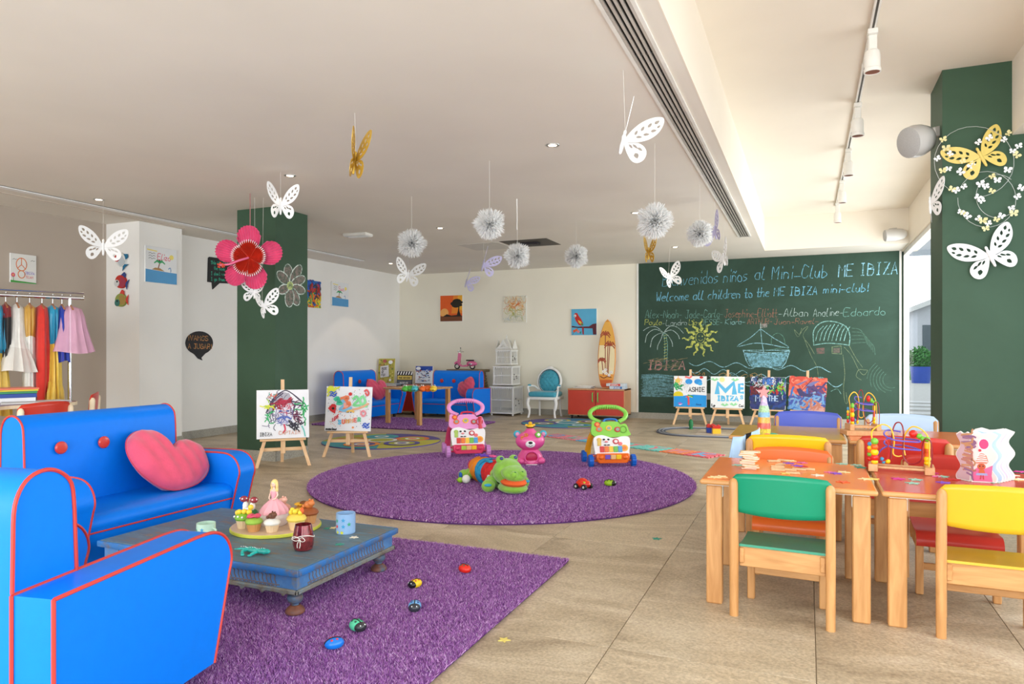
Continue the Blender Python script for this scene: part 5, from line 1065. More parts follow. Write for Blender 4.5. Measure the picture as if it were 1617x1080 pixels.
def a_ashie(A):
    A.ws *= 1.4
    bgd(A, (238, 238, 240)); A.fill((30, 150, 226), [(.005, .005), (.995, .005), (.995, .38), (.6, .40), (.3, .36), (.005, .34)]); A.dot((226, 204, 40), .14, .38, .15, .12, 16); A.fill((30, 150, 226), [(.005, .2), (.34, .2), (.3, .35), (.005, .34)])
    A.dot((216, 220, 90), .12, .84, .08, n=12); scrib(A, [(240, 180, 100)], 12, (.02, .74, .24, .95), .014, .12, 3); A.stroke((240, 120, 120), [(.36, .97), (.48, .94), (.54, .99)], .04); A.dot((196, 50, 50), .84, .96, .06, .04, 8)
    A.dot((50, 150, 226), .46, .82, .11, .09, 12); A.dot((50, 150, 226), .74, .82, .12, .09, 12); A.dot((70, 170, 230), .8, .76, .07, .06, 10)
    scrib(A, [(40, 150, 90), (60, 170, 100)], 12, (.03, .6, .24, .7), .03, .1, 5); scrib(A, [(200, 200, 200)], 14, (.25, .5, .42, .75), .006, .1, 6)
    A.text((30, 30, 36), 'ASHIE', .46, .50, .14, .018, 0, sm=1, width=.5); A.fill((230, 226, 80), [(.36, .3), (.5, .4), (.58, .3), (.48, .33)]); A.fill((240, 90, 60), [(.36, .32), (.46, .38), (.44, .3)]); A.stroke((50, 160, 100), [(.44, .38), (.58, .34)], .03); A.stroke((220, 80, 90), [(.45, .30), (.46, .08)], .04); A.fill((150, 100, 200), [(.12, .12), (.2, .15), (.28, .1), (.2, .07)]); A.fill((240, 220, 240), [(.14, .08), (.28, .1), (.2, .05)])
    A.text((20, 80, 150), 'Ana', .68, .06, .07, .01, 0, sm=1)
def a_me(A):
    A.ws *= 1.55
    bgd(A, (236, 238, 238)); B_ = (96, 186, 230)
    A.stroke(B_, [(.2, .48), (.22, .78), (.44, .54), (.68, .8), (.70, .48)], .10); A.stroke(B_, [(.95, .76), (.84, .76), (.84, .5), (.96, .5)], .05); A.stroke(B_, [(.84, .63), (.95, .63)], .05)
    A.text(B_, 'IBIZA', .2, .24, .14, .03, 0, sm=1, width=.64); A.text(B_, 'S', .88, .30, .1, .02, 0, sm=1)
    for x, y in ((.12, .9), (.72, .9), (.42, .1), (.68, .12)):
        for a in (.2, .9, 2.2, 2.9): A.stroke((150, 220, 160), [(x, y - .03), (x + .1 * math.cos(a), y + .05 * math.sin(a))], .022)
    A.dot((236, 236, 160), .34, .9, .08, n=12); A.text((20, 20, 24), 'Lp', .04, .05, .07, .016, 0, sm=1); A.text((20, 20, 24), 'Cai', .84, .05, .07, .012, 0, sm=1)
def a_dark(A):
    A.ws *= 1.3
    bgd(A, (60, 66, 110)); cs = [(40, 50, 110), (36, 36, 44), (60, 90, 150), (140, 150, 180), (220, 222, 230), (40, 110, 80)]
    scrib(A, cs, 130, (.02, .55, .98, .97), .03, .2, 21); scrib(A, [(30, 50, 110), (40, 70, 140), (50, 60, 120), (44, 60, 90)], 90, (.02, .02, .98, .55), .06, .2, 22); scrib(A, [(120, 40, 50), (90, 40, 50)], 30, (.05, .45, .35, .72), .04, .12, 23); scrib(A, [(40, 150, 90), (140, 190, 60), (180, 50, 50)], 24, (.5, .5, .95, .75), .03, .12, 24); scrib(A, [(230, 230, 236)], 30, (.1, .4, .95, .95), .010, .14, 25)
    A.text((70, 120, 200), 'ME', .38, .78, .16, .04, 0, sm=1, width=.3); A.text((176, 200, 230), 'M', .16, .24, .18, .02, 0, sm=1); A.text((176, 200, 230), 'THE', .52, .26, .16, .02, 0, sm=1, width=.3)
def a_boat(A):
    bgd(A, (222, 100, 80)); scrib(A, [(226, 110, 86), (214, 84, 70), (236, 140, 116)], 80, (.02, .5, .98, .98), .06, .3, 31); scrib(A, [(90, 70, 120), (120, 70, 110), (70, 60, 110)], 50, (.55, .35, .97, .75), .05, .2, 32)
    A.fill((70, 90, 170), [(.005, .005), (.995, .005), (.995, .34), (.005, .42)]); scrib(A, [(60, 110, 190), (110, 160, 210), (80, 90, 160), (140, 170, 200)], 80, (.02, .05, .98, .4), .05, .3, 33); scrib(A, [(200, 150, 140), (190, 120, 100)], 30, (.5, .02, .97, .18), .05, .2, 34)
    A.fill((70, 64, 110), [(.2, .62), (.3, .42), (.6, .4), (.68, .52), (.45, .5), (.3, .66)]); A.fill((120, 120, 170), [(.14, .74), (.3, .76), (.52, .94), (.36, .86)]); A.fill((120, 120, 170), [(.42, .74), (.6, .74), (.82, .92), (.62, .88)]); A.stroke((60, 50, 90), [(.36, .6), (.62, .96)], .015)
eas_paint('pine easel in front of the left green column', 'canvas with a loose painting of a pirate in a hat by the green column', 445, 724, .75, a_pirate, xy=(-4.77, 5.47), roll=.0)
eas_paint('pine easel standing beside the round play mat', 'white canvas covered in colourful dots, hearts and the word summer', 551, 719, .42, a_3020, roll=.02)
eas_paint('pine easel, leftmost of the four before the chalkboard', 'canvas with blue sea, sun and black lettering, leftmost before the chalkboard', 1090, 668, .10, a_ashie)
eas_paint('pine easel, second from the left before the chalkboard', 'white canvas with big pale blue letters before the chalkboard', 1149, 668, .05, a_me)
eas_paint('pine easel behind the sand bottle, third from the left before the chalkboard', 'dark blue and black splashed canvas behind the sand bottle', 1213, 668, -.08, a_dark)
eas_paint('pine easel, rightmost of the four before the chalkboard', 'coral and blue canvas with a sailing boat, rightmost before the chalkboard', 1274, 668, -.14, a_boat, roll=.05)

# ---------------------------------------------------------------- hanging butterflies, pompoms, flower
UW = [(.02, .03), (.09, .17), (.20, .30), (.34, .385), (.45, .40), (.485, .35), (.475, .25), (.43, .15), (.34, .06), (.22, .005), (.10, -.02), (.02, -.01)]
LW = [(.02, -.02), (.10, -.03), (.21, -.015), (.30, -.06), (.345, -.14), (.33, -.24), (.26, -.30), (.18, -.285), (.11, -.21), (.05, -.11)]
def leaf(x, y, a, L_, W_):
    W_ *= 1.3; L_ *= 1.06
    return [(x + L_ * u * math.cos(a) - W_ * v * math.sin(a), y + L_ * u * math.sin(a) + W_ * v * math.cos(a)) for u, v in ((-.5, 0), (-.2, .45), (.15, .4), (.5, 0), (.15, -.35), (-.2, -.4))]
UH = [leaf(.15, .135, 1.35, .075, .035), leaf(.225, .205, 1.25, .08, .038), leaf(.31, .265, 1.1, .085, .04), leaf(.395, .32, .85, .08, .045), leaf(.20, .075, .12, .085, .036), leaf(.29, .125, .25, .09, .038), leaf(.375, .19, .4, .085, .04), leaf(.43, .26, .9, .06, .03)]
LH = [leaf(.12, -.075, -.75, .08, .028), leaf(.18, -.07, -.6, .10, .03), leaf(.25, -.10, -.5, .08, .034), leaf(.22, -.20, -1.0, .09, .06)]
WING = {}
def wing_mesh(mt, s):
    key = (mt.name, s)
    if key in WING: return WING[key]
    m = MB()
    up = [(p[0], p[1]) for p in catmull([(a, b, 0) for a, b in UW], 3, True)]; lw = [(p[0], p[1]) for p in catmull([(a, b, 0) for a, b in LW], 3, True)]
    m.prism(up, -.0035, .0035, holes=UH, ax='y'); m.prism(lw, -.003, .003, holes=LH, ax='y')
    m.v = [(s * a, b, c) for a, b, c in m.v]; o = m.build('wing', mt); WING[key] = o.data; bpy.data.objects.remove(o); return WING[key]
def butterfly(lab, loc, size, rz=0, rx=0, ry=0, fold=.5, col='white', thread=None, cat='butterfly', group='hanging paper butterflies', name='paper_butterfly'):
    mt = {'white': mat('white_card', (246, 246, 246), .7, var=.01), 'gold': mat('gold_card', (206, 166, 62), .35, .35, var=.1), 'lilac': mat('lilac_card', (196, 190, 222), .7), 'yellow': mat('pale_gold_card', (232, 206, 112), .5)}[col]
    o = thing(name, lab, cat, loc, rot=(rx, ry, rz), group=group); o.scale = (size, size, size)
    for s in (-1, 1):
        me = wing_mesh(mt, s); w_ = bpy.data.objects.new('wing', me); C.objects.link(w_)
        w_.parent = o; w_.rotation_euler = (0, 0, -s * fold)
    m = MB(); m.lathe([(0, -.21), (.018, -.19), (.028, -.08), (.022, 0), (.03, .06), (.018, .095), (.024, .12), (.016, .15), (0, .16)], 10); m.build('body', mt, o)
    if thread is not None:
        inv = (Euler((rx, ry, rz)).to_matrix().to_4x4() @ Matrix.Scale(size, 4)).inverted()
        top = inv @ Vector((0, 0, thread - loc[2])); a_ = Vector((0, 0, .14)); m = MB(); m.tube([a_, top], .0012 / size, 4); m.build('thread', P(225, 222, 215, .6), o)
    return o
def hd(hy, z=H): return FPX * (z - CH) / (HY - hy)
BF = [('hanging white butterfly at the far left, above the costume rack', 163, 389, 314, 52, .1, 0, .25, 'white'),
      ('hanging white butterfly beside the top of the left green column', 443, 324, 272, 54, .15, .0, .85, 'white'),
      ('hanging gold butterfly seen almost edge-on, high over the round rug', 560, 255, 178, 74, .15, .12, 1.28, 'gold'),
      ('large hanging white butterfly nearest the air diffuser', 984, 222, 111, 84, .80, .30, .88, 'white'),
      ('hanging white butterfly near the back left corner, under a pompom', 644, 434, 385, 40, .15, .2, .5, 'white'),
      ('hanging lilac butterfly between two pompoms, the nearer lilac one', 763, 418, 380, 40, .9, .35, .75, 'lilac'),
      ('small hanging lilac butterfly farther back, above the sunset painting', 736, 446, 422, 30, .95, .4, .75, 'lilac'),
      ('hanging lilac butterfly just right of a white pompom near the chalkboard', 1129, 366, 318, 46, -.85, -.25, .45, 'lilac'),
      ('thin hanging white butterfly seen edge-on before the top of the chalkboard', 1143, 408, 352, 44, -1.15, -.30, .2, 'white'),
      ('small hanging gold butterfly below the largest pompom', 1024, 399, 360, 40, .1, 0, 1.2, 'gold'),
      ('hanging white butterfly in front of the chalkboard greeting', 1058, 438, 390, 36, .3, -.35, .8, 'white')]
for lb, px, py, hy, sp_, rz, ry, fold, col in BF:
    d = hd(hy); v = D(px, py, d); butterfly(lb, v, sp_ / FPX * d / .72, TH - math.atan((px - CXP) / FPX) + rz, 0, ry, fold, col, H)
# pair on the left column under the flower
for lb, px, py, rz, ry, sz_ in (('white butterfly hanging before the green column, lower of two below the paper flower', 416, 483, .55, -.30, .36), ('white butterfly mostly hidden behind the lower petals of the paper flower', 402, 462, -.3, .1, .30)):
    v = D(px, py, 6.72); butterfly(lb, v, sz_, TH + .36 + rz, 0, ry, .7, 'white', H)
# big cut-out butterflies taped to the right column
v = D(1543, 243, 0); t = (1541 - CXP) / FPX
def oncol(px, py, off): d = (5.65 - off) / (c_ + (px - CXP) / FPX * s_); return D(px, py, d)
butterfly('large yellow butterfly taped to the right green column', oncol(1549, 246, .055), .40, .0, 0, -.42, -.28, 'yellow', cat='butterfly', group='butterflies on the right column')
butterfly('large white butterfly taped to the right green column below the wire garland', oncol(1563, 403, .055), .42, .0, 0, -.40, -.25, 'white', cat='butterfly', group='butterflies on the right column')
v = WX(1474, 322, .82); butterfly('pale butterfly seen edge-on on the side face of the right green column', Vector((.80, v[0], v[1])), .36, PI / 2 + .1, 0, .15, .3, 'white', cat='butterfly', group='butterflies on the right column')
# wire garland rings with small butterflies
ga = thing('butterfly_garland', 'looped wire garland of tiny white and yellow butterflies on the right green column', 'garland', (0, 5.63, 0))
def oc(px, py): return WY(px, py, 5.63)
rings = []
def arc(cx, cy, rx, ry, a0, a1, n=24): return [(cx + rx * math.cos(a0 + (a1 - a0) * i / n), cy + ry * math.sin(a0 + (a1 - a0) * i / n)) for i in range(n + 1)]
R1 = arc(1538, 256, 63, 56, 2.2, 2.2 + 5.6); R2 = arc(1558, 315, 46, 44, -2.8, 3.2)
for pts in (R1, R2, arc(1575, 310, 34, 34, .6, 5.4)):
    m = MB(); m.tube([(oc(*p)[0], -.006, oc(*p)[1]) for p in pts], .0016, 5); m.build('wire', P(200, 205, 200, .4), ga)
def wing_small(m, c, s, a, tilt):
    for k in (-1, 1):
        for b, L_ in ((.75, 1), (-.55, .75)):
            vs = [c]; 
            for q in range(7):
                th_ = b - .55 + q * 1.1 / 6; r_ = L_ * s * (1 - .25 * abs(q - 3) / 3); x = k * r_ * math.cos(th_); z = r_ * math.sin(th_); vs.append((c[0] + x * math.cos(a) - z * math.sin(a), c[1] - abs(x) * tilt, c[2] + x * math.sin(a) + z * math.cos(a)))
            m.add(vs, [(0, i, i + 1) for i in range(1, 7)])
rg = random.Random(12); M_w = MC['white_card']; M_y = mat('cream_card', (236, 226, 170), .6)
spots = [(1489, 222), (1499, 244), (1480, 252), (1488, 271), (1497, 268), (1515, 273), (1520, 256), (1562, 219), (1585, 222), (1592, 212), (1598, 240), (1608, 232), (1604, 246), (1590, 270), (1574, 286), (1566, 280), (1548, 292), (1556, 296), (1565, 303), (1510, 302), (1522, 296), (1502, 300), (1550, 318), (1543, 313), (1520, 338), (1526, 342), (1516, 336), (1551, 350), (1545, 346), (1560, 354), (1572, 348), (1580, 342), (1596, 330), (1600, 338), (1606, 312), (1611, 298), (1556, 362), (1534, 262), (1545, 226), (1493, 236)]
for i, (px, py) in enumerate(spots):
    x, z = oc(px, py); m = MB(); wing_small(m, (x, -.012, z), rg.uniform(.024, .033), rg.uniform(-1, 1), rg.uniform(.2, .8)); m.build('small_butterfly', M_w if i % 3 else M_y, ga, solid=.0012, smooth=0, fixn=False)
# tulle pompoms
M_tul = tulle_mat(); PR = random.Random(4)
def pompom(lab, px, py, hy, dia):
    d = hd(hy); v = D(px, py, d); r = dia / FPX * d / 2; o = thing('tulle_pompom', lab, 'pompom', v, group='hanging white tulle pompoms')
    n = 2600; rs = np.random.RandomState(int(px)); dr = rs.normal(size=(n, 3)); dr /= np.linalg.norm(dr, axis=1)[:, None]; sd = rs.normal(size=(n, 3)); sd -= (sd * dr).sum(1)[:, None] * dr; sd /= np.linalg.norm(sd, axis=1)[:, None]; th_ = np.cross(dr, sd)
    lump = 1 + .13 * np.sin(dr[:, 0] * 6 + px) * np.cos(dr[:, 2] * 5) + rs.uniform(-.28, .12, n); R_ = (r * lump)[:, None]; w_ = r * .075 * rs.uniform(.5, 1.3, n)[:, None]
    A0 = dr * r * .12; B1 = dr * R_ * .72 + sd * w_ + th_ * w_ * .5; B2 = dr * R_ * .72 - sd * w_ + th_ * w_ * .3; Cc = dr * R_ * 1.05 + th_ * w_ * rs.uniform(-1, 1, n)[:, None]
    V = np.stack([A0, B1, Cc, B2], 1).reshape(-1, 3); F = np.arange(4 * n).reshape(n, 4)
    me = bpy.data.meshes.new('tulle'); me.from_pydata(V.tolist(), [], F.tolist()); me.materials.append(M_tul); b = bpy.data.objects.new('tulle', me); C.objects.link(b); b.parent = o
    m = MB(); m.tube([(0, 0, 0), (0, 0, H - v.z)], .0013, 4); m.build('thread', P(225, 222, 215), o); m = MB(); m.ell((0, 0, 0), r * .1, 8); m.build('core', P(190, 180, 172), o)
for a in (('white pompom, leftmost of the six, above a small butterfly', 650, 384, 310, 42), ('white pompom, second from the left, left of the dark square vent', 773, 354, 254, 46), ('white pompom just below the dark square vent', 817, 404, 314, 38), ('white pompom, small one right of the dark square vent', 910, 405, 350, 36), ('largest white pompom, above the small gold butterfly', 1034, 349, 227, 54), ('white pompom, rightmost of the six, beside a lilac butterfly', 1105, 369, 291, 40)): pompom(*a)
v = D(815, 340, hd(314)); m = MB()
# pink paper flower
d = 6.55; v = D(395, 408, d); fw = thing('paper_flower', 'giant pink and red crepe paper flower hanging in front of the left green column', 'flower', v, TH - .05)
M_pk = mat('pink_crepe', (230, 92, 138), .7, var=.1, scale=12); M_rd = mat('red_crepe', (206, 50, 24), .7, var=.15, scale=14); u = d / FPX
for (tx, ty, wd) in ((0, 1, .92), (-1.0, .32, .80), (1.02, .22, .84), (-.62, -.80, .82), (.36, -1.0, .90)):
    a0 = math.atan2(ty, tx); Lp = (51 if ty > .9 else 55 if abs(tx) > .9 else 51) * u; n, k = 22, 10; vs = []; fs = []
    for i in range(n + 1):
        w_ = -1 + 2 * i / n
        for j in range(k + 1):
            f = .1 + .9 * j / k; env = math.sqrt(max(0, 1 - w_ * w_ * .92)) ; rr_2 = Lp * f * (.55 + .45 * env if j == k else (.70 + .30 * env))
            an = a0 + w_ * wd * (.85 - .28 * f); pl = .013 * (1 if i % 2 else -1) * f; vs.append((rr_2 * math.cos(an), pl - .05 * f * f + .012, rr_2 * math.sin(an)))
    for i in range(n):
        for j in range(k): a = i * (k + 1) + j; fs.append((a, a + 1, a + k + 2, a + k + 1))
    m = MB(); m.add(vs, fs); pt = m.build('petal', M_pk, fw, smooth=0, solid=.003)
    Ls = 26.5 * u * (1.0 if ty > -.9 else 1.05); vs = []; fs = []; tips = MB()
    for i in range(n + 1):
        w_ = -1 + 2 * i / n; an = a0 + w_ * wd * .78
        for j, f in enumerate((.02, .5, 1.0)):
            r_ = Ls * f * (.78 + .22 * math.sqrt(1 - .9 * w_ * w_)); vs.append((r_ * math.cos(an), (.014 * (1 if i % 2 else -1) - .03) * f - .014, r_ * math.sin(an)))
        r_ = Ls * (.78 + .22 * math.sqrt(1 - .9 * w_ * w_)); y_ = (.009 * (1 if i % 2 else -1) - .034) - .012
        e = .017; tips.add([(r_ * math.cos(an - .018), y_, r_ * math.sin(an - .018)), (r_ * math.cos(an + .018), y_, r_ * math.sin(an + .018)), ((r_ + e) * math.cos(an), y_, (r_ + e) * math.sin(an)), ((r_ - e) * math.cos(an), y_ - .001, (r_ - e) * math.sin(an))], [(0, 2, 1), (0, 1, 3)])
    for i in range(n):
        for j in range(2): a = i * 3 + j; fs.append((a, a + 1, a + 4, a + 3))
    m = MB(); m.add(vs, fs); m.build('red_fan', M_rd, pt, smooth=0, solid=.003); tips.build('white_tips', MC['white_card'], pt, smooth=0, fixn=False, solid=.001)
m = MB(); m.tube(catmull([(0, -.04, 0), (-.06, -.13, -.04), (-.12, -.17, -.075), (-.2, -.2, -.085)], 5), .010, 8); st_ = m.build('stamen', P(236, 110, 150), fw); m = MB()
for i in range(14): m.ell((-.2 + random.uniform(-.02, .05), -.2 + random.uniform(-.02, .02), -.085 + random.uniform(-.02, .02)), .008, 6, k=4)
m.build('anthers', P(226, 80, 50), st_)
m = MB(); m.tube([(0, .0, .05), (0, .0, H - v.z)], .004, 5); m.build('cord', P(170, 110, 110), fw)
# two bare hooks with short strings at the vents
# ---------------------------------------------------------------- costume rack
ra = thing('costume_rack', 'chrome rolling clothes rack full of children\'s costumes by the grey alcove wall', 'clothes rack', (0, 0, 0))
E1 = Vector((-6.10, 4.30, 1.605)); E0 = Vector((-6.72, 3.02, 1.605)); dr = (E0 - E1).normalized(); nrm = Vector((-dr.y, dr.x, 0))
m = MB(); m.tube([E1 - dr * .05, E0], .018, 12); m.build('rail', M_chrome, ra); m = MB(); m.tube([E1 - dr * .05 + Vector((0, 0, .045)), E0 + Vector((0, 0, .045))], .010, 10); m.build('upper_rail', M_chrome, ra)
for p in (E1 + dr * .06, E0 - dr * .08):
    m = MB(); m.cyl((p.x, p.y, .08), (p.x, p.y, 1.6), .016, n=12); m.build('post', M_chrome, ra)
    m = MB(); m.tube([(p.x - nrm.x * .25, p.y - nrm.y * .25, .08), (p.x + nrm.x * .25, p.y + nrm.y * .25, .08)], .016, 10); m.build('foot_bar', M_chrome, ra)
    for s in (-1, 1): m = MB(); m.ell((p.x + s * nrm.x * .24, p.y + s * nrm.y * .24, .035), .035, 10); m.build('castor', M_black, ra)
def costume(lab, s, prof, mats, side=.5, thick=.5, nf=9, fold=.12, tilt=0, zt=1.53, sh=0, name='costume'):
    """prof: list of (radius, z below the shoulder, material index); hung at distance s along the rail"""
    p = E1 + dr * s; o = thing(name, lab, 'costume', (p.x, p.y, 0), math.atan2(nrm.y, nrm.x), group='costumes on the rack')
    m = MB(); m.tube(catmull([(0, 0, 1.575), (0, .0, 1.625), (.0, .012, 1.630), (0, .02, 1.61)], 3), .0025, 5); m.cyl((0, 0, 1.53), (0, 0, 1.578), .0025, n=5); hg = m.build('hanger_hook', M_chrome, o)
    m = MB(); m.tube([(-.13, 0, 1.495), (0, 0, 1.54), (.13, 0, 1.495)], .008, 6); m.build('hanger', wood('hanger_wood', (150, 90, 50), (180, 116, 70), 'X'), o)
    thick *= .95
    m = MB(); n = 44; rs_ = random.Random(int(s * 100) + nf); vs = []; fs = []; mi = []
    ph = rs_.uniform(0, 6)
    for j, (r, z, k) in enumerate(prof):
        for i in range(n):
            a = 2 * PI * i / n; q = r * (1 + fold * min(1, j / 3) * (math.cos(nf * a + ph + j * .25) + .5 * math.cos((nf * 2 + 1) * a + ph))); vs.append((q * math.cos(a) + sh * (j / len(prof)), q * math.sin(a) * thick + tilt * z, zt - z + .012 * math.sin(a * 3 + ph) * (j / len(prof))))
    for j in range(len(prof) - 1):
        for i in range(n): fs.append((j * n + i, j * n + (i + 1) % n, (j + 1) * n + (i + 1) % n, (j + 1) * n + i)); mi.append(prof[j][2])
    m.add(vs, fs); m.mi = mi; m.build('garment', mats, o, smooth=70); return o
def cl(c, r=.75, sheen=.3): return mat('cloth_%d_%d_%d' % c, c, r, var=.06, scale=20, sheen=sheen)
PKc, PKl, MAG, TEAL, BLK, YEL2, WHT, GOLD, REDc, NAVY = cl((232, 150, 178)), cl((240, 190, 205)), cl((176, 28, 120)), cl((30, 150, 190), .35), cl((22, 20, 24)), cl((232, 196, 76), .35), cl((226, 224, 218)), cl((196, 150, 60), .4), cl((206, 36, 22)), cl((30, 60, 170), .4)
M_veil = mat('pink_veil', (232, 178, 204), .8, alpha=.72); M_veil2 = mat('white_veil', (226, 222, 214), .8, alpha=.9)
dressf = lambda r0, r1, r2, L_, k0=0, k1=1: [(.03, 0, k0), (.10, .03, k0), (r0 * 1.05, .09, k0), (r0, .2, k0), (r0 * .85, .34, k1), ((r0 + r1) / 2, .5, k1), (r1, .7, k1), ((r1 + r2) / 2, L_ * .82, k1), (r2, L_, k1)]
costume('pink veil tutu dress at the near end of the costume rack', .055, [(.03, 0, 0), (.12, .03, 0), (.15, .1, 0), (.17, .2, 0), (.21, .32, 0), (.25, .42, 0)], [M_veil], thick=.75, nf=14, fold=.10, sh=-.03)
costume('short blue satin costume under the pink veil at the end of the rack', .12, [(.03, 0, 0), (.1, .04, 0), (.12, .2, 0), (.13, .38, 0), (.15, .50, 0)], [NAVY], thick=.4)
costume('long yellow satin princess skirt with a blue bodice near the end of the rack', .19, dressf(.10, .13, .17, .92), [TEAL, YEL2], thick=.55, nf=12, fold=.12)
costume('bright red cape hanging on the costume rack', .27, [(.03, 0, 0), (.11, .03, 0), (.14, .12, 0), (.15, .3, 0), (.17, .5, 0), (.18, .68, 0), (.13, .86, 0)], [REDc], thick=.45, nf=4, fold=.12, sh=-.04)
costume('gold and white costume hanging beside the red cape', .36, [(.03, 0, 0), (.1, .03, 0), (.10, .16, 0), (.08, .28, 1), (.09, .5, 1), (.10, .9, 1)], [GOLD, WHT], thick=.5)
costume('short cream dress with a flared tulle skirt on the rack', .45, [(.02, 0, 0), (.07, .04, 0), (.08, .16, 0), (.09, .30, 0), (.12, .38, 1), (.17, .48, 1), (.21, .58, 1)], [WHT, M_veil2], thick=.8, nf=16, fold=.08)
costume('black costume with a dark red collar on the rack', .53, [(.03, 0, 0), (.1, .03, 0), (.11, .12, 1), (.10, .35, 1), (.11, .5, 1)], [cl((130, 20, 30)), BLK], thick=.4)
costume('teal satin blouse with black sleeves over a long yellow skirt', .61, dressf(.13, .13, .17, .95, 0, 1)[:4] + [(.14, .38, 0), (.11, .42, 1), (.14, .6, 1), (.16, .8, 1), (.17, .95, 1)], [TEAL, YEL2], thick=.7, nf=10)
costume('magenta costume on the rack between the teal blouse and the pink dresses', .72, dressf(.12, .11, .12, .6, 0, 0), [MAG], thick=.5)
costume('pale pink dress with dotted bodice on the rack', .81, dressf(.13, .15, .17, .95, 0, 1), [PKl, PKc], thick=.55, nf=12)
costume('pink layered dress on the rack, second from the left edge of the picture', .92, dressf(.13, .16, .2, .98, 0, 1), [PKc, PKl], thick=.6, nf=12)
costume('long rose pink dress on the rack at the left edge of the picture', 1.05, dressf(.13, .15, .2, .98, 0, 0), [PKc], thick=.6, nf=12)

# book table at the left
bt = thing('book_table', 'wavy-edged reddish table behind the blue sofa holding a pile of books', 'table', (-5.62, 3.2, 0)); BTZ = .725
outl = catmull([(.30, .54, 0), (.14, .62, 0), (-.16, .58, 0), (-.34, .3, 0), (-.34, -.5, 0), (-.1, -.8, 0), (.2, -.78, 0), (.40, -.5, 0), (.34, -.15, 0), (.26, .08, 0), (.34, .35, 0)], 5, True)
m = MB(); m.prism([(p[0], p[1]) for p in outl], BTZ - .026, BTZ - .002); o = m.build('table_edge', M_lightwood, bt); m = MB(); m.prism([(p[0] * .985, p[1] * .99) for p in outl], BTZ - .003, BTZ); m.build('table_top', mat('mauve_laminate', (150, 106, 106), .25, spec=.5), bt)
for x, y in ((.2, .5), (-.15, .5), (.22, -.55), (-.12, -.6)): m = MB(); m.cyl((x, y, 0), (x, y, BTZ - .026), .026, n=14); m.build('leg', M_lightwood, bt)
zz = BTZ + .001
for i, (c, th_, lb, dx) in enumerate((((228, 228, 232), .035, 'thick white book at the bottom of the pile on the left table', 0), ((36, 70, 150), .030, 'dark blue book, second from the bottom of the pile on the left table', .02), ((60, 140, 90), .018, 'green and yellow book in the pile on the left table', -.01), ((214, 200, 60), .012, 'yellow book near the top of the pile on the left table', .02), ((226, 120, 90), .012, 'thin orange-red book topping the pile on the left table', .03))):
    boxgame('piled_book', lb, 'book', (-5.78 + dx * .3, 3.50, zz), 2.62 + .05 * i - dx, .27, .36, th_, c, group='books piled on the left table'); zz += th_ + .0005
for i, (lb, x, y, r) in enumerate((('open grey magazine lying beside the book pile', -5.50, 3.44, 1.0), ('thin white leaflet lying on the left table near the red chair', -5.55, 3.66, 1.4))): boxgame('magazine', lb, 'magazine', (x, y, BTZ + .001), r, .26, .19, .010 - .004 * i, (206, 208, 210))

# ---------------------------------------------------------------- things on the coffee table
TZ = TOPZ
cb = G(432, 832, TZ); CB = (-2.475, 2.79); bd = thing('cake_board', 'round wooden cake board with a yellow-green rim on the blue table', 'cake board', (*CB, TZ))
m = MB(); m.lathe([(0, 0), (.215, 0), (.22, .004), (.22, .014), (.215, .018)], 48); m.build('rim', P(206, 206, 70, .5), bd); m = MB(); m.lathe([(.2155, .0175), (.2155, .0185), (0, .0185)], 48); m.build('board_top', wood('cake_board_wood', (206, 176, 146), (220, 194, 166), 'X'), bd); BZ = TZ + .019
bw_, cr_ = mat('cupcake_case', (230, 200, 160), .8), mat('cupcake_sponge', (214, 160, 100), .8)
def cupcake(lab, x, y, case, ic, deco, s=1.0):
    o = thing('cupcake', lab, 'cupcake', (CB[0] + x, CB[1] + y, BZ), 0, 'cupcakes on the round board'); o.scale = (s, s, s)
    m = MB(); m.lathe([(0, 0), (.027, 0), (.037, .042), (.0, .042)], 36, fold=.035, nf=18); m.build('paper_case', P(*case, .7), o)
    m = MB(); m.lathe([(.040, .040), (.044, .048), (.038, .060), (.022, .070), (0, .073)], 24, fold=.04, nf=7); m.build('icing', P(*ic, .4), o); deco(o); return o
def balls(col, pts, r):
    def f(o):
        for p in pts: m = MB(); m.ell(p, r, 12); m.build('icing_ball', P(*col, .4), o)
    return f
def mush(o):
    for x, t_ in ((-.022, -.2), (.022, .2)):
        m = MB(); m.ell((x, 0, .085), (.015, .015, .022)); m.build('mushroom_stem', P(240, 236, 228), o); m = MB(); m.ell((x * 1.5, 0, .118), (.020, .020, .016)); m.build('mushroom_cap', P(150, 50, 60), o)
        m = MB(); 
        for a in range(5): m.ell((x * 1.5 + .017 * math.cos(a * 1.26), .017 * math.sin(a * 1.26) - .001, .122), .0045, 6, k=4)
        m.build('mushroom_dots', P(240, 236, 228), o)
    m = MB()
    for a in range(10): m.ell((.018 * math.cos(a * .63), -.018 + .006 * math.sin(a * .63), .076), (.006, .006, .006), 6, k=4)
    m.build('daisy', P(244, 240, 244), o)
def bees(o): balls((240, 206, 60), [(-.03, -.01, .07), (-.01, -.02, .078), (.012, -.012, .08), (.035, -.005, .078), (.04, .0, .10)], .013)(o); balls((244, 242, 236), [(-.025, -.036, .058), (0, -.04, .06), (.022, -.036, .058)], .005)(o)
def rose(o):
    m = MB()
    for k in range(9): m.ell((.022 * math.cos(k * .7), .022 * math.sin(k * .7), .074 + .003 * (k % 3)), (.016, .014, .006), 10, (random.uniform(-.4, .4), random.uniform(-.4, .4), 0))
    m.build('sugar_flower', P(220, 80, 110, .4), o)
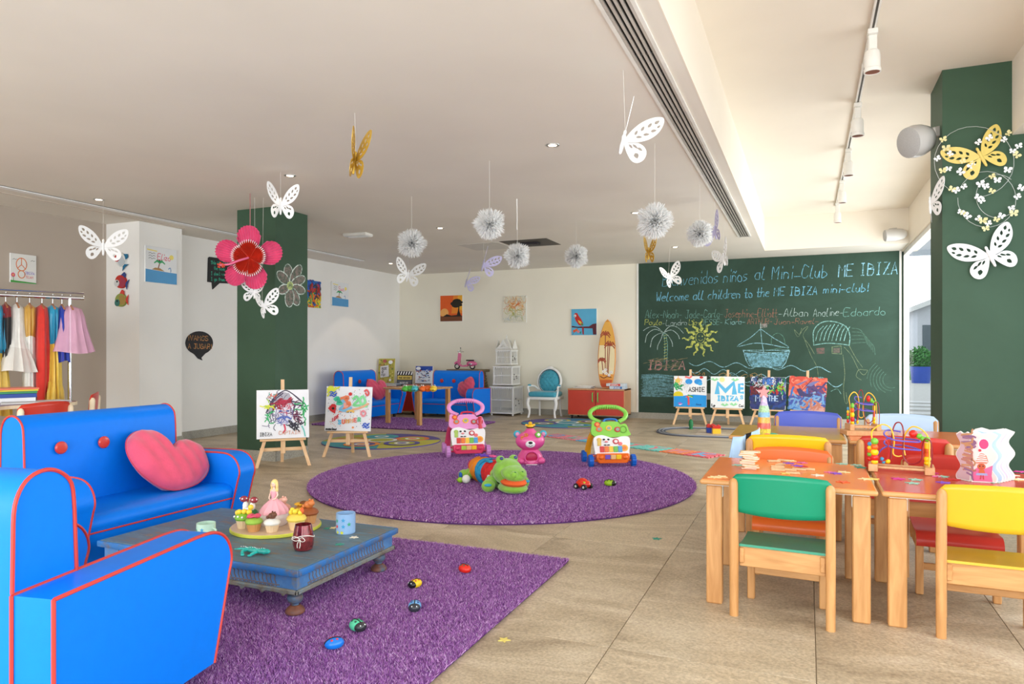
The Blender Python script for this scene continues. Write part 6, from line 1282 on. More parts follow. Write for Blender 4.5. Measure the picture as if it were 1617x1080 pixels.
def bear(col):
    def f(o): m = MB(); m.ell((0, 0, .085), (.022, .02, .018)); m.ell((.022, -.01, .095), (.016, .015, .014)); m.ell((-.02, -.012, .078), .009); m.ell((.03, -.012, .110), .005, 8); m.ell((.014, -.012, .111), .005, 8); m.build('sugar_bear', P(*col, .5), o)
    return f
def sunf(o):
    m = MB()
    for k in range(14): m.ell((.030 * math.cos(k * .449), .030 * math.sin(k * .449), .074), (.014, .007, .004), 8, (0, 0, k * .449))
    m.build('sugar_petals', P(236, 180, 50), o); m = MB(); m.ell((0, 0, .078), (.018, .018, .010)); m.build('flower_centre', P(120, 70, 30), o)
def stars_(o): balls((244, 216, 60), [(.02 * math.cos(a) * 1.3, .02 * math.sin(a), .078 + .006 * (a % 2)) for a in range(7)], .011)(o); m = MB(); m.ell((.03, 0, .085), (.010, .01, .016)); m.build('orange_piece', P(226, 100, 40), o)
cupcake('cupcake with yellow sugar bees and green icing at the left front of the board', -.095, -.12, (234, 208, 168), (126, 180, 60), bees, 1.05)
cupcake('cupcake with two sugar mushrooms and a daisy at the left of the board', -.15, -.03, (214, 170, 110), (40, 120, 60), mush)
cupcake('cupcake with black and white icing at the far left edge of the board', -.175, -.10 + .04, (214, 170, 110), (240, 236, 230), bear((60, 40, 40)), .62)
cupcake('cupcake with a pink sugar flower on green icing at the front of the board', -.005, -.150, (208, 150, 90), (150, 190, 70), rose, .95)
cupcake('cupcake with a brown sugar bear on white icing at the front right of the board', .085, -.125, (230, 200, 160), (236, 232, 224), bear((110, 66, 44)), .9)
cupcake('cupcake topped with yellow and orange sugar stars at the right of the board', .165, -.045, (236, 200, 150), (236, 206, 90), stars_, 1.1)
cupcake('cupcake with a sunflower and brown middle at the back right of the board', .06, .135, (196, 140, 80), (206, 150, 60), sunf, 1.1)
cupcake('cupcake with brown and orange topping behind the starry cupcake', .135, .085, (206, 150, 96), (150, 80, 40), bear((206, 120, 60)), 1.1)
cupcake('cupcake with a peach-coloured rose at the back left of the board', -.075, .13, (226, 180, 150), (226, 160, 140), bear((236, 180, 160)), 1.0)
# doll cake topper
dc = thing('doll_cake', 'blonde princess doll in a pink dress set in a white cake among the cupcakes', 'cake', (CB[0] - .005, CB[1] - .01, BZ)); sk_ = mat('doll_skin', (236, 200, 180), .5)
m = MB(); m.lathe([(0, 0), (.058, 0), (.066, .01), (.070, .050), (.064, .066), (0, .07)], 28); m.build('white_cake', P(240, 228, 226, .6), dc)
m = MB(); m.lathe([(.072, .060), (.068, .075), (.050, .098), (.030, .118), (.016, .128), (.015, .132)], 36, fold=.05, nf=12); m.build('skirt', P(236, 170, 180, .6), dc)
m = MB(); m.lathe([(.015, .130), (.014, .138), (.018, .155), (.019, .165), (.014, .172)], 16, sy=.75); m.build('bodice', P(232, 160, 172, .6), dc)
m = MB(); m.lathe([(.0165, .168), (.017, .174), (.008, .180), (.006, .186), (.006, .194)], 14, sy=.75); m.ell((0, 0, .205), (.0135, .0145, .017)); m.ell((0, -.0148, .203), (.002, .002, .003), 6, k=4)
for s in (-1, 1): m.tube([(s * .018, 0, .170), (s * .024, -.002, .150), (s * .020, -.014, .134), (s * .008, -.022, .130)], [.0045, .004, .0035, .003], 8)
m.build('body', sk_, dc)
m = MB(); m.ell((0, .004, .211), (.0165, .0165, .0175)); 
for s in (-1, 1): m.tube(catmull([(s * .012, .004, .215), (s * .017, .002, .198), (s * .015, .004, .180), (s * .020, -.002, .168)], 4), .0065, 8)
m.ell((0, .012, .190), (.014, .008, .022)); m.build('hair', P(240, 206, 130, .5), dc)
m = MB(); 
for s in (-1, 1): m.ell((s * .005, -.0142, .206), (.0018, .001, .0014), 6, k=4)
m.build('eyes', P(60, 50, 60), dc)
# striped jar, mug, lizard, stars
g = G(479, 868, TZ); jr = thing('glitter_jar', 'dark red glitter glass jar tied with white string on the blue table', 'jar', (*g, TZ))
m = MB(); m.lathe([(0, 0), (.032, 0), (.040, .006), (.047, .030), (.047, .060), (.040, .095), (.036, .115), (.034, .115), (.038, .09), (.044, .06), (.044, .03), (.034, .010), (0, .008)], 32); m.build('glass', [mat('red_glitter_glass', (124, 40, 44), .12, var=.45, scale=60, coat=.6, metal=.3)], jr)
m = MB(); m.tube([(.048 * math.cos(a), .048 * math.sin(a), .066 - .008 * math.sin(a * 2)) for a in [2 * PI * i / 24 for i in range(24)]], .0022, 5, True)
for s in (-1, 1): m.tube(catmull([(.018, -.046, .062), (.018 + s * .022, -.055, .072), (.018 + s * .036, -.055, .060), (.018 + s * .016, -.052, .052), (.018, -.048, .060)], 4), .0018, 5); m.tube(catmull([(.018, -.048, .060), (.018 + s * .008, -.052, .04), (.014 + s * .006, -.05, .022)], 4), .0018, 5)
m.build('string', P(236, 228, 220, .8), jr)
def mug(lab, x, y, col, z=TZ, s=1.0, cat='mug'):
    o = thing('painted_mug', lab, cat, (x, y, z), 0); o.scale = (s, s, s); m = MB(); m.lathe([(0, 0), (.044, 0), (.047, .004), (.047, .098), (.043, .098), (.043, .008), (0, .008)], 32); m.build('cup', P(*col, .3), o)
    def onc(u, v): return u, v
    m = MB(); mats = [P(60, 160, 120), P(214, 60, 60), P(206, 206, 60), P(60, 150, 200)]
    for k, (a, z_, c) in enumerate(((-2.0, .065, 0), (-1.2, .07, 3), (-2.0, .038, 1), (-1.2, .04, 3), (-1.9, .010, 2), (-1.35, .010, 2), (-2.7, .05, 1), (-.6, .05, 0))):
        cx = a; pts = []
        for i in range(10): r_ = (.011 if i % 2 == 0 else .0055); pts.append((a + r_ * math.cos(i * PI / 5 + PI / 2) / .047, z_ + r_ * math.sin(i * PI / 5 + PI / 2)))
        vs = [(.0476 * math.cos(p[0]), .0476 * math.sin(p[0]), max(.003, p[1])) for p in pts] + [(.0482 * math.cos(a), .0482 * math.sin(a), z_)]; m.add(vs, [(i, (i + 1) % 10, 10) for i in range(10)], c)
    m.build('painted_motifs', mats, o, smooth=0, fixn=False); return o
g = G(546, 841, TZ); mug('pale blue cup painted with small stars and turtles at the right of the blue table', g[0], g[1], (140, 176, 216))
g = G(322, 862, TZ); o = mug('pale green decorated cup on the coffee table, peeking above the near armchair', -2.60, 2.46, (190, 220, 200), s=.9)
m = MB(); m.tube([(.046, 0, .075), (.068, 0, .07), (.068, 0, .035), (.046, 0, .03)], .005, 8); m.build('handle', P(190, 220, 200, .3), o)
g = G(396, 874, TZ); lz = thing('toy_lizard', 'small turquoise painted lizard figure on the front of the blue table', 'toy', (*g, TZ), .1); M_lz = mat('lizard_turquoise', (40, 180, 170), .25, var=.2, scale=60)
m = MB(); m.tube(catmull([(-.085, .0, .012), (-.05, .012, .014), (0, 0, .016), (.045, -.006, .016), (.075, .0, .015)], 5), [.003] * 3 + [.005] * 4 + [.011] * 9 + [.010] * 3 + [.013] * 2, 8); m.ell((.082, 0, .016), (.018, .013, .011)); m.build('body', M_lz, lz)
for sx, sy in ((-1, -1), (-1, 1), (1, -1), (1, 1)): m = MB(); m.tube(catmull([(sx * .028 + .01, 0, .014), (sx * .034 + .01, sy * .025, .016), (sx * .020 + .01, sy * .042, .008)], 4), .0065, 7); m.ell((sx * .018 + .01, sy * .045, .006), (.010, .008, .005)); m.build('leg', M_lz, lz)
m = MB(); 
for i in range(16): m.ell((-.05 + i * .008, .006 * math.sin(i), .027), .002, 5, k=3)
m.build('white_dots', P(240, 245, 245), lz)
# ---------------------------------------------------------------- foam stars
def starpts(r, n=5, k=.45, rot=0): return [((r if i % 2 == 0 else r * k) * math.cos(rot + i * PI / n), (r if i % 2 == 0 else r * k) * math.sin(rot + i * PI / n)) for i in range(2 * n)]
STM = {}
def star(lab, x, y, z, col, r=.028, rot=0, group='foam stars', tilt=0):
    m = MB(); key = (col, r)
    if key not in STM: m.prism(starpts(r), 0, .003); o = m.build('foam_star', P(*col, .8), smooth=0); STM[key] = o
    else: o = STM[key].copy(); C.objects.link(o)
    o.location = (x, y, z + .0006); o.rotation_euler = (tilt, 0, rot); tag(o, lab, 'foam star', group); return o
cols = {'white': (238, 226, 206), 'violet': (130, 80, 190), 'pink': (226, 110, 160), 'mint': (150, 196, 176), 'cream': (240, 216, 160), 'orange': (226, 96, 50), 'yellow': (238, 206, 110), 'magenta': (214, 60, 150), 'red': (206, 50, 50), 'green': (60, 150, 130)}
STS = [(1165, 735, 'mint', T1z), (1139, 753, 'cream', T1z), (1128, 754, 'cream', T1z), (1183, 756, 'mint', T1z), (1330, 733, 'mint', T1z), (1353, 735, 'mint', T1z), (1359, 738.5, 'green', T1z), (1312, 746.5, 'pink', T1z), (1320, 748, 'violet', T1z), (1332, 746, 'cream', T1z), (1331, 761.5, 'orange', T1z), (1366, 757, 'cream', T1z), (1378, 757, 'yellow', T1z), (1248, 728, 'cream', T1z + .014), (1259, 736, 'violet', T1z + .014), (1246, 732, 'violet', T1z + .014), (1266, 737, 'red', T1z), (1266, 731, 'pink', T1z), (1242, 748, 'yellow', T1z), (1292, 751, 'white', T1z)]
STR = [(1418, 756.5, 'magenta', T1z), (1446, 758, 'mint', T1z), (1441, 763.5, 'mint', T1z), (1471, 747.5, 'magenta', T1z), (1480, 752.5, 'pink', T1z), (1488, 753, 'mint', T1z), (1505, 757.5, 'red', T1z), (1490, 762.5, 'violet', T1z), (1598, 751, 'white', T1z), (1604, 758, 'cream', T1z), (1612, 757.5, 'white', T1z), (1611, 745.5, 'magenta', T1z), (1566, 762, 'mint', T1z)]
STF = [(1037, 851, 'green', .0), (949, 1011, 'yellow', .0)]
STC = [(585, 833, 'mint'), (527, 834, 'cream'), (518, 834.5, 'green'), (559, 849, 'white'), (536, 860, 'green')]
for nm_, L_, plc in (('orange', STS, 'on the orange table'), ('red', STR, 'on the red table')):
    seen = {}
    for px, py, c, z in L_:
        g = G(px, py, z); tot = sorted(p[0] for p in L_ if p[2] == c); k_ = tot.index(px)
        lb = ('the only %s foam star %s' % (c, plc)) if len(tot) == 1 else '%s foam star %s, %s of the %d %s ones' % (c, plc, ['leftmost', 'second from the left', 'third from the left', 'fourth from the left', 'fifth from the left'][k_] if k_ < len(tot) - 1 else 'rightmost', len(tot), c)
        star(lb, g[0], g[1], z, cols[c], .030, random.uniform(0, 6), 'loose %s foam stars %s' % (c, plc))
star('green foam star lying on the stone floor near the orange table leg', *G(1037, 851), .0, cols['green'], .03, .4, None); star('pale yellow foam star lying on the stone floor beside the purple rug corner', *G(949, 1011 + 0), .0, cols['yellow'], .026, .2, None) if False else star('pale yellow foam star lying on the stone floor beside the near purple rug', *G(796, 1011), .0, (226, 206, 110), .026, .2, None)
for (px, py, c), lb in zip(STC, ('mint foam star leaning at the foot of the pale blue cup', 'cream foam star left of the pale blue cup', 'green foam star farthest left of the pale blue cup', 'white foam star in front of the pale blue cup on the blue table', 'green foam star nearest the front edge of the blue table')):
    if px == 585: continue
    star(lb, *G(px, py, TZ), TZ, cols[c], .022, random.random() * 6, 'foam stars on the blue table')

# ---------------------------------------------------------------- things on the school tables
# domino stack
g = G(1183, 741, T1z); zz = T1z + .0005
for i in range(11):
    dx = .012 * math.sin(i * 1.3); o = thing('wooden_domino', ['wooden domino tile lying at the very bottom of the stack on the orange table', '', '', '', '', '', '', '', '', '', 'wooden domino tile lying crossways on the very top of the stack'][i] or 'wooden domino in the stack on the orange table, %s from the bottom' % ['', 'second', 'third', 'fourth', 'fifth', 'sixth', 'seventh', 'eighth', 'ninth', 'tenth', ''][i], 'domino', (g[0] + dx, g[1] + .008 * math.cos(i * 2), zz), .2 * math.sin(i * 2.1), 'dominoes stacked on the orange table')
    m = MB(); m.box((-.034 if i < 10 else -.045, -.018, 0), (.034 if i < 10 else .045, .018, .0075), .001); m.build('tile', M_pine, o)
    m = MB(); m.box((-.032, -.0184, .002), (.032, -.018, .0055)); m.build('white_edge', P(240, 220, 206), o); zz += .0080
k = 0
for (px, py, rz, st_) in ((1222, 729, .3, 0), (1232, 735, 1.2, 0), (1228, 738, .1, .0), (1229, 743, .0, 0), (1247, 743, .02, 0), (1262, 742, .0, 0), (1276, 742, .05, 0), (1238, 728, -.3, 0), (1252, 748, .1, 0), (1228, 741, .0, 0)):
    g = G(px, py, T1z); o = thing('wooden_domino', 'loose wooden domino lying in the middle of the orange table among the foam stars', 'domino', (g[0], g[1], T1z + .0005), rz, 'loose dominoes on the orange table')
    m = MB(); m.box((-.030, -.014, 0), (.030, .014, .0075), .001); m.build('tile', M_pine, o)
# bead mazes
def maze(lab, x, y, z, rz, s=1.0):
    o = thing('bead_maze', lab, 'bead maze', (x, y, z + .0005), rz); o.scale = (s, s, s); W2 = .125; bwood = wood('maze_wood', (206, 150, 100), (222, 172, 124), 'Y')
    for sx in (-1, 1): m = MB(); m.box((sx * W2 - .022, -.075, 0), (sx * W2 + .022, .075, .038), .003); m.build('end_block', bwood, o)
    for y_ in (-.04, .045): m = MB(); m.cyl((-W2, y_, .020), (W2, y_, .020), .007, n=10); m.build('dowel', bwood, o)
    def wire(pts, c, r=.0035): m = MB(); m.tube(catmull(pts, 6), r, 7); m.build('wire', P(*c, .25), o)
    Y, R_, B_, DR = (246, 190, 40), (190, 40, 44), (100, 90, 190), (140, 30, 36)
    wire([(-W2, -.03, .03), (-W2 - .005, -.02, .15), (-W2 - .005, 0, .20), (-.085, .01, .235), (-.045, .01, .215), (-.03, .01, .15), (-.035, .01, .09), (-.015, .01, .075), (.005, .01, .08)], Y)
    wire([(-.045, .02, .06), (-.04, .02, .18), (-.025, .02, .24), (0, .02, .245), (.012, .02, .20), (.010, -.01, .10), (.025, -.02, .055), (.055, -.02, .045), (.09, -.02, .07), (.095, -.02, .14), (.105, -.03, .175), (.13, -.04, .165), (.135, -.055, .10), (.130, -.06, .035)], DR)
    wire([(.02, .03, .08), (.012, .03, .13), (.02, .02, .19), (.05, .01, .23), (.09, .0, .22), (.12, -.01, .18), (.125, -.02, .10), (.122, -.03, .035)], Y)
    wire([(0, .03, .20), (-.06, .03, .205), (-.075, -.01, .185), (-.03, -.05, .165), (.07, -.05, .16), (.08, -.02, .165), (.03, .03, .165), (-.05, .04, .165), (-.075, .0, .14), (-.03, -.05, .125), (.07, -.05, .12), (.08, -.02, .12), (0, .04, .13), (-.08, .03, .11), (-W2, .03, .035)], B_, .004)
    wire([(-W2 - .005, -.06, .035), (-W2, -.06, .12), (-.09, -.05, .165), (-.06, -.04, .15), (-.055, -.03, .08), (-.075, -.03, .055), (-W2, .0, .035)], R_, .003)
    def bead(c, p, r, sh=0):
        m = MB(); (m.ell(p, r if sh == 0 else (r, r, r * .75), 14) if sh < 2 else m.cyl((p[0], p[1], p[2] - r), (p[0], p[1], p[2] + r), r * .9, n=14)); m.build('bead', P(*c, .22), o)
    O, RD, YE, G_, BL = (240, 100, 30), (214, 40, 32), (250, 200, 20), (120, 190, 60), (70, 150, 200)
    for c, z_, r, sh in ((YE, .048, .017, 1), (RD, .070, .019, 0), (YE, .097, .019, 0), (O, .125, .0175, 0), (G_, .153, .018, 0)): bead(c, (-.118, -.055, z_), r, sh)
    for c, z_, r in ((RD, .055, .013), (G_, .078, .012), (O, .095, .011), (YE, .112, .012), (BL, .132, .011)): bead(c, (-.142, .0, z_), r)
    for c, z_, r, sh in ((YE, .048, .016, 1), (YE, .068, .017, 0), (O, .092, .013, 2), (O, .112, .013, 2), (YE, .136, .015, 2)): bead(c, (.118, .03, z_), r, sh)
    for c, p, r in ((RD, (.055, .005, .195), .020), (G_, (.082, .0, .185), .014), (G_, (.098, -.002, .172), .013), (G_, (.116, -.008, .172), .014), (BL, (-.085, -.03, .062), .010), (BL, (-.078, -.02, .045), .009), (YE, (-.058, -.02, .050), .012)): bead(c, p, r)
    return o
g = G(1421, 745, T1z); maze('wooden bead maze with yellow, red and violet wires on the red table', g[0] + .005, g[1] + .01, T1z, -.10, .92)
g = G(1354, 686, T2z); o = maze('bead maze toy standing farther back on the rear orange table, left end', g[0] + .03, g[1], T2z, .25, .95)
o.scale = (.62, .7, 1.0); o.location.z = T2z + .03
m = MB(); m.box((-.19, -.11, -.029), (.19, .09, 0), .002); m.build('base_board', wood('maze_wood', (206, 150, 100), (222, 172, 124), 'Y'), o)
# wavy-edged board book standing in a concertina
bk = thing('concertina_book', 'thick wavy-edged children\'s board book standing open on the red table', 'book', (0, 0, T1z + .001)); 
def wavy(W_, H_, n=26):
    R_ = [(W_ + .012 * math.sin(v * 2 * PI * 2.1 / 1 + .6), H_ * v) for v in [i / n for i in range(n + 1)]]
    top = [(W_ * u, H_ + .012 * math.sin(u * PI) + .008 * math.sin(u * 9)) for u in (.85, .65, .45, .25, .08)]; return [(0, 0)] + R_ + top + [(0, H_)]
pgs = [((1533, 757), -1.0, .075, (214, 180, 190)), ]
base = Vector((*G(1533, 760, T1z), 0)); W_ = .085; Hb = .212
cols_p = [(226, 214, 214), (172, 198, 224), (196, 206, 226), (212, 192, 214), (204, 208, 226), (216, 190, 212)]
spine = [base, Vector((*G(1574, 757, T1z), 0)), Vector((*G(1581, 757, T1z), 0)), Vector((*G(1586, 756, T1z), 0)), Vector((*G(1592, 755, T1z), 0))]
def page(loc, rz, W_, H_, col, art, nm='page', flip=1):
    R_ = wavy(W_, H_); R_ = [(x * flip, z) for x, z in R_]; m = MB(); m.prism(R_, -.003, .003, ax='y'); p = m.build(nm, P(236, 232, 226, .5), bk, (loc.x, loc.y, 0), rz, smooth=0)
    A = Art(base=.0034, step=.0002); A.fill(col, [(x * .93 + flip * .002, z * .96 + .004) for x, z in R_]); art(A, flip); A.done('page_print', p); return p
def pa(A, f):
    A.fill((214, 96, 140), [(.004, .004), (.078, .004), (.074, .03), (.078, .075), (.05, .06), (.03, .07), (.004, .05)]); A.dot((244, 240, 240), .045, .165, .023, .026, 18); A.dot((226, 60, 110), .045, .165, .018, .022, 18)
    A.fill((200, 130, 110), [(.012, .085), (.03, .125), (.038, .13), (.055, .115), (.062, .09), (.055, .08), (.02, .08)]); 
    for k in range(5): A.stroke((244, 226, 226), [(.014 + k * .003, .088 + k * .009), (.035, .092 + k * .009), (.058 - k * .003, .090 + k * .009)], .003, 3)
    A.dot((180, 80, 44), .036, .068, .016, .014, 12); A.dot((20, 20, 20), .030, .070, .003, n=6); A.dot((20, 20, 20), .042, .070, .003, n=6); A.fill((190, 90, 50), [(.028, .055), (.046, .055), (.050, .035), (.026, .035)]); A.fill((150, 150, 190), [(.018, .040), (.056, .040), (.06, .030), (.014, .030)]); A.stroke((180, 60, 50), [(.034, .03), (.032, .014)], .004); A.stroke((180, 60, 50), [(.042, .03), (.044, .014)], .004); A.dot((214, 40, 60), .03, .138, .006, n=8)
def pb(A, f): A.fill((220, 170, 70), [(.004, .004), (.08, .004), (.076, .07), (.05, .085), (.02, .085), (.004, .07)]); A.dot((60, 150, 80), .03, .12, .012, .014, 8); A.stroke((120, 70, 50), [(.045, .08), (.03, .03)], .006); A.dot((180, 60, 70), .03, .04, .016, .02, 10); A.stroke((130, 150, 190), [(.03, .145), (.065, .147)], .003)
def pn(A, f): A.fill((200, 60, 130), [(.004, .004), (.08, .004), (.08, .02), (.004, .02)]); scrib(A, [(206, 160, 200), (160, 180, 220)], 6, (.02, .03, .06, .18), .003, .03, 3)
def pl_(A, f):
    scrib(A, [(150, 110, 150), (190, 130, 120), (200, 150, 110)], 30, (-.05 if f < 0 else .01, .03, -.01 if f < 0 else .06, .2), .008, .03, 5)
cam_dir = math.atan2(base.y, base.x)
b0 = Vector((*G(1534, 761, T1z), 0)); 
page(b0, .08, .086, .205, (220, 196, 190), pa); 
page(b0 + Vector((-.0, .004, 0)), PI - .9 + PI, .06, .20, (196, 150, 160), pl_, flip=-1) if False else page(b0 + Vector((-.002, .004, 0)), -.95, .062, .200, (206, 176, 186), pl_, flip=-1)
for i in range(5): page(b0 + Vector((.004 + i * .005, .020 + i * .020, 0)), .10, .108 + .010 * i, .212 + .002 * (i % 2), cols_p[i + 1], pb if i == 0 else pn, 'page')
# sand bottle on a flower base
g = G(1206, 690, T2z); bo = thing('sand_bottle', 'tall bottle of layered coloured sand with a starfish stopper on the mustard table', 'bottle', (g[0], g[1] + .02, T2z + .0005))
lay = [(0, .018, .022, (90, 160, 200)), (.018, .05, .036, (226, 206, 70)), (.05, .085, .036, (214, 90, 70)), (.085, .12, .034, (240, 170, 60)), (.12, .15, .032, (120, 170, 200)), (.15, .19, .028, (160, 200, 150)), (.19, .215, .022, (190, 170, 210)), (.215, .26, .016, (214, 186, 214))]
pr = [(.030, .0), (.038, .012), (.039, .05), (.037, .09), (.035, .13), (.030, .17), (.020, .205), (.015, .24), (.014, .26)]
def rad(z):
    for (r0, z0), (r1, z1) in zip(pr, pr[1:]):
        if z0 <= z <= z1: return r0 + (r1 - r0) * (z - z0) / (z1 - z0)
    return pr[-1][0]
for a_, b_, _, c in lay: m = MB(); m.lathe([(0, a_), (rad(a_), a_), (rad((a_ + b_) / 2), (a_ + b_) / 2), (rad(b_), b_), (0, b_)], 24); m.build('sand_layer', mat('sand_%d_%d' % (c[0], c[1]), c, .35, var=.3, scale=90, coat=.5), bo)
m = MB(); m.lathe([(.014, .258), (.017, .262), (.017, .272), (0, .275)], 16); m.build('stopper', P(120, 130, 90), bo)
m = MB(); m.prism([(x, z + .272) for x, z in starpts(.040, 5, .45, PI / 2)], -.018, -.008, ax='y'); m.build('starfish', P(236, 150, 150, .7), bo)
for k, c in enumerate(((60, 110, 190), (236, 100, 130), (60, 170, 140), (60, 80, 170), (240, 120, 150))):
    a = k * 1.257 - 2.4; m = MB(); m.ell((.052 * math.cos(a), .045 * math.sin(a), .012), (.032, .022, .012), 12, (0, 0, a)); m.build('base_petal', P(*c, .4), bo)

# ---------------------------------------------------------------- toys on the round rug
def walker(lab, x, y, rz, C1, C2, C3, C4, CW, s=1.0):
    """push-along activity walker facing -y. C1 top panel, C2 handle, C3 lower body, C4 side legs, CW wheels"""
    o = thing('activity_walker', lab, 'baby walker', (x, y, .020), rz); o.scale = (s, s, s); pm = lambda c: P(*c, .3)
    ty = lambda z: -.10 + .26 * (z - .1)          # the front leans back
    m = MB(); m.prism([(-.135, .045), (.135, .045), (.155, .10), (.15, .145), (-.15, .145), (-.155, .10)], -.16, -.06, ax='y'); b_ = m.build('front_bumper', pm(C3), o); q = b_.modifiers.new('b', 'BEVEL'); q.width = .015; q.segments = 3
    for i, c in enumerate(((120, 90, 190) if C1[1] > 150 else (180, 210, 80), (240, 190, 130), (246, 200, 40))): m = MB(); m.box((-.075 + i * .05, -.172, .088), (-.028 + i * .05, -.155, .135), .003); m.build('roller_block', pm(c), b_)
    for sx in (-1, 1): m = MB(); m.ell((sx * .11, -.16, .105), (.024, .016, .022), 14); m.build('round_knob', pm(C3), b_)
    def panel(nm, out, z0, th_, mt, par=o):
        m = MB(); m.prism([(p[0], p[1]) for p in catmull([(a, b, 0) for a, b in out], 4, True)], -.018, .018, ax='y'); ob = m.build(nm, mt, par); ob.location = (0, ty(z0) - .02, z0); ob.rotation_euler = (-.26, 0, 0); q = ob.modifiers.new('b', 'BEVEL'); q.width = .006; q.segments = 2; return ob
    pn_ = panel('white_panel', [(-.13, .0), (.13, .0), (.155, .03), (.165, .17), (.10, .19), (.02, .17), (-.04, .19), (-.10, .205), (-.165, .17), (-.16, .03)], .13, 0, P(242, 240, 240, .3))
    tp = panel('top_panel', [(-.155, .0), (.155, .0), (.165, .06), (.14, .13), (.09, .125), (.06, .155), (-.07, .155), (-.10, .13), (-.16, .165), (-.175, .12)], .315, 0, pm(C1)); tp.location.y += .012
    for i, c in enumerate(((216, 50, 40), (240, 120, 40), (246, 200, 50), (110, 190, 70), (70, 160, 220))): m = MB(); m.box((-.115 + i * .042, -.028, .022), (-.077 + i * .042, -.016, .085), .003); m.build('piano_key', pm(c), pn_)
    def disc(par, x_, z_, r_, c, c2=None, y_=-.026):
        m = MB(); m.cyl((x_, y_ + .010, z_), (x_, y_, z_), r_, r_ * .92, n=20); ob = m.build('dial', pm(c), par)
        if c2: m = MB(); m.cyl((x_, y_, z_), (x_, y_ - .004, z_), r_ * .55, n=16); m.build('dial_face', pm(c2), ob)
    disc(pn_, .035, .135, .030, (200, 50, 60), (240, 230, 230)); disc(pn_, .075, .11, .020, (236, 110, 110)); disc(pn_, .11, .065, .036, (246, 180, 50), (236, 130, 40))
    m = MB(); m.box((-.135, -.028, .09), (-.10, -.016, .15), .004); m.ell((-.118, -.022, .155), (.022, .008, .02), 14); m.build('yellow_door', pm((226, 190, 90) if C1[1] > 150 else (170, 200, 90)), pn_)
    m = MB(); m.ell((-.055, -.024, .145), (.030, .012, .024), 14); hd_ = m.build('cow_face', P(244, 240, 240), pn_); m = MB(); m.ell((-.055, -.034, .132), (.016, .008, .010), 12); m.build('muzzle', P(240, 150, 150), hd_)
    m = MB(); m.ell((-.075, -.032, .155), (.012, .006, .010), 10); m.ell((-.035, -.032, .155), (.012, .006, .010), 10); m.ell((-.065, -.026, .098), (.014, .008, .006), 10); m.ell((-.035, -.026, .098), (.014, .008, .006), 10); m.build('black_patch', M_black, hd_)
    for x_, z_, c in ((-.11, .075, (240, 110, 40)), (-.02, .085, (246, 200, 50)), (.06, .07, (206, 44, 40))): disc(tp, x_, z_, .030, c, (150, 160, 150))
    disc(tp, -.125, .125, .028, (220, 70, 40), (240, 150, 60)); m = MB(); m.tube([(.115 + .03 * math.cos(a), -.022, .07 + .035 * math.sin(a)) for a in [i * PI / 8 for i in range(16)]], .006, 6, True); m.build('phone_ring', pm(tuple(int(v * .85) for v in C1) if C1[1] > 150 else (206, 40, 60)), tp)
    if C1[1] <= 170: m = MB(); m.tube([(.125, -.024, -.01), (.12, -.034, .05), (.125, -.024, .12)], [.022, .014, .022], 10); m.build('telephone', pm((206, 40, 60)), tp)
    m = MB(); m.tube(catmull([(-.06, -.01, .155), (-.05, -.01, .178), (0, -.012, .184), (.05, -.01, .178), (.06, -.01, .155)], 4), .011, 8); m.build('carry_grip', pm((50, 120, 200) if C1[1] > 150 else (214, 50, 80)), tp)
    # handle ring leaning back towards the pusher
    m = MB(); m.tube(catmull([(-.085, .03, .46), (-.155, .065, .50), (-.165, .10, .56), (-.10, .125, .608), (0, .13, .62), (.10, .125, .608), (.165, .10, .56), (.155, .065, .50), (.085, .03, .46)], 6), .021, 12); h2 = m.build('handle', pm(C2), o)
    m = MB(); 
    for i in range(9): m.tube([(-.085 + i * .021 + .0225 * 0, .125 + .0235 * math.cos(a), .611 + .0235 * math.sin(a)) for a in [k * PI / 4 for k in range(8)]], .0035, 4, True)
    m.build('grip_ribs', pm(C2), h2)
    for sx in (-1, 1):
        m = MB(); m.tube(catmull([(sx * .135, .0, .42), (sx * .155, .10, .30), (sx * .165, .20, .16), (sx * .165, .24, .07)], 5), [.024] * 5 + [.028] * 6 + [.030] * 5, 10); m.build('side_leg', pm(C4), o)
        for (xx, yy) in ((sx * .195, -.10), (sx * .20, .235)):
            m = MB(); m.tube([(xx - .022, yy, .064), (xx - .018, yy, .064), (xx + .018, yy, .064), (xx + .022, yy, .064)], [.05, .062, .062, .05], 22); wh = m.build('wheel', pm(CW), o)
            m = MB(); 
            for k in range(14): a = k * 2 * PI / 14; m.box((xx - .017, yy + .060 * math.cos(a) - .005, .064 + .060 * math.sin(a) - .005), (xx + .017, yy + .060 * math.cos(a) + .005, .064 + .060 * math.sin(a) + .005), 0)
            m.build('tread', pm(CW), wh)
    m = MB(); m.cyl((-.19, .235, .064), (.19, .235, .064), .010, n=8); m.cyl((-.19, -.10, .064), (.19, -.10, .064), .010, n=8); m.build('axle', pm(C3), o); return o
g = G(965, 741); walker('green and orange push-along activity walker with blue wheels on the round rug', g[0] - .045, g[1] + .12, TH + .10, (136, 206, 60), (136, 206, 80), (240, 110, 30), (240, 170, 30), (20, 100, 200), .90).scale.x = 1.06
g = G(740, 725); walker('pink push-along activity walker with lilac wheels at the back of the round rug', g[0] - .07, g[1] + .10, TH + .22, (232, 150, 206), (236, 150, 206), (220, 60, 100), (214, 70, 110), (206, 140, 206), .93).scale.x = 1.08
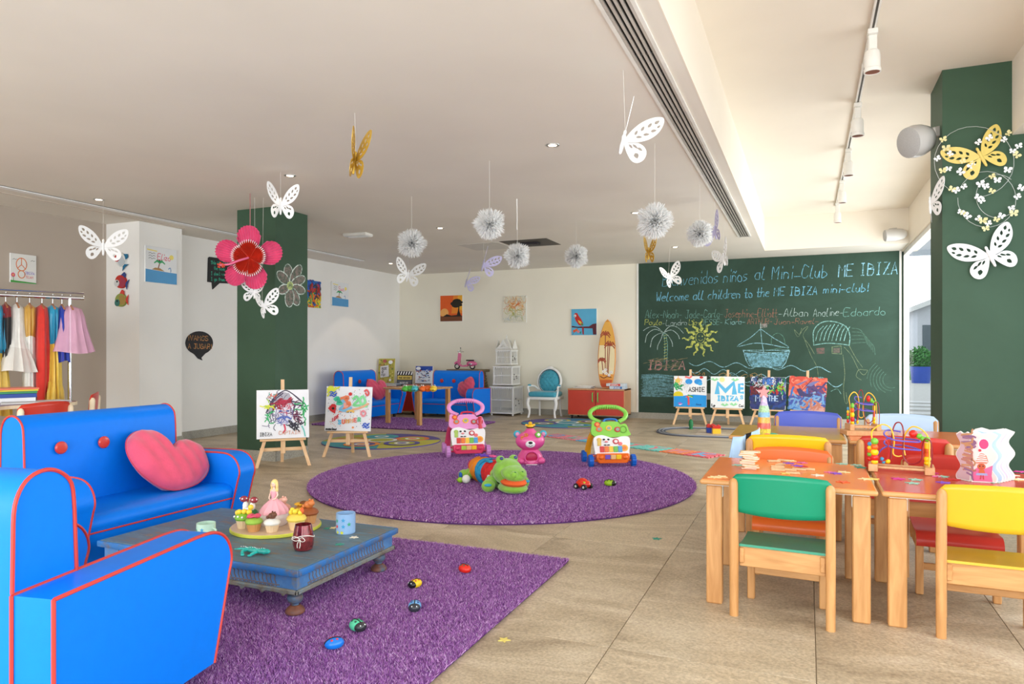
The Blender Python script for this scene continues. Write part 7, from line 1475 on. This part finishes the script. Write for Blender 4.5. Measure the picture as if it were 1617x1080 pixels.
# pink bear toy
g = G(838, 736); be = thing('pink_bear_toy', 'pink plastic bear toy with a bee on its head on the round rug', 'toy', (g[0] - .025, g[1] + .05, .018), TH + .1); M_bp = mat('bear_pink', (236, 90, 160), .28, coat=.3); s = 1.0
m = MB(); m.lathe([(0, .0), (.12, 0), (.135, .02), (.12, .08), (.095, .12), (.08, .14), (0, .145)], 32, sy=.85); bb_ = m.build('body', M_bp, be)
m = MB(); m.ell((0, -.092, .074), (.060, .022, .055), 20); m.build('belly_opening', P(196, 40, 84, .4), bb_)
m = MB(); m.tube([(.064 * math.cos(a), -.103 - .004, .074 + .058 * math.sin(a)) for a in [i * PI / 12 for i in range(24)]], .008, 8, True); m.build('opening_rim', M_bp, bb_)
for sx in (-1, 1): m = MB(); m.ell((sx * .095, -.06, .035), (.048, .055, .036), 16); m.build('paw', M_bp, be)
m = MB(); m.box((-.055, -.135, .0), (.055, -.06, .010), .004); m.build('tray', P(226, 224, 230, .3), be)
m = MB(); m.ell((0, 0, .225), (.145, .115, .098), 32, k=16); m.lathe([(.085, .295), (.05, .325), (.035, .345), (0, .35)], 20); m.build('head', M_bp, be)
for sx in (-1, 1):
    m = MB(); m.ell((sx * .130, .0, .290), (.036, .022, .036), 16); e = m.build('ear', P(60, 180, 210, .3), be); m = MB(); m.ell((sx * .128, -.014, .288), (.022, .014, .024), 14); m.build('inner_ear', P(220, 150, 190, .3), e)
m = MB(); m.ell((-.01, -.100, .205), (.050, .026, .038), 18); mu = m.build('muzzle', P(244, 244, 244, .3), be); m = MB(); m.ell((-.012, -.124, .218), (.021, .010, .013), 14); m.tube(catmull([(-.03, -.124, .196), (-.012, -.127, .186), (.008, -.124, .196)], 4), .002, 5); m.build('nose_and_smile', M_black, mu)
m = MB(); m.cyl((.062, -.070, .285), (.070, -.092, .293), .030, n=14); f_ = m.build('flower_dial', P(110, 180, 60, .3), be); m = MB(); m.cyl((.070, -.090, .293), (.072, -.096, .295), .015, n=12); m.build('dial_centre', P(244, 240, 230), f_)
m = MB()
for k in range(2):
    for q_ in range(5): m.ell((-.085 + k * .035 + .013 * math.cos(q_ * 1.26), -.082 + k * -.008, .262 + k * .028 + .013 * math.sin(q_ * 1.26)), (.009, .007, .009), 8, k=5)
m.build('raised_flower', P(226, 130, 60, .3), be)
m = MB(); m.ell((0, 0, .365), (.034, .028, .024), 16); m.ell((0, -.01, .395), (.020, .018, .018), 14); bz = m.build('bee', P(246, 190, 30, .3), be); m = MB(); m.tube([(.034 * math.cos(a), .028 * math.sin(a), .356) for a in [i * PI / 10 for i in range(20)]], .0055, 6, True)
for sx in (-1, 1): m.ell((sx * .007, -.027, .40), .003, 6, k=4); m.tube([(sx * .008, -.01, .41), (sx * .014, -.012, .428)], .0015, 4); m.ell((sx * .014, -.012, .43), .003, 6, k=4)
m.build('bee_stripe', M_black, bz)
for sx in (-1, 1): m = MB(); m.ell((sx * .036, .0, .378), (.016, .006, .010), 10); m.build('bee_wing', P(250, 200, 60), bz)
# plush crocodile
h0, t0 = Vector((*G(800, 778), 0)), Vector((*G(735, 752), 0)); dxy = h0 - t0; cang = math.atan2(dxy.y, dxy.x)
cr = thing('plush_crocodile', 'long plush crocodile in orange, blue and red patches lying on the round rug', 'soft toy', (h0.x - .03, h0.y + .02, .015), cang - 0.0); cr.scale = (.96, 1.05, 1.05); M_gp = mat('green_plush', (134, 186, 62), .95, var=.12, scale=30, bump=.4, sheen=.5)
# local +x points to the head
def seg(name, x0, x1, r0, r1, mt, par=cr):
    n = 8; pts = [(x0 + (x1 - x0) * i / n, 0, .105 + .012 * math.sin(i * 2.2)) for i in range(n + 1)]; rs2 = [(r0 + (r1 - r0) * i / n) * (.9 + .1 * math.sin(PI * i / n)) for i in range(n + 1)]
    m = MB(); m.tube(pts, rs2, 20); m.v = [(a, b, max(.003, .105 + (c - .105) * .95)) for a, b, c in m.v]; return m.build(name, mt, par)
seg('tail_patch', -.56, -.50, .075, .100, mat('pink_dots', (214, 60, 90), .9, var=.3, scale=60)); seg('orange_patch', -.50, -.36, .102, .112, mat('orange_cloth', (238, 140, 30), .9, bump=.2))
seg('blue_patch', -.36, -.23, .110, .112, mat('blue_cloth', (40, 150, 200), .9, var=.15, scale=30, bump=.2)); rd_ = seg('red_patch', -.23, -.07, .112, .108, mat('red_cloth', (214, 40, 40), .9, var=.15, scale=50, bump=.2)); seg('neck', -.08, .02, .100, .095, M_gp)
m = MB(); m.box((-.20, -.075, .195), (-.12, -.04, .212), .004); m.build('pocket_flap', P(40, 150, 190, .9), rd_)
m = MB(); m.ell((.065, 0, .150), (.125, .115, .100), 22, k=12); m.ell((.175, 0, .155), (.11, .098, .052), 20, (0, .30, 0)); m.ell((.245, .03, .150), (.035, .035, .030), 14); m.ell((.245, -.03, .150), (.035, .035, .030), 14); m.build('head', M_gp, cr, smooth=80)
m = MB(); m.ell((.155, 0, .044), (.150, .105, .040), 20); m.build('lower_jaw', M_gp, cr, smooth=80); m = MB(); m.ell((.170, 0, .088), (.128, .094, .036), 20, (0, .04, 0)); m.build('mouth', mat('orange_mouth', (232, 96, 40), .9), cr)
for sy in (-1, 1):
    m = MB(); m.ell((.05, sy * .055, .240), (.040, .034, .032), 14); e = m.build('eye_bump', M_gp, cr); m = MB(); m.ell((.080, sy * .058, .252), (.012, .016, .014), 12); m.build('eye', P(60, 70, 120, .2), e); m = MB(); m.ell((.262, sy * .03, .172), (.010, .008, .008), 8); m.build('nostril', P(80, 140, 50), cr)
    m = MB(); m.ell((.03, sy * .145, .050), (.050, .055, .048), 14); m.ell((-.02, sy * .10, .07), (.05, .05, .045), 12); f_ = m.build('front_foot', M_gp, cr, smooth=80); m = MB(); m.ell((.068, sy * .165, .062), (.016, .030, .012), 10, (0, 0, sy * .5)); m.build('blue_toe_patch', P(60, 160, 200, .8), f_)
    m = MB(); m.ell((-.52, sy * .125, .050), (.055, .05, .046), 14); m.ell((-.50, sy * .085, .06), (.05, .045, .045), 12); f_ = m.build('hind_foot', M_gp, cr, smooth=80); m = MB(); m.ell((-.50, sy * .165, .055), (.030, .012, .025), 10); m.build('blue_toe_patch', P(40, 100, 190, .8), f_)
m = MB(); m.tube(catmull([(-.55, 0, .09), (-.63, .02, .085), (-.70, .05, .06), (-.74, .07, .05)], 5), [.06] * 4 + [.05] * 4 + [.035] * 4 + [.028] * 3 + [.012], 14); m.build('tail', M_gp, cr, smooth=80)
m = MB(); m.tube(catmull([(-.47, -.05, .21), (-.44, -.02, .222), (-.40, -.03, .218), (-.42, .02, .222)], 5), .007, 6); m.tube(catmull([(-.37, -.04, .215), (-.33, -.02, .222), (-.31, .02, .218)], 5), .008, 6); m.build('purple_trim', P(100, 60, 170, .9), cr)
m = MB(); m.prism([(-.33, .0), (-.25, .02), (-.26, .05), (-.32, .05)], .218, .226); m.prism([(-.24, -.03), (-.2, -.05), (-.2, .0)], .02, .03); m.build('pink_flap', P(236, 90, 150, .9), cr)
m = MB(); m.cyl((-.05, -.105, .09), (-.05, -.112, .09), .028, n=16); m.build('white_label', P(236, 232, 224), cr)
duck = Vector((*G(731, 768), 0)); mm = cr.matrix_basis.inverted() @ Vector((duck.x, duck.y, 0)); mm.z = 0
m = MB(); m.ell((mm.x + .02, mm.y + .02, .045), (.036, .034, .034), 16); m.build('hanging_ball', P(238, 236, 226, .9), cr); m = MB(); m.ell((mm.x - .02, mm.y - .015, .035), (.028, .024, .022), 14); m.tube([(mm.x - .04, mm.y - .02, .035), (mm.x - .075, mm.y - .03, .030)], [.008, .002], 6); m.build('hanging_bird', P(150, 200, 50, .9), cr)
m = MB(); m.tube([(mm.x + .02, mm.y + .03, .075), (-.40, -.10, .15)], .0018, 4); m.build('ball_string', P(206, 150, 120), cr)
# small car and bug toys
g = G(921, 776); ca = thing('toy_car', 'small red rounded toy car with a black wheel on the round rug', 'toy car', (*g, .022), -.35)
m = MB(); m.ell((0, 0, .040), (.068, .045, .036), 18); m.ell((-.005, 0, .060), (.042, .036, .026), 16); m.v = [(a, b, max(.012, c)) for a, b, c in m.v]; m.build('body', P(222, 50, 30, .25), ca)
for sx in (-1, 1):
    for sy in (-1, 1): m = MB(); m.cyl((sx * .038, sy * .030, .022), (sx * .038, sy * .050, .022), .022, n=16); wl = m.build('wheel', M_black, ca); m = MB(); m.cyl((sx * .038, sy * .050, .022), (sx * .038, sy * .0525, .022), .010, n=10); m.build('hub', P(200, 200, 200, .3), wl)
m = MB(); m.ell((.030, -.028, .055), (.014, .008, .010), 10); m.ell((.030, .028, .055), (.014, .008, .010), 10); m.build('yellow_lamp', P(190, 200, 60, .3), ca)
def bug(lab, px, py, rz, body, spot, face, s=1.0, nspots=((-.3, .45), (.25, .5), (-.35, -.5), (.2, -.45)), blue=False, z=.024):
    g = G(px, py); o = thing('ladybird_toy', lab, 'toy', (*g, z), rz, 'painted pebble ladybirds'); o.scale = (s, s, s)
    m = MB(); m.ell((0, 0, .018), (.046, .034, .027), 20, k=10); m.v = [(a, b, max(.002, c)) for a, b, c in m.v]; m.build('body', P(*body, .2), o)
    if face: m = MB(); m.ell((.026, 0, .018), (.026, .0315, .0225), 18); m.v = [(a, b, max(.002, c)) for a, b, c in m.v]; f_ = m.build('head', P(*face, .2), o)
    else: f_ = None
    m = MB(); m.tube([(.046 * 1.01 * math.cos(a), 0, .018 + .0275 * math.sin(a)) for a in [.9 + i * 2.1 / 10 for i in range(11)]], .0028, 5); m.build('wing_line', M_black, o)
    def surf(u, v, r): x, y = u * .046, v * .034; zz_ = .018 + .027 * math.sqrt(max(.05, 1 - u * u - v * v)); return (x, y, zz_)
    m = MB()
    for u, v in nspots: m.ell(surf(u, v, 0), (.0065, .0060, .0028), 8, (0 if v == 0 else -v * .9, u * .7, 0), k=5)
    m.build('spots', P(*spot, .3), o)
    if f_: m = MB(); [m.ell((.044, sy * .012, .030), .0035, 8, k=5) for sy in (-1, 1)]; m.build('eyes', P(240, 240, 240), f_)
bug('green ladybird toy with dark spots standing on the round rug by the walker', 963, 771, .1, (150, 190, 40), (60, 50, 30), (40, 40, 30), 1.04)
bug('red ladybird pebble with green spots on the near purple rug', 734, 910, -.4, (222, 44, 32), (40, 100, 60), None, .82)
bug('yellow ladybird pebble with a black head on the near purple rug', 656, 934, -1.9, (240, 200, 40), (190, 60, 40), (24, 24, 26), .76)
bug('light blue ladybird pebble with a dark head on the near purple rug', 655, 971, -1.1, (110, 170, 220), (40, 60, 130), (50, 52, 60), .82)
bug('mint green ladybird pebble with a dark head on the near purple rug', 564, 1003, -.35, (90, 206, 160), (30, 90, 70), (50, 50, 54), .84)
bug('bright blue ladybird pebble with red spots on the near purple rug', 528, 1032, .9, (20, 120, 220), (210, 60, 70), None, .80)
# socket on the grey baseboard side not visible; little string remnants at the ceiling vents
g = G(816, 314, H); m = MB(); m.tube([(0, 0, 0), (.004, 0, -.16), (.002, 0, -.30)], .004, 5); o = m.build('dangling_cord', P(245, 244, 240)); o.location = (g[0], g[1], H); tag(o, 'short white cord hanging bare from the ceiling by the dark vent', 'cord')
